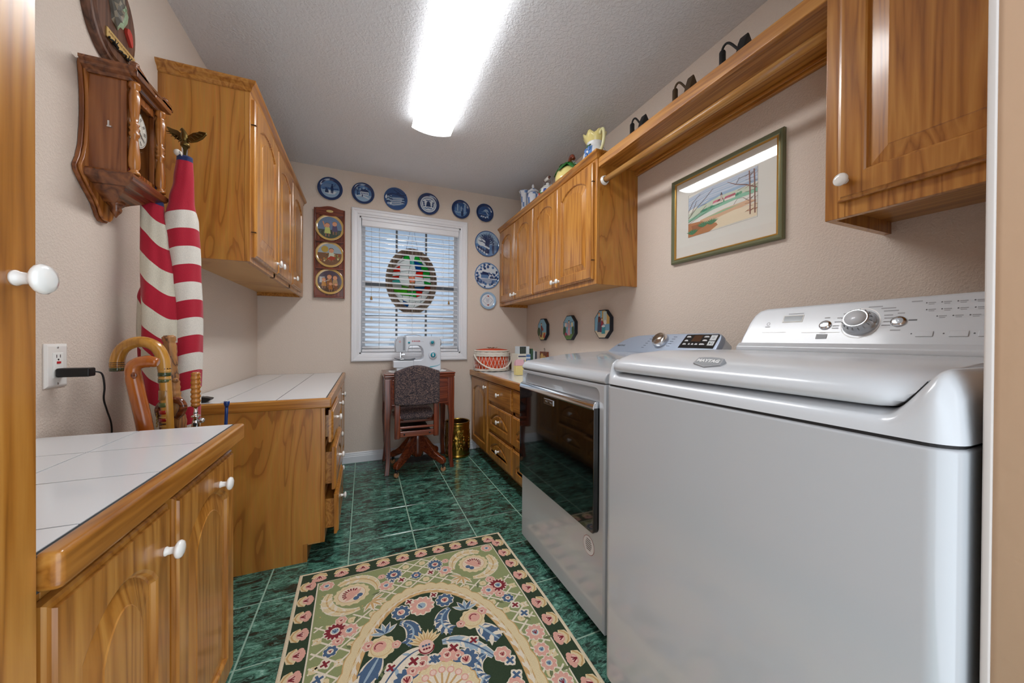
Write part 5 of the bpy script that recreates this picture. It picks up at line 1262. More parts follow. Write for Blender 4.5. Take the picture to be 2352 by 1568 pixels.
# stripes keep their real edges: rows are chosen so that the boundaries fall on ring lines
g = flag_mesh([(1.69, -0.594, 1.62, 0.021), (1.60, -0.597, 1.62, 0.027), (1.53, -0.604, 1.622, 0.034), (1.46, -0.606, 1.625, 0.045), (1.30, -0.598, 1.625, 0.043), (1.15, -0.590, 1.625, 0.042), (1.0, -0.589, 1.625, 0.041), (0.76, -0.590, 1.625, 0.040), (0.60, -0.592, 1.625, 0.030)], 0.016, st1, 0.5, 3, 0.06, ztop=1.69, zbot=0.60, rows=173)
obj('cloth', g, M['cloth'], fr1)
g = MB(); g.tube([(-0.594, 1.62, 0.02), (-0.594, 1.62, 1.735)], 0.0095, 14); obj('pole', g, M['chrome'], fr1)
g = MB(); g.lathe([(0.06, 0), (0.06, 0.012), (0.02, 0.02), (0.014, 0.03), (0.014, 0.06)], (-0.594, 1.62, 0), n=20); obj('pole_base', g, M['dbrass'], fr1)
g = MB(); g.lathe([(0.013, 0), (0.0135, 0.006), (0.012, 0.014), (0.009, 0.017)], (-0.594, 1.62, 1.728), n=16); eg = obj('eagle_finial', g, M['dbrass'], fr1)
rv = Vector((math.cos(TH), -math.sin(TH), 0)); fv = Vector((math.sin(TH), math.cos(TH), 0)); eo = Vector((-0.594, 1.62, 1.743))
g = MB(); pth = [eo+Vector((0, 0, 0.0)), eo+Vector((0, 0, 0.014)), eo-rv*0.003+Vector((0, 0, 0.028)), eo-rv*0.006+Vector((0, 0, 0.040)), eo-rv*0.010+Vector((0, 0, 0.046)), eo-rv*0.019+Vector((0, 0, 0.044))]
g.tube(pth, [0.008, 0.012, 0.0095, 0.006, 0.0058, 0.0008], 10); obj('eagle_body', g, M['dbrass'], eg)
def wing(s_, tip, pts):
    g = MB(); g.prism(pts, -0.003, 0.003, lambda a, b_, h: tuple(eo+rv*(s_*a*1.15)+fv*(h+0.35*abs(a)*0.3)+Vector((0, 0, b_*1.08)))); o = obj('wing', g, M['dbrass'], eg, 0.0012)
    for k in range(5):
        f = MB(); q0 = (0.012+0.010*k, 0.006+0.006*k); q1 = (0.022+0.0135*k, 0.000+0.0085*k+0.004*(s_ < 0)*k/2)
        f.tube([eo+rv*(s_*q0[0])-fv*0.003+Vector((0, 0, q0[1]+0.006)), eo+rv*(s_*q1[0])-fv*0.002+Vector((0, 0, q1[1]))], [0.0022, 0.001], 6); obj('feather', f, M['dbrass'], o)
wing(-1, 0, [(0.003, 0.004), (0.014, 0.002), (0.026, 0.010), (0.040, 0.022), (0.052, 0.036), (0.062, 0.054), (0.058, 0.055), (0.040, 0.046), (0.024, 0.040), (0.012, 0.030), (0.004, 0.016)])
wing(1, 0, [(0.003, 0.004), (0.016, 0.000), (0.034, 0.004), (0.050, 0.014), (0.062, 0.030), (0.060, 0.036), (0.042, 0.036), (0.024, 0.032), (0.010, 0.022), (0.004, 0.014)])
g = MB(); kc = Vector((-0.610, 1.606, 1.697)); g.ball(kc, 0.0105, 12, 1.1); g.tube([kc+Vector((0.004, 0, 0.006)), kc+rv*0.012+Vector((0, 0, 0.002)), kc+rv*0.016+Vector((0, 0, -0.012))], [0.006, 0.004, 0.003], 8, flat=0.5); obj('tied_heading', g, plain('white_canvas', rgb(216, 208, 196), 0.9), fr1)

fr2 = thing('furled_flag', (-0.668, 1.60, 0), 'faded furled striped flag leaning against the wall below the clock', 'flag', 'flags in the corner')
FW_ = rgb(216, 210, 192)
def st2(z):
    if z > 1.520: return NAV
    if z > 1.478: return RED
    k = int((1.478-z)/0.0790); return FW_ if k % 2 == 0 else RED
g = flag_mesh([(1.57, -0.672, 1.60, 0.024), (1.48, -0.672, 1.60, 0.030), (1.38, -0.664, 1.60, 0.036), (1.25, -0.655, 1.598, 0.044), (1.12, -0.652, 1.595, 0.047), (0.95, -0.650, 1.592, 0.050), (0.70, -0.650, 1.59, 0.052), (0.45, -0.65, 1.59, 0.03)], -0.050, st2, 1.9, 3, 0.10, ztop=1.57, zbot=0.45, rows=168)
obj('cloth', g, M['cloth'], fr2)
def st3(z): return RED if z > 1.165 else (FW_ if int((1.165-z)/0.150) % 2 == 0 else RED)
g = flag_mesh([(1.27, -0.690, 1.625, 0.010), (1.18, -0.694, 1.620, 0.024), (1.05, -0.688, 1.620, 0.034), (0.85, -0.682, 1.62, 0.034), (0.62, -0.68, 1.62, 0.02)], -0.042, st3, 0.2, 2, 0.12, ztop=1.27, zbot=0.62, rows=100)
obj('outer_fold', g, M['cloth'], fr2)
g = MB(); g.tube([(-0.655, 1.60, 0.0), (-0.670, 1.60, 1.60)], 0.009, 12); obj('pole', g, M['cherry_z'], fr2)
g = MB(); g.lathe([(0.009, 0), (0.013, 0.004), (0.010, 0.016), (0.002, 0.03)], (-0.670, 1.60, 1.60), n=12); obj('pole_finial', g, M['dbrass'], fr2)

# ================================================================== CANES between the counters
def to_world(y, pts): return [(a, y, z) for a, z in pts]
M['cane_y'] = wood('bamboo_cane', rgb(150, 98, 30), rgb(190, 134, 50), rgb(212, 162, 80), 'z', 0.25, 0.5, ring=4)
M['cane_o'] = wood('orange_cane', rgb(104, 44, 10), rgb(152, 74, 20), rgb(178, 100, 34), 'z', 0.22, 0.6, ring=5)
M['bark'] = plywood('branch_bark', rgb(84, 56, 38), rgb(138, 92, 52), rgb(176, 122, 66), (30, 30, 7), 4, 0.7)
M['horn'] = wood('polished_horn', rgb(58, 24, 12), rgb(104, 50, 24), rgb(140, 76, 40), 'x', 0.15, 0.7)
c1 = thing('walking_cane', (-0.565, 1.44, 0), 'tan crook handled walking cane with painted bands', 'cane', 'canes in the corner')
pth = smooth_path(to_world(1.44, [(-0.687, 0.944), (-0.688, 0.975), (-0.676, 1.010), (-0.650, 1.029), (-0.622, 1.030), (-0.597, 1.014), (-0.583, 0.984), (-0.579, 0.950), (-0.574, 0.86), (-0.570, 0.76), (-0.560, 0.4), (-0.556, 0.0)]), 6)
rad = [0.0165 if p_.z > 0.94 else 0.0150 for p_ in pth]
def ccol(k, i): return None
g = MB(); g.tube(pth, rad, 14); shaft = obj('shaft', g, M['cane_y'], c1)
bands = [(0.948, (60, 34, 20), 0.004), (0.940, (190, 150, 80), 0.003), (0.930, (58, 72, 44), 0.012), (0.918, (196, 158, 90), 0.003), (0.910, (80, 88, 50), 0.010), (0.865, (150, 112, 60), 0.030), (0.835, (92, 104, 60), 0.014), (0.812, (160, 36, 26), 0.012), (0.797, (206, 166, 96), 0.003), (0.788, (140, 24, 24), 0.010), (0.776, (50, 30, 20), 0.004), (0.768, (200, 160, 90), 0.003), (0.752, (160, 40, 30), 0.012)]
for z, c_, hh in bands:
    x = -0.5785+0.0048*(0.95-z)/0.19
    g = MB(); g.lathe([(0.0152, -hh/2), (0.0158, -hh/2+0.0005), (0.0158, hh/2-0.0005), (0.0152, hh/2)], (x, 1.44, z), n=16, col=rgb(*c_)); obj('painted_band', g, M['glaze'], c1)
for z in (0.949, 0.957, 0.963, 0.969):
    g = MB(); g.lathe([(0.0166, -0.0012), (0.0172, 0), (0.0166, 0.0012)] if z > 0.95 else [(0.0166, -0.006), (0.0173, -0.003), (0.0173, 0.003), (0.0166, 0.005)], (-0.688, 1.44, z), n=16, col=rgb(62, 66, 40) if z < 0.95 else rgb(70, 40, 20)); obj('painted_band', g, M['glaze'], c1)
c2 = thing('walking_cane', (-0.60, 1.375, 0), 'polished orange wood cane with a straight bent handle', 'cane', 'canes in the corner')
pth = smooth_path(to_world(1.375, [(-0.566, 0.969), (-0.585, 0.974), (-0.605, 0.972), (-0.619, 0.963), (-0.623, 0.945), (-0.617, 0.90), (-0.596, 0.775), (-0.58, 0.6), (-0.545, 0.0)]), 6)
g = MB(); g.tube(pth, [0.0085, 0.0125, 0.0142, 0.0150, 0.0156, 0.0162]+[0.0175 if p_.z > 0.93 else 0.0185 for p_ in pth[6:]], 14); obj('shaft', g, M['cane_o'], c2)
g = MB(); g.ball((-0.6135, 1.3585, 0.935), 0.0075, 10, 1.3, sy=0.4); obj('knot', g, M['horn'], c2)
c3 = thing('walking_stick', (-0.52, 1.50, 0), 'rough bark covered branch walking stick between the canes', 'walking stick', 'canes in the corner')
pts = [(-0.592, 1.052), (-0.590, 1.03), (-0.586, 0.98), (-0.584, 0.93), (-0.578, 0.88), (-0.575, 0.84), (-0.566, 0.79), (-0.561, 0.74), (-0.555, 0.6), (-0.545, 0.0)]
pth = smooth_path(to_world(1.50, pts), 6); rr_ = random.Random(5)
g = MB(); g.tube(pth, [0.0145+0.0035*rr_.random()-(0.004 if k < 2 else 0) for k in range(len(pth))], 12); obj('shaft', g, M['bark'], c3)
for x, z in ((-0.571, 0.905), (-0.583, 0.862), (-0.594, 0.965)):
    g = MB(); g.ball((x, 1.490, z), 0.009, 8); obj('knot', g, M['bark'], c3)
c4 = thing('walking_cane', (-0.585, 1.472, 0), 'small dark polished horn handled cane with brass bead chain', 'cane', 'canes in the corner')
pth = smooth_path(to_world(1.472, [(-0.560, 0.785), (-0.549, 0.802), (-0.544, 0.822), (-0.552, 0.838), (-0.572, 0.844), (-0.592, 0.838), (-0.604, 0.820), (-0.603, 0.80), (-0.594, 0.765), (-0.588, 0.6), (-0.58, 0.0)]), 6)
g = MB(); g.tube(pth, [0.0085]*4+[0.0105]*(len(pth)-4), 12); obj('shaft', g, M['horn'], c4)
for k in range(9):
    g = MB(); g.ball((-0.603+0.001*(k % 2), 1.455, 0.806-0.0052*k), 0.0024, 8); obj('chain_bead', g, M['brass'], c4)
c5 = thing('shoehorn_stick', (-0.495, 1.42, 0), 'metal stick with ridged turned wood handle and jingle bell', 'stick', 'canes in the corner')
pr = []
for k in range(41):
    z = 0.826+0.110*k/40; pr.append((0.0118+0.0013*math.sin(k/40*PI*2*7.5)+(0.0 if 1 < k < 39 else -0.003), z))
g = MB(); g.lathe(pr, (-0.494, 1.42, 0), n=18); obj('handle', g, wood('amber_wood', rgb(130, 72, 20), rgb(172, 106, 36), rgb(194, 132, 56), 'z', 0.25, 0.5), c5)
g = MB(); g.lathe([(0.005, 0.826), (0.005, 0.812), (0.007, 0.806), (0.005, 0.802), (0.012, 0.798), (0.012, 0.794), (0.006, 0.790), (0.0085, 0.782), (0.011, 0.762), (0.006, 0.74), (0.006, 0.0)], (-0.494, 1.42, 0), n=16); obj('metal_shaft', g, M['chrome'], c5)
g = MB(); g.ball((-0.477, 1.415, 0.782), 0.0085, 14); obj('bell', g, M['knob_s'], c5)
c6 = thing('blue_rod', (-0.435, 1.60, 0), 'thin blue rod with a capped tip leaning behind the near counter', 'rod')
g = MB(); g.tube([(-0.52, 1.70, 0.0), (-0.476, 1.627, 0.76), (-0.4735, 1.623, 0.80)], 0.0055, 10); obj('shaft', g, plain('blue_plastic', rgb(16, 56, 120), 0.3, coat=0.4), c6)
g = MB(); g.lathe([(0.0055, -0.018), (0.0085, -0.008), (0.0095, 0), (0.008, 0.004), (0.001, 0.005)], (-0.4735, 1.623, 0.805), n=14); obj('cap', g, bpy.data.materials['blue_plastic'], c6)
g = MB(); g.lathe([(0.007, 0.0045), (0.0065, 0.0062), (0.001, 0.0065)], (-0.4735, 1.623, 0.805), n=14); obj('cap_top', g, M['knob'], c6)
hs_ = thing('black_clip', (-0.655, 1.95, 0.7618), 'small black wedge shaped gadget on the far counter', 'gadget')
g = MB(); g.prism([(-0.705, 0.7618), (-0.640, 0.7618), (-0.622, 0.772), (-0.620, 0.779), (-0.645, 0.786), (-0.700, 0.785)], 1.93, 1.97, lambda a, b_, h: (a, h, b_)); obj('casing', g, M['black'], hs_, 0.003, 2)
g = MB(); g.box(-0.690, 1.935, 0.785, -0.655, 1.965, 0.7875); obj('top_pad', g, M['dgrey'], hs_, 0.001)
# ================================================================== RUG
RCX, RCY, RW, RL = 0.213, 1.018, 0.463, 0.762
rg = thing('area_rug', (RCX, RCY, 0), 'hooked wool rug with floral oval medallion and dark green border on the tiles', 'rug')
def edge(a, b_):   # slightly wavy outline
    return (a+0.006*math.sin(b_*5.2+0.6)*(abs(a)/RW), b_+0.006*math.sin(a*7.0+0.9)*(abs(b_)/RL))
def RF(zoff): return lambda a, b_, h: (RCX+edge(a, b_)[0], RCY+edge(a, b_)[1], 0.0062+zoff+h)
DG, CRM, TAN, PNK, DRD, BLU, LBL, OLV, DOL = rgb(50, 66, 46), rgb(226, 206, 164), rgb(206, 166, 112), rgb(224, 168, 152), rgb(132, 42, 52), rgb(78, 102, 132), rgb(158, 178, 192), rgb(146, 154, 106), rgb(112, 120, 84)
IVO = rgb(232, 220, 200)
ring = []
for k in range(40): ring.append((-RW+2*RW*k/40, -RL))
for k in range(60): ring.append((RW, -RL+2*RL*k/60))
for k in range(40): ring.append((RW-2*RW*k/40, RL))
for k in range(60): ring.append((-RW, RL-2*RL*k/60))
g = MB(); g.loops([[RF(-0.0062)(a, b_, 0.0006) for a, b_ in ring], [RF(0)(a*1.004, b_*1.003, -0.002) for a, b_ in ring], [RF(0)(a*0.994, b_*0.996, 0) for a, b_ in ring]], smooth=False, col=rgb(228, 212, 182)); obj('pile', g, M['rug'], rg)
p = Print(RF(0.0)); 
def strip(x0, y0, x1, y1, col, lay, n=12):
    for i in range(n):
        for j in range(n):
            p.rect(x0+(x1-x0)*i/n, y0+(y1-y0)*j/n, x0+(x1-x0)*(i+1)/n, y0+(y1-y0)*(j+1)/n, col, lay)
w1, l1 = RW-0.011, RL-0.011
strip(-w1, -l1, w1, l1, DG, 1, 20)
w2, l2 = RW-0.074, RL-0.086
def rose_bud(a, b_, ang, r=0.030):
    c_, s_ = math.cos(ang), math.sin(ang)
    T = lambda x, y: (a+x*c_-y*s_, b_+x*s_+y*c_)
    p.poly([T(x, y) for x, y in ((-1.05*r, 0.1*r), (-0.8*r, 0.85*r), (0, 1.15*r), (0.8*r, 0.85*r), (1.05*r, 0.1*r), (0.6*r, -0.1*r), (-0.6*r, -0.1*r))], CRM, 2)
    p.line([T(-0.95*r, 0.25*r), T(-0.5*r, 0.7*r), T(0, 0.9*r), T(0.5*r, 0.7*r), T(0.95*r, 0.25*r)], 0.18*r, TAN, 3)
    for k in range(5):
        x = (-0.62+0.31*k)*r; q = T(x, (-0.38-0.22*math.sin(PI*k/4))*r); p.disc(q[0], q[1], 0.33*r, PNK, 3, 9)
    q = T(0, -0.05*r); p.disc(q[0], q[1], 0.62*r, PNK, 3, 12, 0.48*r, ang); p.disc(q[0], q[1], 0.42*r, rgb(238, 206, 190), 4, 10, 0.3*r, ang)
    for dx in (-0.3, 0, 0.3): p.line([T(0, 0.3*r), T(dx*r, -0.28*r)], 0.15*r, DRD, 5)
for k in range(10):
    x = -0.385+0.0856*k
    for s_ in (1, -1): rose_bud(x, s_*(RL-0.048), 0 if s_ > 0 else PI)
for k in range(16):
    y = -0.668+0.0891*k
    for s_ in (1, -1): rose_bud(s_*(RW-0.043), y, -PI/2*s_)
strip(-w2, -l2, w2, l2, IVO, 2, 10)
p.build('border', M['rug'], rg)
p = Print(RF(0.0009))
w3, l3 = w2-0.005, l2-0.005
strip(-w3, -l3, w3, l3, OLV, 0, 14)
S4 = [(1, 1), (-1, 1), (1, -1), (-1, -1)]
def in_rect(a, b_): return abs(a) < w3 and abs(b_) < l3
# lattice of ivory lines with tan quatrefoils
for k in range(-26, 27):
    for d_ in (1, -1):
        seg = []
        for q in range(121):
            a = -w3+2*w3*q/120; b_ = d_*a*0.80+k*0.058
            if in_rect(a, b_): seg.append((a, b_))
        if len(seg) > 2:
            for i in range(0, len(seg)-1, 4): p.line(seg[i:i+5], 0.0065, IVO, 1)
for k in range(-12, 13):
    for q in range(-14, 15):
        a, b_ = q*0.03625*2+(0.03625 if k % 2 else 0), k*0.029*2/1+0.0
        for da, db in ((0, 0),):
            if in_rect(a+da+0.012, b_+0.012) and in_rect(a-0.012, b_-0.012): p.petals(a, b_+0.0, 0.015, 4, CRM, 1, 0.8, 0.05, PI/4); p.disc(a, b_, 0.003, TAN, 2, 6)
def flower(a, b_, r, n, c1, c2, c3, lay=3):
    p.disc(a, b_, r*1.04, IVO, lay, 4*n, wob=0.06, wn=n); p.petals(a, b_, r, n, c1, lay+1, 0.8, 0.25); p.disc(a, b_, r*0.45, IVO, lay+2, 12); p.disc(a, b_, r*0.33, c2, lay+2.5, 10)
    for q in (-0.5, 0, 0.5): p.line([(a, b_-r*0.22), (a+q*r*0.5, b_+r*0.22)], r*0.10, c3, lay+3)
def xflower(a, b_, r, col, lay=3):
    p.disc(a, b_, r*1.05, IVO, lay, 16, wob=0.18, wn=4, rot=0.4)
    for t in (0.4, 0.4+PI/2): p.line([(a-r*0.8*math.cos(t), b_-r*0.8*math.sin(t)), (a+r*0.8*math.cos(t), b_+r*0.8*math.sin(t))], r*0.42, col, lay+1)
def spiral(cx_, cy_, r0, r1, t0, t1, n=22): return [(cx_+(r0+(r1-r0)*k/n)*math.cos(t0+(t1-t0)*k/n), cy_+(r0+(r1-r0)*k/n)*math.sin(t0+(t1-t0)*k/n)) for k in range(n+1)]
def acanthus(path, wd, base, lines, lay, fr=1):
    n = len(path); ws = [wd*(0.35+0.9*math.sin(PI*min(1, (k+1)/n*0.9)))*1.0 for k in range(n)]
    p.line(path, [w_*1.25 for w_ in ws], IVO, lay); p.line(path, ws, base, lay+0.5)
    for k in range(1, n-2, 2):
        ax, ay = path[k]; bx, by = path[k+1]; d = math.hypot(bx-ax, by-ay) or 1; tx, ty = (bx-ax)/d, (by-ay)/d; nx, ny = -ty, tx
        for s_ in (1, -1):
            L_ = ws[k]*0.95
            p.leaf(ax, ay, L_, L_*0.36, math.atan2(s_*ny*0.8+ty*0.75, s_*nx*0.8+tx*0.75), IVO if k % 4 == 1 else base, lay+1)
    p.line(path, [w_*0.16 for w_ in ws], lines, lay+1.5)
for sx_, sy_ in S4:
    X = lambda a: sx_*a
    Yv = lambda t: sy_*(RL-t)
    cxs, cys = X(0.256), Yv(0.213)
    # corner patch
    pts = [(X(w3), Yv(RL-l3)), (X(0.10), Yv(RL-l3)), (X(0.13), Yv(0.20)), (X(0.20), Yv(0.30)), (X(0.30), Yv(0.36)), (X(w3), Yv(0.34))]
    p.poly(pts if sx_*sy_ < 0 else list(reversed(pts)), OLV, 2)
    for q in range(2):
        t0 = math.atan2(sy_*0.9, sx_*0.5)+PI if q == 0 else math.atan2(sy_*0.3, sx_*0.9)+PI
        d_ = 1 if (q == 0) == (sx_*sy_ > 0) else -1
        acanthus(spiral(cxs, cys, 0.098, 0.088, t0+0.2*d_, t0+d_*2.5), 0.030, CRM, TAN, 3)
    for q in range(5): p.leaf(X(0.185), Yv(0.285), 0.060, 0.02, math.atan2(-sy_, -sx_)+(q-2)*0.65, IVO, 4); 
    for q in range(5): p.leaf(X(0.185), Yv(0.285), 0.052, 0.010, math.atan2(-sy_, -sx_)+(q-2)*0.65, TAN, 5)
    p.disc(cxs, cys, 0.066, CRM, 4, 60, 0.062, wob=0.05, wn=15); p.disc(cxs, cys, 0.052, TAN, 5, 30, 0.048); p.disc(cxs, cys, 0.050, rgb(234, 214, 190), 5.5, 30, 0.046)
    for q in range(9):
        t = math.atan2(sy_, sx_)+(q-4)*0.33; p.leaf(cxs-0.012*sx_, cys-0.012*sy_, 0.046, 0.014, t, PNK, 6)
        p.line([(cxs+0.022*math.cos(t), cys+0.022*math.sin(t)), (cxs+0.036*math.cos(t), cys+0.036*math.sin(t))], 0.0055, DRD, 7)
    p.disc(cxs-0.030*sx_, cys-0.016*sy_, 0.011, BLU, 7, 10); p.disc(cxs-0.016*sx_, cys-0.030*sy_, 0.011, BLU, 7, 10)
    flower(X(0.352), Yv(0.121), 0.027, 9, PNK, LBL, BLU, 4)
    flower(X(0.090), Yv(0.158), 0.034, 13, BLU, PNK, DRD, 4); flower(X(0.125), Yv(0.215), 0.028, 8, PNK, LBL, BLU, 4); xflower(X(0.062), Yv(0.205), 0.017, DRD, 4); xflower(X(0.100), Yv(0.196), 0.014, BLU, 5)
    flower(X(0.140), Yv(0.150), 0.015, 6, PNK, PNK, DRD, 4)
    flower(X(0.308), Yv(0.390), 0.036, 14, DRD, LBL, BLU, 4); flower(X(0.262), Yv(0.405), 0.030, 9, PNK, LBL, BLU, 4); flower(X(0.290), Yv(0.345), 0.020, 7, PNK, PNK, DRD, 4); flower(X(0.297), Yv(0.440), 0.020, 7, PNK, PNK, DRD, 4)
    flower(X(0.318), Yv(0.475), 0.023, 7, BLU, IVO, DRD, 4); xflower(X(0.330), Yv(0.520), 0.018, DRD, 4); xflower(X(0.345), Yv(0.57), 0.020, BLU, 4); flower(X(0.345), Yv(0.665), 0.033, 10, PNK, LBL, DRD, 4); flower(X(0.335), Yv(0.735), 0.026, 8, PNK, LBL, BLU, 4)
    for q, (a, t) in enumerate(((0.36, 0.70), (0.32, 0.69), (0.355, 0.61), (0.15, 0.245), (0.235, 0.345), (0.27, 0.47))): p.leaf(X(a), Yv(t), 0.035, 0.012, q*1.1, DOL, 3)
flower(0, RL-0.20, 0.022, 7, BLU, PNK, DRD, 4); flower(0, -(RL-0.20), 0.022, 7, BLU, PNK, DRD, 4)
p.build('corner_field', M['rug'], rg)
# oval medallion
p = Print(RF(0.0030))
def oval(a, b_, col, lay, n=96, wob=0, wn=0):
    pts = [(a*(1+wob*abs(math.cos(wn*k*PI/n)))*math.cos(2*PI*k/n), b_*(1+wob*abs(math.cos(wn*k*PI/n)))*math.sin(2*PI*k/n)) for k in range(n)]; p.poly(pts, col, lay)
oval(0.302, 0.488, TAN, 0, 240, 0.022, 40); oval(0.298, 0.484, CRM, 1, 240, 0.022, 40); oval(0.276, 0.460, TAN, 2); oval(0.272, 0.456, IVO, 3); oval(0.254, 0.438, TAN, 4); oval(0.250, 0.434, DG, 5)
for k in range(64):
    t = 2*PI*k/64; a, b_ = 0.262*math.cos(t), 0.446*math.sin(t); ta = math.atan2(0.446*math.cos(t), -0.262*math.sin(t))
    p.leaf(a, b_, 0.040, 0.013, ta+0.25, TAN if k % 2 else rgb(222, 182, 130), 4.5); p.leaf(a*1.02, b_*1.015, 0.034, 0.008, ta-0.2, CRM, 4.7)
for s_ in (1, -1):
    Y2 = lambda t: s_*(RL-t)
    flower(-0.005, Y2(0.392), 0.046, 12, PNK, LBL, BLU, 6); 
    for sx_ in (1, -1):
        X = lambda a: sx_*a
        flower(X(0.083), Y2(0.396), 0.034, 9, BLU, PNK, DRD, 6); xflower(X(0.048), Y2(0.352), 0.016, DRD, 6)
        for q in range(5): p.leaf(X(0.145), Y2(0.475), 0.055, 0.020, math.atan2(s_*1.0, sx_*0.15)+(q-2)*0.55, IVO, 6); p.leaf(X(0.145), Y2(0.475), 0.050, 0.013, math.atan2(s_*1.0, sx_*0.15)+(q-2)*0.55, BLU if q % 2 else LBL, 7)
        # cream rose
        p.disc(X(0.158), Y2(0.527), 0.044, CRM, 7, 40, 0.046, wob=0.07, wn=9); p.disc(X(0.158), Y2(0.527), 0.036, TAN, 8, 24); p.disc(X(0.158), Y2(0.527), 0.034, CRM, 8.5, 24); p.disc(X(0.165), Y2(0.522), 0.022, PNK, 9, 16)
        p.line(spiral(X(0.165), Y2(0.522), 0.012, 0.016, 0.5, 3.6, 10), 0.004, DRD, 10); flower(X(0.200), Y2(0.505), 0.020, 6, PNK, PNK, DRD, 6); flower(X(0.112), Y2(0.535), 0.016, 5, PNK, PNK, DRD, 8)
        acanthus(spiral(X(0.105), Y2(0.505), 0.060, 0.050, math.atan2(s_*0.9, -sx_*0.2), math.atan2(s_*0.9, -sx_*0.2)+sx_*s_*2.4), 0.034, BLU, LBL, 6)
        acanthus([(X(0.035+0.012*k), Y2(0.585+0.0016*k*k*0.5)) for k in range(13)], 0.030, LBL, BLU, 6)
        acanthus([(X(0.170+0.006*k), Y2(0.565+0.010*k)) for k in range(9)], 0.044, BLU, LBL, 6.5)
        acanthus(spiral(X(0.155), Y2(0.735), 0.050, 0.040, math.atan2(s_, sx_*0.3), math.atan2(s_, sx_*0.3)+sx_*s_*3.0), 0.028, BLU, LBL, 6)
        flower(X(0.092), Y2(0.678), 0.040, 11, BLU, PNK, DRD, 7); flower(X(0.040), Y2(0.640), 0.028, 7, PNK, PNK, DRD, 7); flower(X(0.072), Y2(0.655), 0.020, 5, PNK, PNK, DRD, 7); xflower(X(0.065), Y2(0.622), 0.022, DRD, 8); xflower(X(0.005), Y2(0.640), 0.020, BLU, 8)
        flower(X(0.207), Y2(0.705), 0.028, 7, PNK, PNK, DRD, 7); xflower(X(0.222), Y2(0.735), 0.019, BLU, 7); xflower(X(0.135), Y2(0.618), 0.018, DRD, 7)
        for q in range(6): p.leaf(X(0.05+0.03*q), Y2(0.60+0.018*(q % 3)), 0.032, 0.012, q*1.3, DOL, 5.5)
    for q in range(9): p.leaf(-0.018, Y2(0.575), 0.066, 0.018, math.atan2(s_, 0)+(q-4)*0.27, CRM, 8); p.leaf(-0.018, Y2(0.575), 0.058, 0.006, math.atan2(s_, 0)+(q-4)*0.27, TAN, 9)
    p.disc(-0.018, Y2(0.585), 0.026, rgb(228, 190, 176), 10, 20, 0.030); p.ring(-0.018, Y2(0.585), 0.022, 0.027, DRD, 11, 20, PI if s_ > 0 else 0, 2*PI if s_ > 0 else PI)
    for q in (-1, 0, 1): p.disc(-0.018+q*0.010, Y2(0.578), 0.0045, BLU, 12, 8); p.disc(-0.018+q*0.009, Y2(0.592), 0.0042, DRD, 12, 8)
# central fan
p.disc(0, 0, 0.112, TAN, 8, 60, 0.108, wob=0.03, wn=22); p.disc(0, 0, 0.108, CRM, 9, 60, 0.104, wob=0.03, wn=22)
for q in range(18):
    t = 2*PI*q/18; p.leaf(0.02*math.cos(t), 0.02*math.sin(t), 0.078, 0.030, t, IVO, 10); p.disc(0.078*math.cos(t), 0.078*math.sin(t), 0.012, PNK, 11, 10); p.disc(0.078*math.cos(t), 0.078*math.sin(t), 0.008, rgb(236, 206, 190), 11.5, 8); p.line([(0.02*math.cos(t), 0.02*math.sin(t)), (0.068*math.cos(t), 0.068*math.sin(t))], 0.006, TAN, 11)
p.build('medallion', M['rug'], rg)

# ================================================================== BACK WALL PLATES
B0, B1, B2, B3, B4 = rgb(24, 50, 96), rgb(44, 82, 138), rgb(90, 130, 178), rgb(150, 180, 208), rgb(214, 224, 232)
def plate(name, x, z, r, rim, label, draw, group='blue plates on the wall', base=None, y=D-0.001, thick=0.018, cat='plate', ruffle=0, flat=0.74):
    t = thing(name, (x, y, z-r), label, cat, group)
    n = 48; g = MB(); rings = []
    pf_ = ((0.45*r, 0.0), (0.55*r, 0.002), (0.80*r, 0.006), (0.985*r, thick), (1.0*r, thick+0.0012), (0.985*r, thick+0.0022), (0.80*r, 0.0092),) if flat < 0.8 else ((0.45*r, 0.0), (0.80*r, 0.0005), (0.95*r, 0.004), (0.985*r, 0.0085), (1.0*r, 0.0095), (0.985*r, 0.0105), (max(0.90, flat+0.035)*r, 0.0098),)
    for rr_, h in pf_+( ((flat+0.015)*r, 0.0075), (flat*r, 0.0072)):
        rings.append([(x+rr_*(1+(ruffle*math.cos(24*2*PI*i/n*1.0) if rr_ > 0.9*r else 0))*math.cos(2*PI*i/n), y-h, z+rr_*math.sin(2*PI*i/n)) for i in range(n)])
    pal = [B4, B4, B4, base or B4, rim, rim, rim, rim]
    g.loops(rings, caps=True, colf=lambda k, i: pal[min(k, 7)]); obj('dish', g, M['glaze'], t)
    ps = r*(flat/0.74 if 0.8 < flat < 0.9 else 1)
    p = Print(lambda a, b_, h: (x+a*ps, y-0.0074-h*1.0, z+b_*ps), 0.0002)
    draw(p); p.build('picture', M['transfer'], t)
    return t
def tree(p, a, b_, h, col, lay, seed=1, spread=0.5, wd=0.05):
    rr_ = random.Random(seed); p.line([(a-0.01, b_), (a, b_+h*0.5), (a+0.01, b_+h*0.6)], [wd*1.6, wd, wd*0.8], col, lay)
    for k in range(9):
        t = PI/2+(k-4)*0.27; L_ = h*(0.42+0.12*rr_.random()); x0, y0 = a, b_+h*(0.42+0.03*(k % 4))
        m_ = (x0+L_*0.55*math.cos(t), y0+L_*0.55*math.sin(t)); e_ = (x0+L_*math.cos(t+0.12), y0+L_*math.sin(t+0.12))
        p.line([(x0, y0), m_, e_], [wd*0.5, wd*0.3, wd*0.12], col, lay)
        for s_ in (-0.5, 0.5): p.line([m_, (m_[0]+L_*0.35*math.cos(t+s_), m_[1]+L_*0.35*math.sin(t+s_))], [wd*0.25, wd*0.08], col, lay)
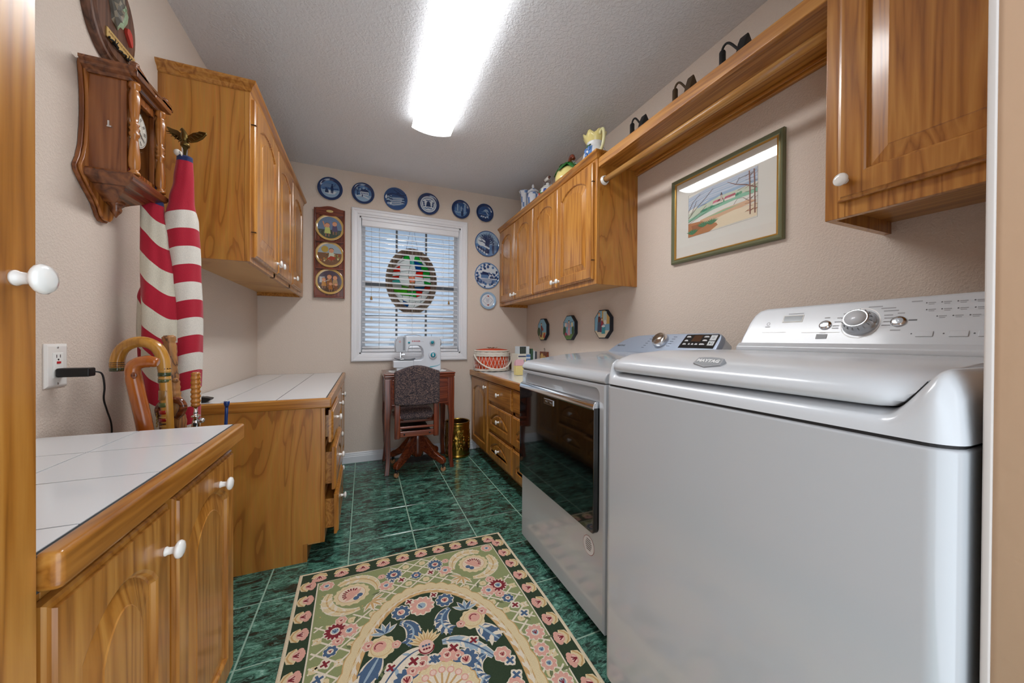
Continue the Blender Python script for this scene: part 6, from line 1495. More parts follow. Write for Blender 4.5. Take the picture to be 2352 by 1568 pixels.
def sky(p, top, bot, yh=-0.1):
    p.disc(0, 0, 0.74, top, 0, 40); p.poly([(0.74*math.cos(t), 0.74*math.sin(t)) for t in [math.asin(yh/0.74)-(math.pi+2*math.asin(yh/0.74))*k/16 for k in range(17)]], bot, 1)
def d_hunter(p):
    sky(p, B2, B3, -0.05); 
    for k in range(7): p.line([(-0.65+0.02*k, 0.1+0.05*k), (-0.2, 0.16+0.05*k), (0.3, 0.10+0.05*k), (0.62-0.02*k, 0.13+0.05*k)], 0.025, B3 if k % 2 else B1, 2)
    p.line([(-0.62, -0.05), (-0.2, 0.05), (0.2, 0.0), (0.65, 0.06)], 0.10, B1, 2); p.poly([(-0.5, -0.35), (-0.1, -0.45), (0.35, -0.42), (0.5, -0.2), (-0.1, -0.12)], B4, 3)
    p.poly([(0.05, -0.35), (0.02, 0.1), (0.08, 0.32), (0.22, 0.3), (0.26, 0.0), (0.22, -0.36), (0.15, -0.36), (0.13, -0.1), (0.11, -0.36)], B0, 4); p.disc(0.15, 0.40, 0.07, B0, 4, 12); p.line([(0.1, 0.2), (0.35, 0.34)], 0.04, B0, 4); p.line([(0.34, 0.18), (0.42, 0.5)], 0.02, B0, 4)
    p.poly([(-0.42, -0.34), (-0.40, -0.12), (-0.30, 0.02), (-0.22, 0.0), (-0.14, -0.18), (-0.12, -0.34)], B0, 4); p.disc(-0.33, 0.03, 0.075, B0, 4, 10)
def d_house(p):
    sky(p, B2, B3, -0.12)
    for k in range(8): p.disc(-0.5+0.14*k, 0.42+0.08*math.sin(k*2), 0.13, B1 if k % 2 else B3, 2, 10)
    p.poly([(-0.25, -0.12), (0.48, -0.12), (0.48, 0.18), (-0.25, 0.18)], B4, 3); p.poly([(-0.32, 0.18), (0.54, 0.18), (0.36, 0.42), (-0.1, 0.42)], B0, 3)
    for k in range(5): p.rect(-0.18+0.13*k, -0.05, -0.11+0.13*k, 0.10, B1, 4)
    p.line([(-0.6, -0.3), (-0.1, -0.2), (0.5, -0.42)], 0.1, B4, 4); p.line([(-0.55, -0.1), (-0.3, -0.05)], 0.12, B1, 4); p.poly([(-0.12, -0.3), (-0.1, -0.08), (-0.03, -0.08), (-0.02, -0.3)], B0, 5)
    tree(p, -0.48, -0.2, 0.7, B0, 5, 2, wd=0.06)
def d_winter(p):
    p.disc(0, 0, 0.96, B1, 0, 40)
    for k in range(9): p.line([(-0.75+0.03*k, -0.5+0.07*k), (-0.2, -0.62+0.09*k), (0.3, -0.5+0.08*k), (0.75-0.02*k, -0.32+0.06*k)], 0.05, B4 if k % 2 else B3, 1)
    p.line([(-0.9, 0.2), (-0.3, 0.45), (0.4, 0.35), (0.9, 0.45)], 0.10, B0, 2); p.line([(-0.2, 0.8), (0.3, 0.5), (0.85, 0.15)], 0.07, B0, 2); p.line([(0.1, 0.85), (0.5, 0.6), (0.9, 0.5)], 0.05, B0, 2)
    for k in range(5): p.leaf(-0.85+0.1*k, -0.1-0.12*k, 0.42-0.03*k, 0.16, 1.4, B3 if k % 2 else B4, 3)
    for k in range(7): p.line([(0.3+0.08*k, 0.5-0.05*k), (0.25+0.1*k, 0.25-0.06*k)], 0.03, B0, 3)
    p.poly([(0.0, 0.5), (0.25, 0.65), (0.35, 0.5), (0.15, 0.42)], B0, 4)
    for a, b_, h in ((-0.62, -0.35, 0.75), (-0.40, -0.10, 0.5), (0.62, -0.30, 0.6)):
        for k in range(5): w_ = 0.20*(1-k/5.5)*h/0.6; p.poly([(a-w_, b_+h*k/5.5), (a+w_, b_+h*k/5.5), (a, b_+h*(k+1.7)/5.5)], B3 if k % 2 else B0, 5+k*0.2)
def d_bell(p):
    p.disc(0, 0, 0.74, B4, 0, 40); p.ring(0, 0, 0.60, 0.64, B1, 1, 40)
    p.poly([(-0.25, -0.22), (-0.20, -0.12), (-0.16, 0.16), (-0.06, 0.28), (0.06, 0.28), (0.16, 0.16), (0.20, -0.12), (0.25, -0.22)], B0, 2); p.rect(-0.22, 0.30, 0.22, 0.38, B1, 2)
    for s_ in (-1, 1):
        for k in range(3): p.disc(s_*(0.38+0.03*k), -0.15+0.16*k, 0.09, B1, 2, 8, 0.07); p.line([(s_*0.42, -0.25), (s_*0.42, 0.25)], 0.07, B0, 3)
    for k in range(10): p.disc(-0.32+0.07*k, -0.36-0.03*math.sin(k), 0.05, B2 if k % 2 else B1, 2, 8)
    p.line([(-0.35, 0.46), (0, 0.55), (0.35, 0.46)], 0.04, B1, 2)
    for k in range(30):
        t = 2*PI*k/30; p.disc(0.87*math.cos(t), 0.87*math.sin(t), 0.055, B2 if k % 2 else B1, -0.5, 8)
def d_town(p):
    sky(p, B1, B2, -0.15)
    for k in range(6): h = 0.12+0.12*((k*7) % 4); p.poly([(-0.6+0.2*k, -0.15), (-0.45+0.2*k, -0.15), (-0.45+0.2*k, h), (-0.525+0.2*k, h+0.15), (-0.6+0.2*k, h)], B3 if k % 2 else B2, 2)
    for k in range(8): p.disc(-0.5+0.14*k, -0.3+0.05*math.sin(k*3), 0.07, B3, 3, 8)
    p.poly([(0.06, -0.68), (0.05, -0.3), (0.12, -0.1), (0.28, -0.1), (0.32, -0.35), (0.30, -0.68)], B0, 4); p.disc(0.19, -0.02, 0.08, B0, 4, 10)
def d_bird(p):
    sky(p, B1, B0, -0.2); p.poly([(-0.2, 0.2), (0.1, 0.45), (0.35, 0.4), (0.5, 0.12), (0.15, 0.2)], B3, 2); p.poly([(0.0, 0.3), (0.35, 0.0), (0.45, -0.25), (0.2, 0.05)], B4, 3); p.poly([(-0.4, 0.12), (0.1, 0.22), (0.1, 0.12), (-0.3, 0.05)], B2, 3)
    for k in range(9): p.disc(-0.45+0.11*k, -0.42+0.06*math.sin(k*2.2), 0.09, B4 if k % 2 else B2, 3, 9)
    p.rect(0.25, -0.4, 0.5, -0.05, B2, 2); p.line([(-0.6, -0.1), (0.2, -0.2), (0.6, -0.15)], 0.05, B2, 2)
def d_bigtree(p):
    p.disc(0, 0, 0.96, B3, 0, 40); p.poly([(0.95*math.cos(t), 0.95*math.sin(t)) for t in [PI*1.02+k*PI*0.96/16 for k in range(17)]], B2, 0.5); p.disc(-0.45, 0.15, 0.36, B4, 1, 16)
    tree(p, 0.02, -0.75, 1.6, B0, 3, 4, wd=0.2); tree(p, 0.1, -0.4, 1.3, B0, 3, 9, wd=0.1); tree(p, -0.1, -0.3, 1.2, B0, 3, 11, wd=0.09)
    for k in range(6): p.line([(0.4+0.09*k, -0.5), (0.4+0.09*k, 0.45-0.06*k)], 0.035, B0, 2)
    for k in range(14): p.disc(-0.75+0.06*k, -0.35-0.03*k+0.08*math.sin(k*2), 0.10, B0 if k % 3 else B4, 2, 8)
    p.poly([(0.42, -0.75), (0.38, -0.3), (0.46, -0.05), (0.58, -0.1), (0.6, -0.4), (0.56, -0.75)], B0, 4); p.disc(0.5, 0.02, 0.07, B0, 4, 10)
    for k in range(5): p.disc(-0.35+0.12*k, -0.15-0.05*k, 0.08, B4, 4, 8)
def d_farm(p):
    p.disc(0, 0, 0.94, B4, 0, 40); rr_ = random.Random(3)
    for k in range(46): t = rr_.random()*2*PI; q = 0.55+0.36*rr_.random(); p.disc(q*math.cos(t), q*math.sin(t), 0.05+0.06*rr_.random(), (B1, B0, B2)[k % 3], 1, 8)
    for k in range(22): p.disc(-0.5+0.05*k, 0.25-0.35*rr_.random(), 0.06, (B1, B2, B0)[k % 3], 2, 8)
    p.poly([(-0.5, -0.2), (-0.5, 0.08), (-0.3, 0.25), (0.05, 0.2), (0.1, -0.2)], B2, 3); p.poly([(-0.55, 0.06), (-0.32, 0.30), (0.1, 0.22), (0.14, 0.06)], B0, 4)
    for k in range(6): p.line([(-0.7, -0.3-0.06*k), (0.0, -0.26-0.07*k), (0.7, -0.3-0.05*k)], 0.035, B1 if k % 2 else B2, 3)
    for k in range(5): p.disc(0.25+0.06*k, -0.15, 0.06, B0, 4, 8)
def d_verse(p):
    p.disc(0, 0, 0.74, rgb(226, 230, 236), 0, 40); p.ring(0, 0, 0.80, 0.90, B2, -0.3, 40)
    for s_ in range(4): a = s_*PI/2+0.1; b_ = a+PI/2; p.line([(0.62*math.cos(a), 0.62*math.sin(a)), (0.62*math.cos(b_), 0.62*math.sin(b_))], 0.025, B1, 1)
    for k in range(5): p.rect(-0.24+0.02*k, 0.2-0.1*k, 0.22-0.03*k, 0.225-0.1*k, B1, 1)
    for b_ in (0.52, -0.5): p.petals(0.05, b_, 0.11, 6, rgb(170, 80, 70), 2, 0.7, 0.1)
plate('decorative_plate', -0.262, 2.269, 0.093, B0, 'navy rimmed plate picturing a hunter and dog, nearest the left cabinet', d_hunter)
plate('decorative_plate', -0.014, 2.272, 0.089, B0, 'navy rimmed plate picturing a hip roofed house', d_house)
plate('decorative_plate', 0.250, 2.270, 0.098, B1, 'blue plate with a snowy forest scene reaching its edge', d_winter, base=B1, flat=0.93)
plate('decorative_plate', 0.531, 2.265, 0.097, B0, 'plate with dark speckled rim around a white medallion with a bell', d_bell)
plate('decorative_plate', 0.829, 2.261, 0.087, B0, 'navy plate with pale church town and a dark standing figure', d_town)
plate('decorative_plate', 1.066, 2.262, 0.087, B0, 'navy plate with a flying bird, above the bare tree plate', d_bird)
plate('decorative_plate', 1.094, 1.970, 0.124, B1, 'large blue plate with a big bare branching tree', d_bigtree, base=B2, flat=0.93)
plate('decorative_plate', 1.096, 1.662, 0.127, B2, 'large ruffled blue and white transferware plate with a farmhouse', d_farm, ruffle=0.012, flat=0.91)
plate('decorative_plate', 1.103, 1.421, 0.083, B3, 'small pale plate with a diamond framed verse, lowest on the wall', d_verse)

# plate rack with three gold rimmed plates
rk = thing('plate_rack', (-0.265, D, 1.376), 'tall narrow reddish wood rack holding three gold rimmed plates', 'rack')
x0, x1, z0, z1 = -0.377, -0.151, 1.376, 2.100
g = MB(); g.box(x0+0.01, D-0.009, z0+0.01, x1-0.01, D-0.001, z1-0.01); obj('back_board', g, M['cherry_z'], rk)
for xx in (x0, x1-0.012):
    g = MB(); g.box(xx, D-0.03, z0, xx+0.012, D-0.0005, z1); obj('side_rail', g, M['cherry_z'], rk, 0.002)
hp = [(x0+0.012, z1-0.045)]+[(x0+0.012+(x1-x0-0.024)*k/10, z1-0.045-0.012*math.sin(PI*k/10)) for k in range(1, 10)]+[(x1-0.012, z1-0.045)]+[(x1-0.012-(x1-x0-0.024)*k/10, z1+0.004+0.020*math.sin(PI*k/10)**2) for k in range(0, 11)]
g = MB(); g.prism(hp, D-0.022, D-0.009, lambda a, b_, h: (a, h, b_)); obj('header', g, M['cherry_x'], rk, 0.002)
p = Print(lambda a, b_, h: (-0.264+a, D-0.0224-h, 2.082+b_), 0.0003); p.disc(0, 0, 0.027, rgb(120, 90, 40), 0, 24, 0.011); p.disc(0, 0, 0.025, rgb(214, 190, 120), 1, 24, 0.009)
for k in range(7): p.rect(-0.017+0.005*k, -0.002, -0.014+0.005*k, 0.002, rgb(110, 84, 40), 2)
p.build('name_plate', M['paint'], rk)
for zz in (z0, z0+0.232, z0+0.452):
    g = MB(); g.box(x0+0.012, D-0.034, zz, x1-0.012, D-0.009, zz+0.014); obj('shelf_rail', g, M['cherry_x'], rk, 0.002)
GOLD = rgb(196, 160, 92)
def fig(p, a, b_, s_, body, hair, lay):
    p.poly([(a-0.16*s_, b_-0.32*s_), (a-0.12*s_, b_+0.05*s_), (a+0.12*s_, b_+0.05*s_), (a+0.18*s_, b_-0.32*s_)], body, lay); p.disc(a, b_+0.16*s_, 0.13*s_, rgb(220, 160, 126), lay+1, 14); p.disc(a, b_+0.22*s_, 0.13*s_, hair, lay+0.5, 12, 0.10*s_)
    for q in (-1, 1): p.rect(a+q*0.08*s_-0.03*s_, b_-0.5*s_, a+q*0.08*s_+0.03*s_, b_-0.3*s_, rgb(150, 110, 90), lay)
def d_kids(p):
    sky(p, rgb(110, 132, 160), rgb(72, 84, 72), -0.15)
    for k in range(9): p.disc(-0.55+0.14*k, -0.35, 0.13, rgb(64, 72, 58) if k % 2 else rgb(86, 96, 84), 2, 9)
    fig(p, -0.15, -0.05, 1.15, rgb(196, 204, 120), rgb(140, 90, 50), 3); fig(p, 0.30, 0.08, 1.1, rgb(90, 80, 110), rgb(176, 120, 60), 3); p.line([(-0.3, 0.0), (-0.42, 0.4)], 0.08, rgb(206, 150, 120), 3); p.line([(0.14, 0.1), (0.02, 0.5)], 0.09, rgb(120, 130, 170), 3)
def d_girl(p):
    sky(p, rgb(160, 176, 184), rgb(128, 96, 74), 0.1); rr_ = random.Random(2)
    for k in range(40): p.disc(-0.62+1.24*rr_.random(), -0.45+0.5*rr_.random(), 0.06, (rgb(160, 84, 60), rgb(196, 140, 80), rgb(110, 90, 60), rgb(150, 150, 90), rgb(210, 190, 150))[k % 5], 2, 8)
    p.disc(-0.3, 0.35, 0.22, rgb(186, 160, 80), 1, 12); fig(p, 0.1, 0.08, 1.15, rgb(206, 212, 190), rgb(84, 46, 30), 3); p.poly([(-0.2, -0.35), (0.3, -0.35), (0.35, -0.15), (0.05, -0.1)], rgb(170, 74, 56), 5)
def d_band(p):
    sky(p, rgb(84, 76, 92), rgb(92, 72, 58), -0.2); p.rect(-0.62, -0.1, -0.3, 0.3, rgb(190, 190, 190), 1)
    for k, (a, b_, s_, c_) in enumerate(((-0.36, -0.05, 0.9, (196, 140, 74)), (-0.02, 0.12, 1.1, (150, 104, 66)), (0.33, 0.08, 1.05, (182, 150, 110)), (0.05, -0.3, 0.8, (170, 110, 60)), (0.38, -0.32, 0.7, (130, 82, 50)))): fig(p, a, b_, s_, rgb(*c_), rgb(150, 96, 46), 2+k)
    p.line([(-0.35, -0.05), (0.0, 0.12)], 0.03, rgb(226, 220, 210), 9)
for k, (dfun, lb) in enumerate(((d_kids, 'gold rimmed plate with two waving children, topmost in the rack'), (d_girl, 'gold rimmed plate with a child among flowers, middle of the rack'), (d_band, 'gold rimmed plate with a group of children, lowest in the rack'))):
    zc_ = z1-0.045-0.104-0.2195*k
    t = plate('collector_plate', -0.264, zc_, 0.106, GOLD, lb, dfun, 'gold rimmed plates in the rack', base=GOLD, y=D-0.0095, thick=0.020, flat=0.83)

# ================================================================== RIGHT WALL PICTURES
def octa(yc, zc_, label, draw, w_=0.172, h_=0.196):
    t = thing('octagonal_plaque', (XR, yc, zc_-h_/2), label, 'plaque', 'octagonal plaques on the wall')
    c_ = 0.052
    o8 = [(-w_/2, -h_/2+c_), (-w_/2+c_, -h_/2), (w_/2-c_, -h_/2), (w_/2, -h_/2+c_), (w_/2, h_/2-c_), (w_/2-c_, h_/2), (-w_/2+c_, h_/2), (-w_/2, h_/2-c_)]
    g = MB(); g.prism([(yc+a, zc_+b_) for a, b_ in o8], XR-0.0005, XR-0.028, lambda a, b_, h: (h, a, b_)); obj('block', g, plain('slate_black', rgb(34, 40, 50), 0.5), t, 0.002)
    # a runs to the viewer's right = towards -y
    p = Print(lambda a, b_, h: (XR-0.0283-h, yc-a, zc_+b_), 0.0003)
    p.poly([(a*0.93, b_*0.93) for a, b_ in o8], rgb(130, 180, 205), 0); draw(p, w_/2*0.9, h_/2*0.9, o8); p.build('picture', M['paint'], t)
def person(p, a, b_, s_, top, skirt, lay, hat=None):
    p.poly([(a-0.012*s_, b_), (a-0.016*s_, b_-0.05*s_), (a+0.016*s_, b_-0.05*s_), (a+0.012*s_, b_)], skirt, lay); p.poly([(a-0.011*s_, b_), (a-0.009*s_, b_+0.028*s_), (a+0.009*s_, b_+0.028*s_), (a+0.012*s_, b_)], top, lay); p.disc(a, b_+0.037*s_, 0.0085*s_, rgb(226, 190, 160), lay+1, 10)
    p.disc(a-0.001*s_, b_+0.044*s_, 0.010*s_, hat or rgb(60, 40, 30), lay+0.5, 10, 0.006*s_); p.line([(a+0.008*s_, b_+0.02*s_), (a+0.024*s_, b_+0.004*s_)], 0.006*s_, top, lay+1)
def o_apple(p, w_, h_, o8):
    p.poly([(a*0.93, b_*0.93) for a, b_ in (o8[1], o8[2], (o8[3][0], -0.03), (o8[0][0], -0.03))], rgb(206, 190, 120), 1); p.disc(-w_*0.8, -0.02, 0.03, rgb(70, 90, 60), 2, 12, 0.04)
    person(p, -0.012, 0.005, 1.1, rgb(120, 40, 36), rgb(80, 86, 100), 3); p.disc(0.012, 0.0, 0.014, rgb(160, 60, 40), 5, 10); p.disc(-0.02, -0.058, 0.02, rgb(110, 50, 40), 3, 10, 0.014); p.disc(0.045, -0.055, 0.018, rgb(190, 80, 50), 3, 12, 0.026, -0.5)
def o_wash(p, w_, h_, o8):
    p.poly([(a*0.93, b_*0.93) for a, b_ in (o8[1], o8[2], o8[3], (o8[3][0], -0.04), (0, -0.062), (o8[0][0], -0.03), o8[0])], rgb(96, 130, 70), 1); p.disc(-w_*0.78, -0.02, 0.02, rgb(60, 90, 50), 2, 12, 0.035); p.disc(w_*0.80, -0.02, 0.018, rgb(60, 90, 50), 2, 12, 0.035)
    p.line([(-w_*0.95, 0.045), (0, 0.036), (w_*0.95, 0.052)], 0.003, rgb(110, 70, 50), 3)
    for q, (a, c_) in enumerate(((-0.045, (232, 226, 214)), (-0.028, (214, 180, 180)), (0.05, (240, 224, 170)))): p.rect(a-0.010, 0.008, a+0.010, 0.040, rgb(*c_), 4)
    person(p, 0.005, 0.0, 1.2, rgb(190, 150, 150), rgb(214, 160, 170), 4); p.disc(-0.04, -0.05, 0.018, rgb(170, 70, 100), 3, 12, 0.013)
def o_tub(p, w_, h_, o8):
    p.poly([(a*0.93, b_*0.93) for a, b_ in (o8[5], o8[4], o8[3], (o8[3][0], 0.0), (0.0, 0.0), (0, o8[5][1]))], rgb(206, 170, 96), 1); p.rect(0.015, 0.02, 0.05, 0.085, rgb(190, 214, 214), 2); p.rect(0.031, 0.02, 0.034, 0.085, rgb(180, 140, 70), 3); p.poly([(a*0.93, b_*0.93) for a, b_ in (o8[1], o8[2], o8[3], o8[0])], rgb(226, 214, 186), 1)
    person(p, -0.03, 0.015, 1.35, rgb(104, 48, 40), rgb(76, 80, 104), 4, rgb(170, 120, 70)); person(p, 0.0, -0.005, 1.0, rgb(150, 40, 60), rgb(130, 40, 70), 5, rgb(110, 60, 40)); p.rect(-0.002, -0.065, 0.036, -0.015, rgb(70, 160, 170), 6); p.disc(0.017, -0.014, 0.020, rgb(235, 235, 235), 7, 14, 0.007); p.disc(0.036, 0.012, 0.016, rgb(232, 230, 220), 6, 12)
octa(2.865, 1.138, 'octagonal plaque with a woman carrying a basket on blue, farthest of the three', o_apple)
octa(2.410, 1.140, 'octagonal plaque with laundry hanging on a line', o_wash)
octa(1.985, 1.153, 'octagonal plaque with two figures at a blue washtub, nearest of the three', o_tub)

hk = thing('hanging_plaque', (XR, 2.862, 0.84), 'small wooden plaque hung by a wire hook, partly behind the dryer', 'plaque')
g = MB(); g.box(XR-0.014, 2.785, 0.845, XR-0.001, 2.940, 0.936); obj('board', g, M['cherry_x'], hk, 0.003)
p = Print(lambda a, b_, h: (XR-0.0144-h, 2.862-a, 0.885+b_), 0.0003); p.disc(-0.03, 0.0, 0.032, rgb(216, 176, 110), 0, 16, 0.036); p.disc(0.02, -0.01, 0.028, rgb(206, 160, 96), 0, 16, 0.026); p.build('cut_out', M['paint'], hk)
g = MB(); g.tube(smooth_path([(XR-0.008, 2.862, 0.935), (XR-0.006, 2.862, 0.948), (XR-0.006, 2.854, 0.957), (XR-0.006, 2.862, 0.966), (XR-0.006, 2.870, 0.957)], 5), 0.0014, 6); obj('wire_hook', g, M['iron'], hk)

# framed watercolour
pf = thing('framed_watercolor', (XR, 1.143, 1.447), 'framed watercolor landscape with village and pines on the wall above the dryer', 'picture')
fy0_, fy1_, fz0_, fz1_ = 0.866, 1.412, 1.447, 1.884
def frame(name, prof, mat, ins=0):
    g = MB(); cs = [(fy0_, fz0_, 1, 1), (fy1_, fz0_, -1, 1), (fy1_, fz1_, -1, -1), (fy0_, fz1_, 1, -1)]
    rings = [[(XR-h, y+sy_*(d+ins), z+sz_*(d+ins)) for d, h in prof] for y, z, sy_, sz_ in cs]; rings.append(rings[0])
    g.loops(rings, closed=False, caps=False, smooth=False); return obj(name, g, mat, pf)
frame('outer_frame', [(0, 0.0005), (0, 0.014), (0.003, 0.019), (0.008, 0.021), (0.012, 0.018), (0.017, 0.014), (0.020, 0.014), (0.020, 0.0005)], plain('sage_frame', rgb(112, 116, 88), 0.35, metal=0.25))
frame('inner_fillet', [(0.020, 0.0005), (0.020, 0.0145), (0.023, 0.016), (0.026, 0.0145), (0.027, 0.012), (0.027, 0.0005)], plain('gilt_fillet', rgb(196, 150, 74), 0.3, metal=0.6))
g = MB(); g.box(XR-0.008, fy0_+0.027, fz0_+0.027, XR-0.001, fy1_-0.027, fz1_-0.027); obj('mat_board', g, plain('ivory_mat', rgb(224, 222, 214), 0.8), pf)
AW, AH = 0.170, 0.106; ay, az = 1.140, 1.672
p = Print(lambda a, b_, h: (XR-0.0083-h, ay-a*AW, az+b_*AH), 0.00012)
p.rect(-1.01, -1.012, 1.01, 1.012, rgb(160, 156, 150), 0); p.rect(-1, -1, 1, 1, rgb(228, 226, 216), 1)
for k in range(12): p.line([(-1, 0.95-0.05*k-0.10), (-0.4, 0.97-0.045*k), (0.3, 0.96-0.05*k), (1, 0.99-0.05*k)], 0.055, (rgb(196, 204, 214), rgb(176, 190, 210), rgb(188, 198, 212), rgb(160, 182, 206))[k % 4], 2)
p.poly([(-1, 0.1), (-0.5, 0.36), (0.2, 0.40), (1, 0.34), (1, 0.2), (-1, -0.1)], rgb(196, 206, 184), 3); p.line([(-0.7, 0.28), (0, 0.46), (1, 0.46)], 0.10, rgb(150, 176, 200), 3)
p.poly([(-1, -0.15), (-0.4, 0.05), (0.4, 0.14), (1, 0.16), (1, 0.0), (0.3, -0.02), (-0.3, -0.10), (-1, -0.34)], rgb(134, 190, 160), 4); p.poly([(-1, -0.3), (-0.2, -0.08), (0.5, 0.0), (1, -0.02), (1, -0.28), (0, -0.32), (-1, -0.5)], rgb(226, 226, 216), 5)
p.poly([(-0.6, -0.36), (0.1, -0.22), (0.8, -0.20), (1, -0.34), (0.2, -0.5), (-0.6, -0.56)], rgb(216, 176, 140), 6); p.poly([(-0.5, -0.34), (0.2, -0.24), (0.6, -0.26), (0.0, -0.34)], rgb(150, 190, 150), 6.5); p.poly([(-0.3, -0.55), (0.4, -0.42), (1, -0.42), (1, -0.95), (-0.3, -0.97)], rgb(230, 214, 184), 6)
p.poly([(-1, -0.35), (-0.55, -0.42), (-0.35, -0.62), (-0.1, -0.70), (-0.05, -0.82), (-0.3, -1), (-1, -1)], rgb(182, 122, 76), 7); p.poly([(-0.9, -0.5), (-0.6, -0.5), (-0.5, -0.7), (-0.8, -0.85)], rgb(160, 100, 60), 8)
rr_ = random.Random(8)
for k in range(16): a = -0.55+0.075*k; p.disc(a, 0.02+0.012*k, 0.045+0.03*rr_.random(), rgb(50, 140, 104) if k % 3 else rgb(96, 160, 120), 8, 8, 0.06)
for a, c_ in ((-0.12, (206, 110, 130)), (0.02, (150, 60, 70)), (0.22, (190, 90, 110)), (0.36, (176, 80, 96))): p.poly([(a-0.10, 0.18), (a+0.10, 0.20), (a+0.07, 0.29), (a-0.06, 0.28)], rgb(*c_), 9); p.rect(a-0.08, 0.10, a+0.08, 0.19, rgb(224, 214, 204), 8.5)
p.poly([(0.02, 0.14), (0.02, 0.44), (0.05, 0.54), (0.08, 0.44), (0.08, 0.14)], rgb(196, 180, 170), 10); p.poly([(0.015, 0.42), (0.05, 0.56), (0.085, 0.42)], rgb(90, 70, 70), 11)
for cxx, cyy in ((-0.50, -0.62), (-0.24, -0.62), (-0.85, -0.82)):
    for k in range(9): t = PI/2+(k-4)*0.22; p.leaf(cxx, cyy-0.1, 0.28, 0.05, t, rgb(60, 140, 100) if k % 2 else rgb(76, 110, 70), 10)
BR = rgb(126, 74, 56)
for a in (0.80, 0.92):
    p.line([(a, 1.0-0.05), (a+0.02, 0.2), (a+0.03, -0.82)], 0.030, BR, 12)
    for k in range(14): y_ = 0.85-0.12*k; p.line([(a+0.01, y_), (a+(0.10 if k % 2 else -0.10), y_+0.05*((k*3) % 4-1.5))], 0.012, BR, 12)
p.line([(0.22, 0.86), (0.45, 0.62), (0.72, 0.44), (0.98, 0.18)], [0.014, 0.026, 0.034, 0.04], BR, 12)
for q in ([(-1, -0.1), (-0.7, 0.3), (-0.45, 0.55), (-0.2, 0.86)], [(-1, 0.2), (-0.85, 0.6), (-0.6, 0.85)], [(-1, -0.3), (-0.6, 0.0), (-0.4, 0.22)], [(-0.9, 0.05), (-0.72, 0.6)], [(-1, -0.38), (-0.5, -0.12), (-0.25, 0.0)], [(-0.6, 0.3), (-0.4, 0.3)], [(0.45, 0.62), (0.55, 0.85)], [(0.55, 0.8), (0.8, 0.82), (0.98, 0.9)], [(0.4, -0.2), (0.5, 0.0), (0.65, -0.05), (0.8, -0.25)], [(0.5, 0.34), (0.75, 0.4)]): p.line(q, 0.014, rgb(116, 92, 84), 12)
p.rect(0.74, -0.66, 1.0, -0.63, rgb(186, 120, 84), 12)
p.build('painting', M['paint'], pf)
g = MB(); g.box(XR-0.0125, fy0_+0.0265, fz0_+0.0265, XR-0.0115, fy1_-0.0265, fz1_-0.0265); obj('glass', g, M['glass'], pf)

# ================================================================== IRONS ON THE SHELF
def sad_iron(y, mat, label, tilt, ht):
    zs_ = 2.0805; x = 1.385
    t = thing('flat_iron', (x, y, zs_), label, 'iron', 'flat irons on the shelf')
    # standing on its heel, sole towards the wall end, handle upright
    out = [(-0.040, 0.0), (0.040, 0.0), (0.042, 0.05), (0.034, 0.10), (0.018, 0.145), (0.0, ht), (-0.018, 0.145), (-0.034, 0.10), (-0.042, 0.05)]
    g = MB(); g.prism(out, 0.0, 0.038, lambda a, b_, h: (x+a, y-0.085-h+tilt*b_*0.35, zs_+b_)); obj('body', g, mat, t, 0.006, 3)
    g = MB(); g.tube(smooth_path([(x, y-0.086+tilt*0.03, zs_+0.115), (x, y-0.06, zs_+0.150), (x, y-0.03, zs_+0.192), (x, y-0.012, zs_+0.200), (x, y, zs_+0.188), (x, y, zs_+0.16)], 5), 0.0048, 9); obj('bail', g, mat, t)
    g = MB(); g.tube([(x, y, zs_+0.0), (x, y, zs_+0.010), (x, y, zs_+0.175), (x, y, zs_+0.180)], [0.0115, 0.0125, 0.0125, 0.0105], 8); obj('handle', g, mat, t)
    return t
sad_iron(1.577, M['iron'], 'black cast flat iron nearest the four door cabinet', 0.25, 0.180)
sad_iron(1.280, M['rust'], 'bronze toned flat iron in the middle of the shelf', 0.25, 0.186)
sad_iron(1.035, M['iron'], 'black cast flat iron nearest the corner cabinet over the washer', 0.20, 0.178)

# ================================================================== CERAMICS ON THE CABINET
zt_ = 2.0905
def cer(name, x, y, label, cat, prof, colf, n=36, sx=1, sy=1):
    t = thing(name, (x, y, zt_), label, cat)
    g = MB(); g.lathe(prof, (x, y, zt_), n=n, colf=colf, sx=sx, sy=sy); obj('body', g, M['glaze'], t); return t
CW, CB = rgb(228, 232, 238), rgb(110, 140, 190)
def delft(k, i): return (CB if (i//3+k) % 4 == 0 or (i % 9 == 0) else CW) if 2 <= k else CW
v1 = cer('porcelain_vase', 1.315, 2.868, 'blue and white flared porcelain vase farthest along the cabinet top', 'vase', [(0.030, 0), (0.042, 0.02), (0.052, 0.06), (0.050, 0.09), (0.036, 0.115), (0.030, 0.13), (0.032, 0.17), (0.035, 0.22), (0.040, 0.25), (0.050, 0.268), (0.052, 0.272), (0.046, 0.268), (0.034, 0.24)], delft)
v2 = cer('porcelain_jar', 1.315, 2.700, 'blue and white lidded porcelain jar beside the kettle', 'jar', [(0.034, 0), (0.036, 0.03), (0.042, 0.09), (0.050, 0.15), (0.049, 0.175), (0.036, 0.195), (0.034, 0.20)], delft)
g = MB(); g.lathe([(0.036, 0.20), (0.048, 0.202), (0.046, 0.21), (0.030, 0.225), (0.014, 0.234), (0.008, 0.240), (0.012, 0.250), (0.010, 0.260), (0.003, 0.272)], (1.315, 2.700, zt_), n=24, colf=lambda k, i: CB if k in (2,) and i % 4 < 2 else CW); obj('lid', g, M['glaze'], v2)
def ketc(k, i):
    if k in (2, 3): return (rgb(190, 60, 56), rgb(50, 120, 70), CW, rgb(70, 90, 160), CW, CW)[(i//2+k) % 6]
    return rgb(232, 232, 228)
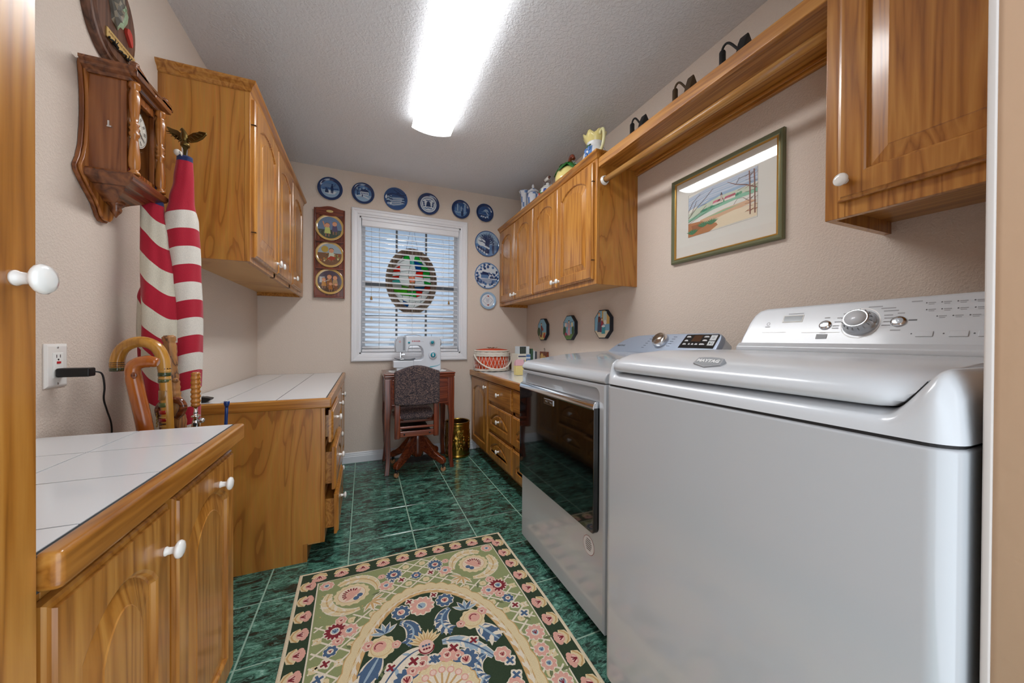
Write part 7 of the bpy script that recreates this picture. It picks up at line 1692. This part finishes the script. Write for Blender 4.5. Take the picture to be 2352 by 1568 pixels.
v3 = cer('ceramic_kettle', 1.315, 2.440, 'white ceramic kettle with painted fruit and a wire bail handle', 'kettle', [(0.055, 0), (0.072, 0.02), (0.082, 0.05), (0.080, 0.08), (0.070, 0.11), (0.052, 0.132), (0.034, 0.142)], ketc, 40)
g = MB(); g.lathe([(0.040, 0.140), (0.036, 0.148), (0.016, 0.156), (0.012, 0.162), (0.016, 0.170), (0.010, 0.176), (0.001, 0.177)], (1.315, 2.440, zt_), n=20, col=rgb(232, 232, 228)); obj('lid', g, M['glaze'], v3)
p = Print(lambda a, b_, h: (1.2385-h+0.0+0.35*max(0, b_-0.075)+a*a*3.0, 2.440-a*0.95, zt_+0.012+b_), 0.0003)
for k in range(2): 
    for q in range(5): p.rect(-0.032+0.013*q, 0.080-0.014*k, -0.024+0.013*q, 0.0825-0.014*k, rgb(110, 100, 110), 0)
p.build('script_lettering', M['glaze'], v3)
g = MB(); g.tube(smooth_path([(1.315, 2.515, zt_+0.105), (1.312, 2.512, zt_+0.15), (1.310, 2.488, zt_+0.196), (1.310, 2.47, zt_+0.206), (1.310, 2.41, zt_+0.206), (1.310, 2.392, zt_+0.196), (1.312, 2.368, zt_+0.15), (1.315, 2.365, zt_+0.105)], 4), 0.0022, 6); bh = obj('bail_handle', g, M['knob_s'], v3)
g = MB(); g.lathe([(0.011, -0.030), (0.014, -0.026), (0.0125, 0.0), (0.014, 0.026), (0.011, 0.030)], (1.310, 2.44, zt_+0.206), 'y', 14, col=rgb(226, 222, 214)); obj('grip', g, M['glaze'], bh)
for yy in (2.476, 2.404):
    g = MB(); g.ball((1.310, yy, zt_+0.206), 0.011, 10); obj('grip_end', g, plain('brown_bead', rgb(86, 40, 26), 0.3) if yy > 2.44 else bpy.data.materials['brown_bead'], bh)
g = MB(); g.tube([(1.305, 2.362, zt_+0.06), (1.300, 2.345, zt_+0.09), (1.297, 2.333, zt_+0.118)], [0.016, 0.012, 0.011], 12, col=rgb(232, 232, 228)); obj('spout', g, M['glaze'], v3)
v4 = cer('fruit_cookie_jar', 1.320, 2.135, 'round yellow ceramic jar with green leaf lid and brown stem', 'jar', [(0.050, 0), (0.078, 0.015), (0.096, 0.05), (0.098, 0.085), (0.088, 0.12), (0.066, 0.145), (0.050, 0.150)], lambda k, i: rgb(238, 222, 142), 40)
LG = rgb(44, 122, 52)
for k in range(6):
    a = k*2*PI/6+0.3; g = MB(); rings = []
    for q in range(6):
        u = q/5; r_ = 0.012+0.096*u; wd = 0.042*math.sin(PI*(0.15+0.82*u)); z_ = 0.180-0.070*u*u+0.005*math.sin(u*6)
        c_, s_ = math.cos(a), math.sin(a)
        rings.append([(1.320+r_*c_-w_*s_, 2.135+r_*s_+w_*c_, zt_+z_+dz) for w_, dz in ((-wd, 0.0), (0, 0.008), (wd, 0.0), (0, 0.002))])
    g.loops(rings, smooth=True, col=LG); obj('leaf', g, M['glaze'], v4)
g = MB(); g.lathe([(0.062, 0.140), (0.052, 0.158), (0.026, 0.170), (0.002, 0.172)], (1.320, 2.135, zt_), n=24, col=LG); obj('lid', g, M['glaze'], v4)
g = MB(); g.tube(smooth_path([(1.320, 2.130, zt_+0.165), (1.314, 2.115, zt_+0.195), (1.308, 2.09, zt_+0.212), (1.306, 2.066, zt_+0.205), (1.306, 2.056, zt_+0.182)], 5), 0.0125, 12, col=rgb(132, 62, 40)); obj('stem_handle', g, M['glaze'], v4)
def pitc(k, i):
    if k >= 8: return rgb(240, 226, 150)
    if 2 <= k <= 4 and i % 9 in (2, 3): return rgb(96, 140, 200)
    return rgb(234, 236, 238)
v5 = thing('ceramic_pitcher', (1.325, 1.842, zt_), 'white ceramic pitcher with yellow ruffled rim and blue painted fruit', 'pitcher')
g = MB(); rings = []; prf = [(0.050, 0), (0.064, 0.015), (0.076, 0.05), (0.078, 0.08), (0.070, 0.115), (0.056, 0.145), (0.048, 0.162), (0.047, 0.172), (0.050, 0.180), (0.060, 0.205), (0.070, 0.228), (0.066, 0.229), (0.050, 0.205)]
for k, (r_, h) in enumerate(prf):
    ring = []
    for i in range(36):
        a = 2*PI*i/36; rr2 = r_
        if k >= 9: rr2 = r_*(1+0.06*math.cos(7*a)+0.35*max(0, math.cos(a-PI/2))**4); hh = h+0.010*math.cos(7*a)+0.012*max(0, math.cos(a-PI/2))**3
        else: hh = h
        ring.append((1.325+rr2*math.cos(a), 1.842+rr2*math.sin(a), zt_+hh))
    rings.append(ring)
g.loops(rings, caps=True, colf=pitc); obj('body', g, M['glaze'], v5)
g = MB(); g.tube(smooth_path([(1.318, 1.786, zt_+0.214), (1.316, 1.762, zt_+0.226), (1.314, 1.742, zt_+0.212), (1.314, 1.738, zt_+0.170), (1.316, 1.750, zt_+0.130), (1.320, 1.776, zt_+0.105)], 5), 0.0095, 12, col=rgb(238, 232, 178)); obj('handle', g, M['glaze'], v5)
M['bluefruit'] = plain('blue_glaze', rgb(84, 128, 196), 0.12, coat=0.5); M['leafg'] = plain('green_glaze', rgb(60, 110, 80), 0.12, coat=0.5)
for da, z_ in ((-0.25, 0.118), (0.12, 0.124), (-0.05, 0.085), (0.55, 0.06)):
    a = PI+0.25+da; rr2 = 0.068 if z_ > 0.1 else 0.077
    g = MB(); g.ball((1.325+rr2*math.cos(a), 1.842+rr2*math.sin(a), zt_+z_), 0.013, 10, 1.3, sx=0.5); obj('painted_plum', g, M['bluefruit'], v5)
for q in range(4):
    a = PI+0.20+0.14*(q-1.5); g = MB(); g.ball((1.325+0.058*math.cos(a), 1.842+0.058*math.sin(a), zt_+0.148+0.004*(q % 2)), 0.009, 8, 0.5, sx=0.5); obj('painted_leaf', g, M['leafg'], v5)

# ================================================================== STAINED GLASS OVAL behind the blind
sg = thing('stained_glass_oval', (0.392, D+0.068, 1.26), 'oval stained glass panel in a weathered wood frame behind the blind', 'stained glass')
ox, oz, oa, ob = 0.398, 1.572, 0.228, 0.300
yy = D+0.0655
n = 64; g = MB(); rings = []
for k in range(n+1):
    t = 2*PI*k/n; c_, s_ = math.cos(t), math.sin(t)
    rings.append([(ox+(oa-d)*c_, yy+y_, oz+(ob-d)*s_) for d, y_ in ((0, 0.008), (0.004, 0.001), (0.02, 0.0), (0.056, 0.004), (0.062, 0.008))])
g.loops(rings, closed=True, caps=False, smooth=False); obj('frame', g, wood('weathered_wood', rgb(78, 58, 42), rgb(112, 92, 74), rgb(140, 122, 102), 'z', 0.6, 0, ring=14), sg)
def sglass(name, col, tr_=0.75):
    mt, nt, b = new_mat(name)
    d_ = N(nt, 'ShaderNodeBsdfTranslucent'); d_.inputs[0].default_value = col; t_ = N(nt, 'ShaderNodeBsdfTransparent'); t_.inputs[0].default_value = col
    x_ = N(nt, 'ShaderNodeMixShader'); x_.inputs[0].default_value = tr_; L(nt, t_.outputs[0], x_.inputs[1]); L(nt, d_.outputs[0], x_.inputs[2])
    df_ = N(nt, 'ShaderNodeBsdfDiffuse'); df_.inputs[0].default_value = col; x2 = N(nt, 'ShaderNodeMixShader'); x2.inputs[0].default_value = 0.35
    L(nt, x_.outputs[0], x2.inputs[1]); L(nt, df_.outputs[0], x2.inputs[2]); L(nt, x2.outputs[0], nt.nodes['Material Output'].inputs[0]); return mt
GC = {'w': sglass('clear_textured_glass', rgb(232, 232, 228)), 'g': sglass('green_glass', rgb(60, 190, 90)), 'l': sglass('lime_glass', rgb(110, 200, 60)), 'b': sglass('blue_glass', rgb(40, 110, 170)), 'r': sglass('red_glass', rgb(220, 60, 40)), 'o': sglass('peach_glass', rgb(240, 170, 140)), 't': sglass('tan_glass', rgb(190, 160, 120)), 'a': sglass('aqua_glass', rgb(110, 200, 190))}
rows = ['.gwg.', 'wwabg', 'rwwbg', 'wwwrg', 'rwoww', 'awtwg', 'wltbr', 'llgrw', 'wwwww', '.bww.']
ia, ib = oa-0.058, ob-0.058; rr_ = random.Random(12)
nx, nz = 5, len(rows)
jit = {}
def vtx(i, j):
    if (i, j) not in jit:
        u, v = -1+2*i/nx, 1-2*j/nz
        if 0 < i < nx: u += (rr_.random()-0.5)*0.22
        if 0 < j < nz: v += (rr_.random()-0.5)*0.09
        # square to ellipse
        jit[(i, j)] = (ox+ia*u*math.sqrt(1-v*v/2), oz+ib*v*math.sqrt(1-u*u/2))
    return jit[(i, j)]
lead = MB()
for j, row in enumerate(rows):
    for i, c_ in enumerate(row):
        q = [vtx(i, j), vtx(i+1, j), vtx(i+1, j+1), vtx(i, j+1)]
        g = MB(); g.prism(q, yy+0.0035, yy+0.0055, lambda a, b_, h: (a, h, b_)); obj('glass_piece', g, GC['w' if c_ == '.' else c_], sg)
        for a, b_ in ((q[0], q[1]), (q[1], q[2])):
            if rr_.random() < 0.8: lead.tube([(a[0], yy+0.003, a[1]), (b_[0], yy+0.003, b_[1])], 0.0016, 5)
o = obj('lead_came', lead, M['iron'], sg); o['kind'] = 'stuff'
for s_ in (-1, 1):
    g = MB(); g.tube([(ox+s_*0.05, yy+0.004, oz+ob*0.97), (ox+s_*0.012, yy+0.004, WZ1-0.02)], 0.0012, 5); obj('hanging_cord', g, M['iron'], sg)
